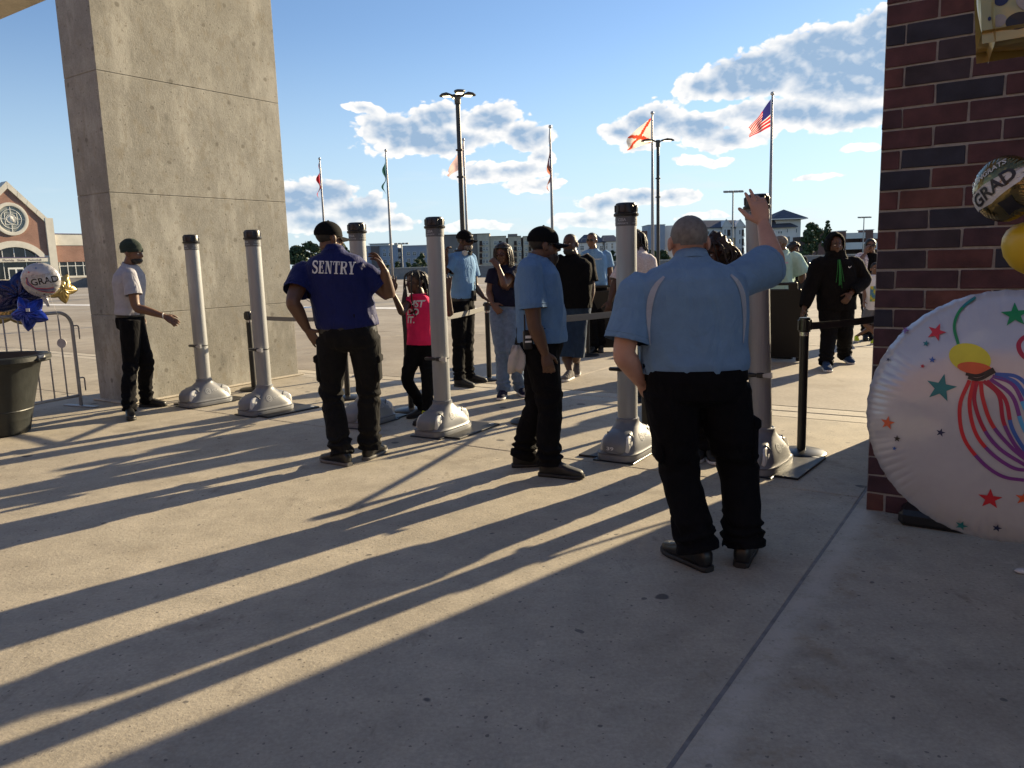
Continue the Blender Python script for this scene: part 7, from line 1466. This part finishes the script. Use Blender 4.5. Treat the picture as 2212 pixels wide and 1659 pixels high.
# 10 the man in pale blue raising his arm
p = build_person('big', 'heavy grey haired man in pale blue polo, back turned, right arm raised', 4, head=(2, -2, 0), hs=1.0, fat=1.16, skn=SK_L, top=POLO3, sleeve=.80, bulk=1.18, cw=.242, ww=.242, hw=.232, cd=.155, bd=.20, back=.155, hem=.045, legs=BLACKP, leg_b=1.24, shoes=(m_leather, m_rubber), feet=(-28, 24), shoe_s=1.08, hands={'L': dict(d=V3(.55, .35, -.75), thumb=V3(.7, -.5, .3), palm=V3(.5, .8, .2), curl=.4, spread=.15), 'R': dict(d=V3(-.22, .1, .97), thumb=V3(-.9, .2, -.1), palm=V3(-.1, .98, .1), curl=.30, spread=.12, tc=.15, s=1.12, fc=(1, 1, 3.2, 3.8))}, collar=POLO3, vox=.0062, cvox=.0085, cuff=1.2, folds=.85, seed=10, sl_r=1.06)
shell_part('hair', p['hc'], p['M'], 1.0, (0, -.014, .030), (.081*1.05, .1005, .089), lambda q: q[2] > -.022+max(0, q[1]+.03)*1.0+.12*abs(q[0]), m_hairg, p['body'], noise=.0012, nf=160)
m_panel = cloth('pale_piping', (.36, .39, .44), .85)
for sx in (-1, 1):
    V = []; ys = np.linspace(0, 1, 16)
    c_ = catmull(np.array([(.150, .135), (.185, .095), (.208, .04), (.218, -.03), (.218, -.10), (.212, -.18)]), 4)*np.array([sx, 1]); w_ = .003+.024*np.sin(np.linspace(.12, 1, len(c_))*math.pi)**1.2; V, F = flat_line(c_, w_); decal(p, p['shirt'], [(V, F)], p['pv']+p['sp']*.62-p['F']*.5, p['X'], V3(0, 0, 1), p['F'], m_panel, 'side_panel', .004)
for sx in (-1, 1):
    kn, hp_ = (p['J']['knR'], p['J']['hpR']) if sx > 0 else (p['J']['knL'], p['J']['hpL']); c = kn*.62+hp_*.38+p['X']*sx*.085; mb = MB(); mb.box(c, (.05, .16, .20), None, bev=.02); mb.box(c+V3(sx*.01, 0, .09), (.05, .165, .06), None, bev=.014); mb.build('cargo_pocket', BLACKP, p['trousers'], auto=60)
    V, F = tube([p['pv']+p['sp']*.17+p['X']*sx*(.232+.02*math.sin(a))-p['F']*.02+V3(0, 0, -.012+.022*math.cos(a)) for a in np.linspace(0, 6.28, 13)], .0035, 6, 1); make('key_ring', V, F, m_blk, p['trousers'], True)
V, F = loft([ringpts(p['pv']+p['sp']*f, p['X'], p['F'], w_, .195, 40, 2.5, w_*.715) for f, w_ in ((.065, .241), (-.04, .245))], cap=False); make('waistband', V, F, BLACKP, p['trousers'], True)

# 11 curly-haired woman hidden at the gate
p = build_person('curly', 'curly haired person at the gate hidden behind the man in pale blue', 195, head=(230, 0, 0), hs=.95, skn=SK_M, top=cloth('sage_top', (.20, .30, .22)), sleeve=.60, bulk=1.2, cw=.225, ww=.225, hw=.235, cd=.15, bd=.17, back=.15, hem=-.06, legs=BLACKP, leg_b=1.2, shoes=(m_rubber, m_solew), feet=(180, 205), shoe_s=.92, vox=.009, cvox=.012, seed=11)
shell_part('hair', p['hc'], p['M'], .95, (0, -.03, .02), (.125, .135, .135), lambda q: q[1] < .055 or q[2] > .075, m_hairb, p['root'], noise=.028, nf=24, n=60, mm=40); strands(p['hc'], p['M'], 1.0, 150, .13, .007, m_hairb, p['root'], 12, 'curls', spread=.07, wave=.03)

# 12 man in pink far behind
p = build_person('pinkman', 'person in pink shirt and sunglasses far behind the raised elbow', 215, head=(225, 0, 0), skn=SK_M, top=cloth('pink_check', (.55, .42, .42)), sleeve=.7, legs=BLACKP, shoes=(m_rubber, m_rubber), feet=(210, 225), vox=.012, cvox=.016, seed=12); cropped(p); glasses(p['hc'], p['M'], 1.0, m_shades, p['root'])

# 13 man in mint shirt
p = build_person('mint', 'bald man in loose mint green shirt holding a drink bottle', 300, head=(292, -3, 0), hs=1.05, fat=1.12, skn=SK_M, top=cloth('mint_shirt', (.42, .62, .56), .85, .07), sleeve=.90, sl_r=1.25, bulk=1.15, cw=.225, ww=.22, hw=.215, cd=.15, bd=.18, back=.15, hem=-.06, legs=cloth('khaki', (.30, .23, .14)), shoes=(m_rubber, m_rubber), feet=(295, 310), collar=MATS['cloth_mint_shirt'], vox=.010, cvox=.013, seed=13)
cropped(p, m_hairg, .01); V, F = subdiv_fan(np.array([(-.055, -.01, 0), (.055, -.01, 0), (.055, .01, 0), (-.055, .01, 0)]), [[0, 1, 2, 3]], 2); decal(p, p['shirt'], [(V, F)], p['pv']+p['sp']*.74+V3(-.06, -.5, 0), V3(1, 0, 0), V3(0, 0, 1), V3(0, 1, 0), mat('pink_strip', (.62, .42, .52), .7), 'back_label', .004)
bt_ = empty('drink_bottle', tuple(V3(*PJ['mint']['root'], 0)+p['J']['wrR']+V3(.0, -.02, -.16)), 0, 'small red and blue drink bottle held by the man in mint', 'bottle'); V, F = lathe([(0, -.10), (.03, -.10), (.033, -.09), (.033, .03), (.028, .05), (.014, .075), (.013, .09), (0, .09)], 20); make('bottle', V, F, mat('clear_bottle', (.55, .62, .68), .15), bt_, True); V, F = lathe([(.0338, -.085), (.0338, -.03)], 20); make('red_label', V, F, PRINT['red'], bt_, True); V, F = lathe([(.0338, -.028), (.0338, .02)], 20); make('blue_label', V, F, PRINT['blue'], bt_, True)

# 14 head with dark curls behind him
p = build_person('afro', 'person with round dark curls behind the man in mint', 180, head=(150, 0, 0), hs=.95, skn=SK_D, top=BLACKT, sleeve=.6, bulk=.9, cw=.16, ww=.15, hw=.15, legs=BLACKP, shoes=(m_rubber, m_rubber), feet=(180, 180), shoe_s=.9, vox=.012, cvox=.016, seed=14)
shell_part('hair', p['hc'], p['M'], .95, (0, -.02, .045), (.125, .13, .12), lambda q: q[2] > -.03+max(0, q[1])*1.3, m_hair, p['root'], noise=.020, nf=30, n=50, mm=34); V, F = box(p['J']['shL']+V3(.08, 0, -.22), (.12, .10, .3), None, .03); make('shoulder_bag', V, F, m_leather, p['root'])

# 15 hooded person
p = build_person('hood', 'person in black hooded top with green cords walking forward', 182, head=(182, -2, 0), hs=1.05, fat=1.2, skn=SK_D, top=cloth('black_hoodie', (.006, .006, .007), .9, .2, 0.0), long_sleeve=True, sl_r=1.22, bulk=1.15, cw=.235, ww=.235, hw=.225, cd=.15, bd=.17, back=.15, hem=-.16, legs=cloth('black_sweat', (.006, .006, .007), .9, .2, 0.0), leg_b=1.3, shoes=(cloth('blue_trainer', (.02, .05, .12)), m_solew), feet=(176, 192), shoe_s=1.05, foot_z=(.02, 0), foot_p=(-10, 0), hands={'L': dict(d=V3(-.5, -.2, -.6), thumb=V3(-.3, -.2, .8), palm=V3(0, .9, -.1), curl=.6)}, cuff=1.05, folds=.8, seed=15)
hd_ = shell_part('hood', p['hc'], p['M'], 1.0, (0, -.035, .010), (.125, .150, .160), lambda q: q[1] < .062-.25*max(0, -q[2]), MATS['cloth_black_hoodie'], p['root'], noise=.006, nf=16, n=50, mm=36)
md = hd_.modifiers.new('thick', 'SOLIDIFY'); md.thickness = .014; md.offset = -1
V, F = loft([ringpts(p['nk']+V3(0, 0, z)-p['F']*.02, p['X'], p['F'], w, d, 30, 2.3) for z, w, d in ((-.07, .20, .13), (-.02, .155, .12), (.03, .125, .115), (.08, .118, .11))], cap=False); make('hood_drape', V, F, MATS['cloth_black_hoodie'], p['root'], True)
mb = MB(); rs = np.random.default_rng(3)
for k in range(9):
    x0 = rs.normal(0, .007); mb.add(*tube([p['nk']+p['F']*.16+p['X']*(.02+x0)+V3(0, 0, -.04), p['nk']+p['F']*.185+p['X']*(.015+x0*2)+V3(0, 0, -.17), p['nk']+p['F']*.195+p['X']*(.01+x0*3.5)+V3(0, 0, -.30-rs.uniform(0, .1))], .003, 5, 3))
mb.build('green_cords', mat('green_cord', (.012, .17, .03), .7), p['root'], True)
V, F = flat_line(catmull(np.array([(-.022, .008), (-.012, -.010), (.004, -.008), (.030, .010)]), 4), np.array(list(np.linspace(.002, .012, 6))+list(np.linspace(.012, .002, 7)))); decal(p, p['shirt'], [(V, F)], p['pv']+p['sp']*.78-p['X']*.12+p['F']*.5, -p['X'], V3(0, 0, 1), -p['F'], m_thread, 'chest_mark', .006)

# 16 woman on the phone
p = build_person('phone', 'woman in floral shirt and black top holding a phone to her ear', 190, head=(195, 2, 0), hs=.98, skn=SK_M, top=BLACKT, sleeve=.5, cw=.18, ww=.165, hw=.18, legs=BLACKP, shoes=(m_rubber, m_rubber), feet=(185, 200), hands={'R': dict(d=V3(.2, 0, .9), thumb=V3(.6, -.4, 0), palm=V3(.8, .4, 0), curl=.6)}, vox=.010, cvox=.014, seed=16)
shell_part('hair', p['hc'], p['M'], 1.0, (0, -.02, .03), (.088, .108, .096), lambda q: q[2] > -.05+max(0, q[1])*1.6, m_hair, p['root'], noise=.003, nf=60); glasses(p['hc'], p['M'], 1.0, m_shades, p['root'])
def floral():
    m, N, L, b = nt_of('floral_cloth'); tc = N.new('ShaderNodeTexCoord'); v = N.new('ShaderNodeTexVoronoi'); v.inputs['Scale'].default_value = 26; L.new(tc.outputs['Object'], v.inputs['Vector']); r = N.new('ShaderNodeValToRGB'); cr = r.color_ramp; cr.elements[0].position = .0; cr.elements[0].color = (.35, .12, .16, 1); cr.elements[1].position = .45; cr.elements[1].color = (.62, .56, .58, 1); e = cr.elements.new(.25); e.color = (.22, .20, .30, 1); L.new(v.outputs['Distance'], r.inputs[0]); L.new(r.outputs[0], b.inputs['Base Color']); b.inputs['Roughness'].default_value = .85; return m
m_fl = floral(); tp = []
for q, sg in (('R', 1), ('L', -1)):
    s_, e_ = p['J']['sh'+q], p['J']['el'+q]; tp.append(tube([p['nk']*.5+s_*.5-V3(0, 0, .06), s_, s_*.4+e_*.6, e_], np.array([.09, .095, .082, .075]), 18, 4, round_=False))
    tp.append(loft([ringpts(p['pv']+p['sp']*f+p['X']*sg*.12, p['X'], p['F'], .075, .135, 20, 2.4) for f in (-.1, .3, .7, .88)]))
remesh('floral_shirt', tp, m_fl, .013, 3, p['root'])
V, F = box(p['hc']+p['X']*.095+V3(0, -.02, -.03), (.012, .07, .14), None, .004); make('phone', V, F, m_blackp, p['root'])

# 17 child by the pillar
p = build_person('child', 'child in white printed T-shirt and neon shoes by the brick pillar', 190, head=(190, 0, 0), hs=.86, skn=SK_M, top=cloth('white_tee', (.66, .65, .68), .85, .06), sleeve=.7, bulk=.75, cw=.135, ww=.13, hw=.13, cd=.10, bd=.10, back=.10, hem=-.12, legs=cloth('grey_short', (.12, .12, .13)), leg_b=.72, shorts=True, shoes=(cloth('neon_shoe', (.55, .62, .04)), m_solew), feet=(200, 235), shoe_s=.80, foot_z=(0, .02), foot_p=(0, -10), vox=.009, cvox=.012, folds=.6, seed=17); cropped(p)
def print_m():
    m, N, L, b = nt_of('tee_print'); tc = N.new('ShaderNodeTexCoord'); v = N.new('ShaderNodeTexNoise'); v.inputs['Scale'].default_value = 14; L.new(tc.outputs['Object'], v.inputs['Vector']); r = N.new('ShaderNodeValToRGB'); cr = r.color_ramp; cr.interpolation = 'CONSTANT'; cr.elements[0].color = (.05, .16, .30, 1); cr.elements[1].position = .58; cr.elements[1].color = (.50, .42, .06, 1); e = cr.elements.new(.46); e.color = (.16, .28, .12, 1); L.new(v.outputs['Fac'], r.inputs[0]); L.new(r.outputs[0], b.inputs['Base Color']); b.inputs['Roughness'].default_value = .8; return m
V, F = subdiv_fan(np.array([(-.08, -.13, 0), (.08, -.13, 0), (.08, .12, 0), (-.08, .12, 0)]), [[0, 1, 2, 3]], 3); decal(p, p['shirt'], [(V, F)], p['pv']+p['sp']*.42+p['F']*.5, -p['X'], V3(0, 0, 1), -p['F'], print_m(), 'shirt_print', .005)
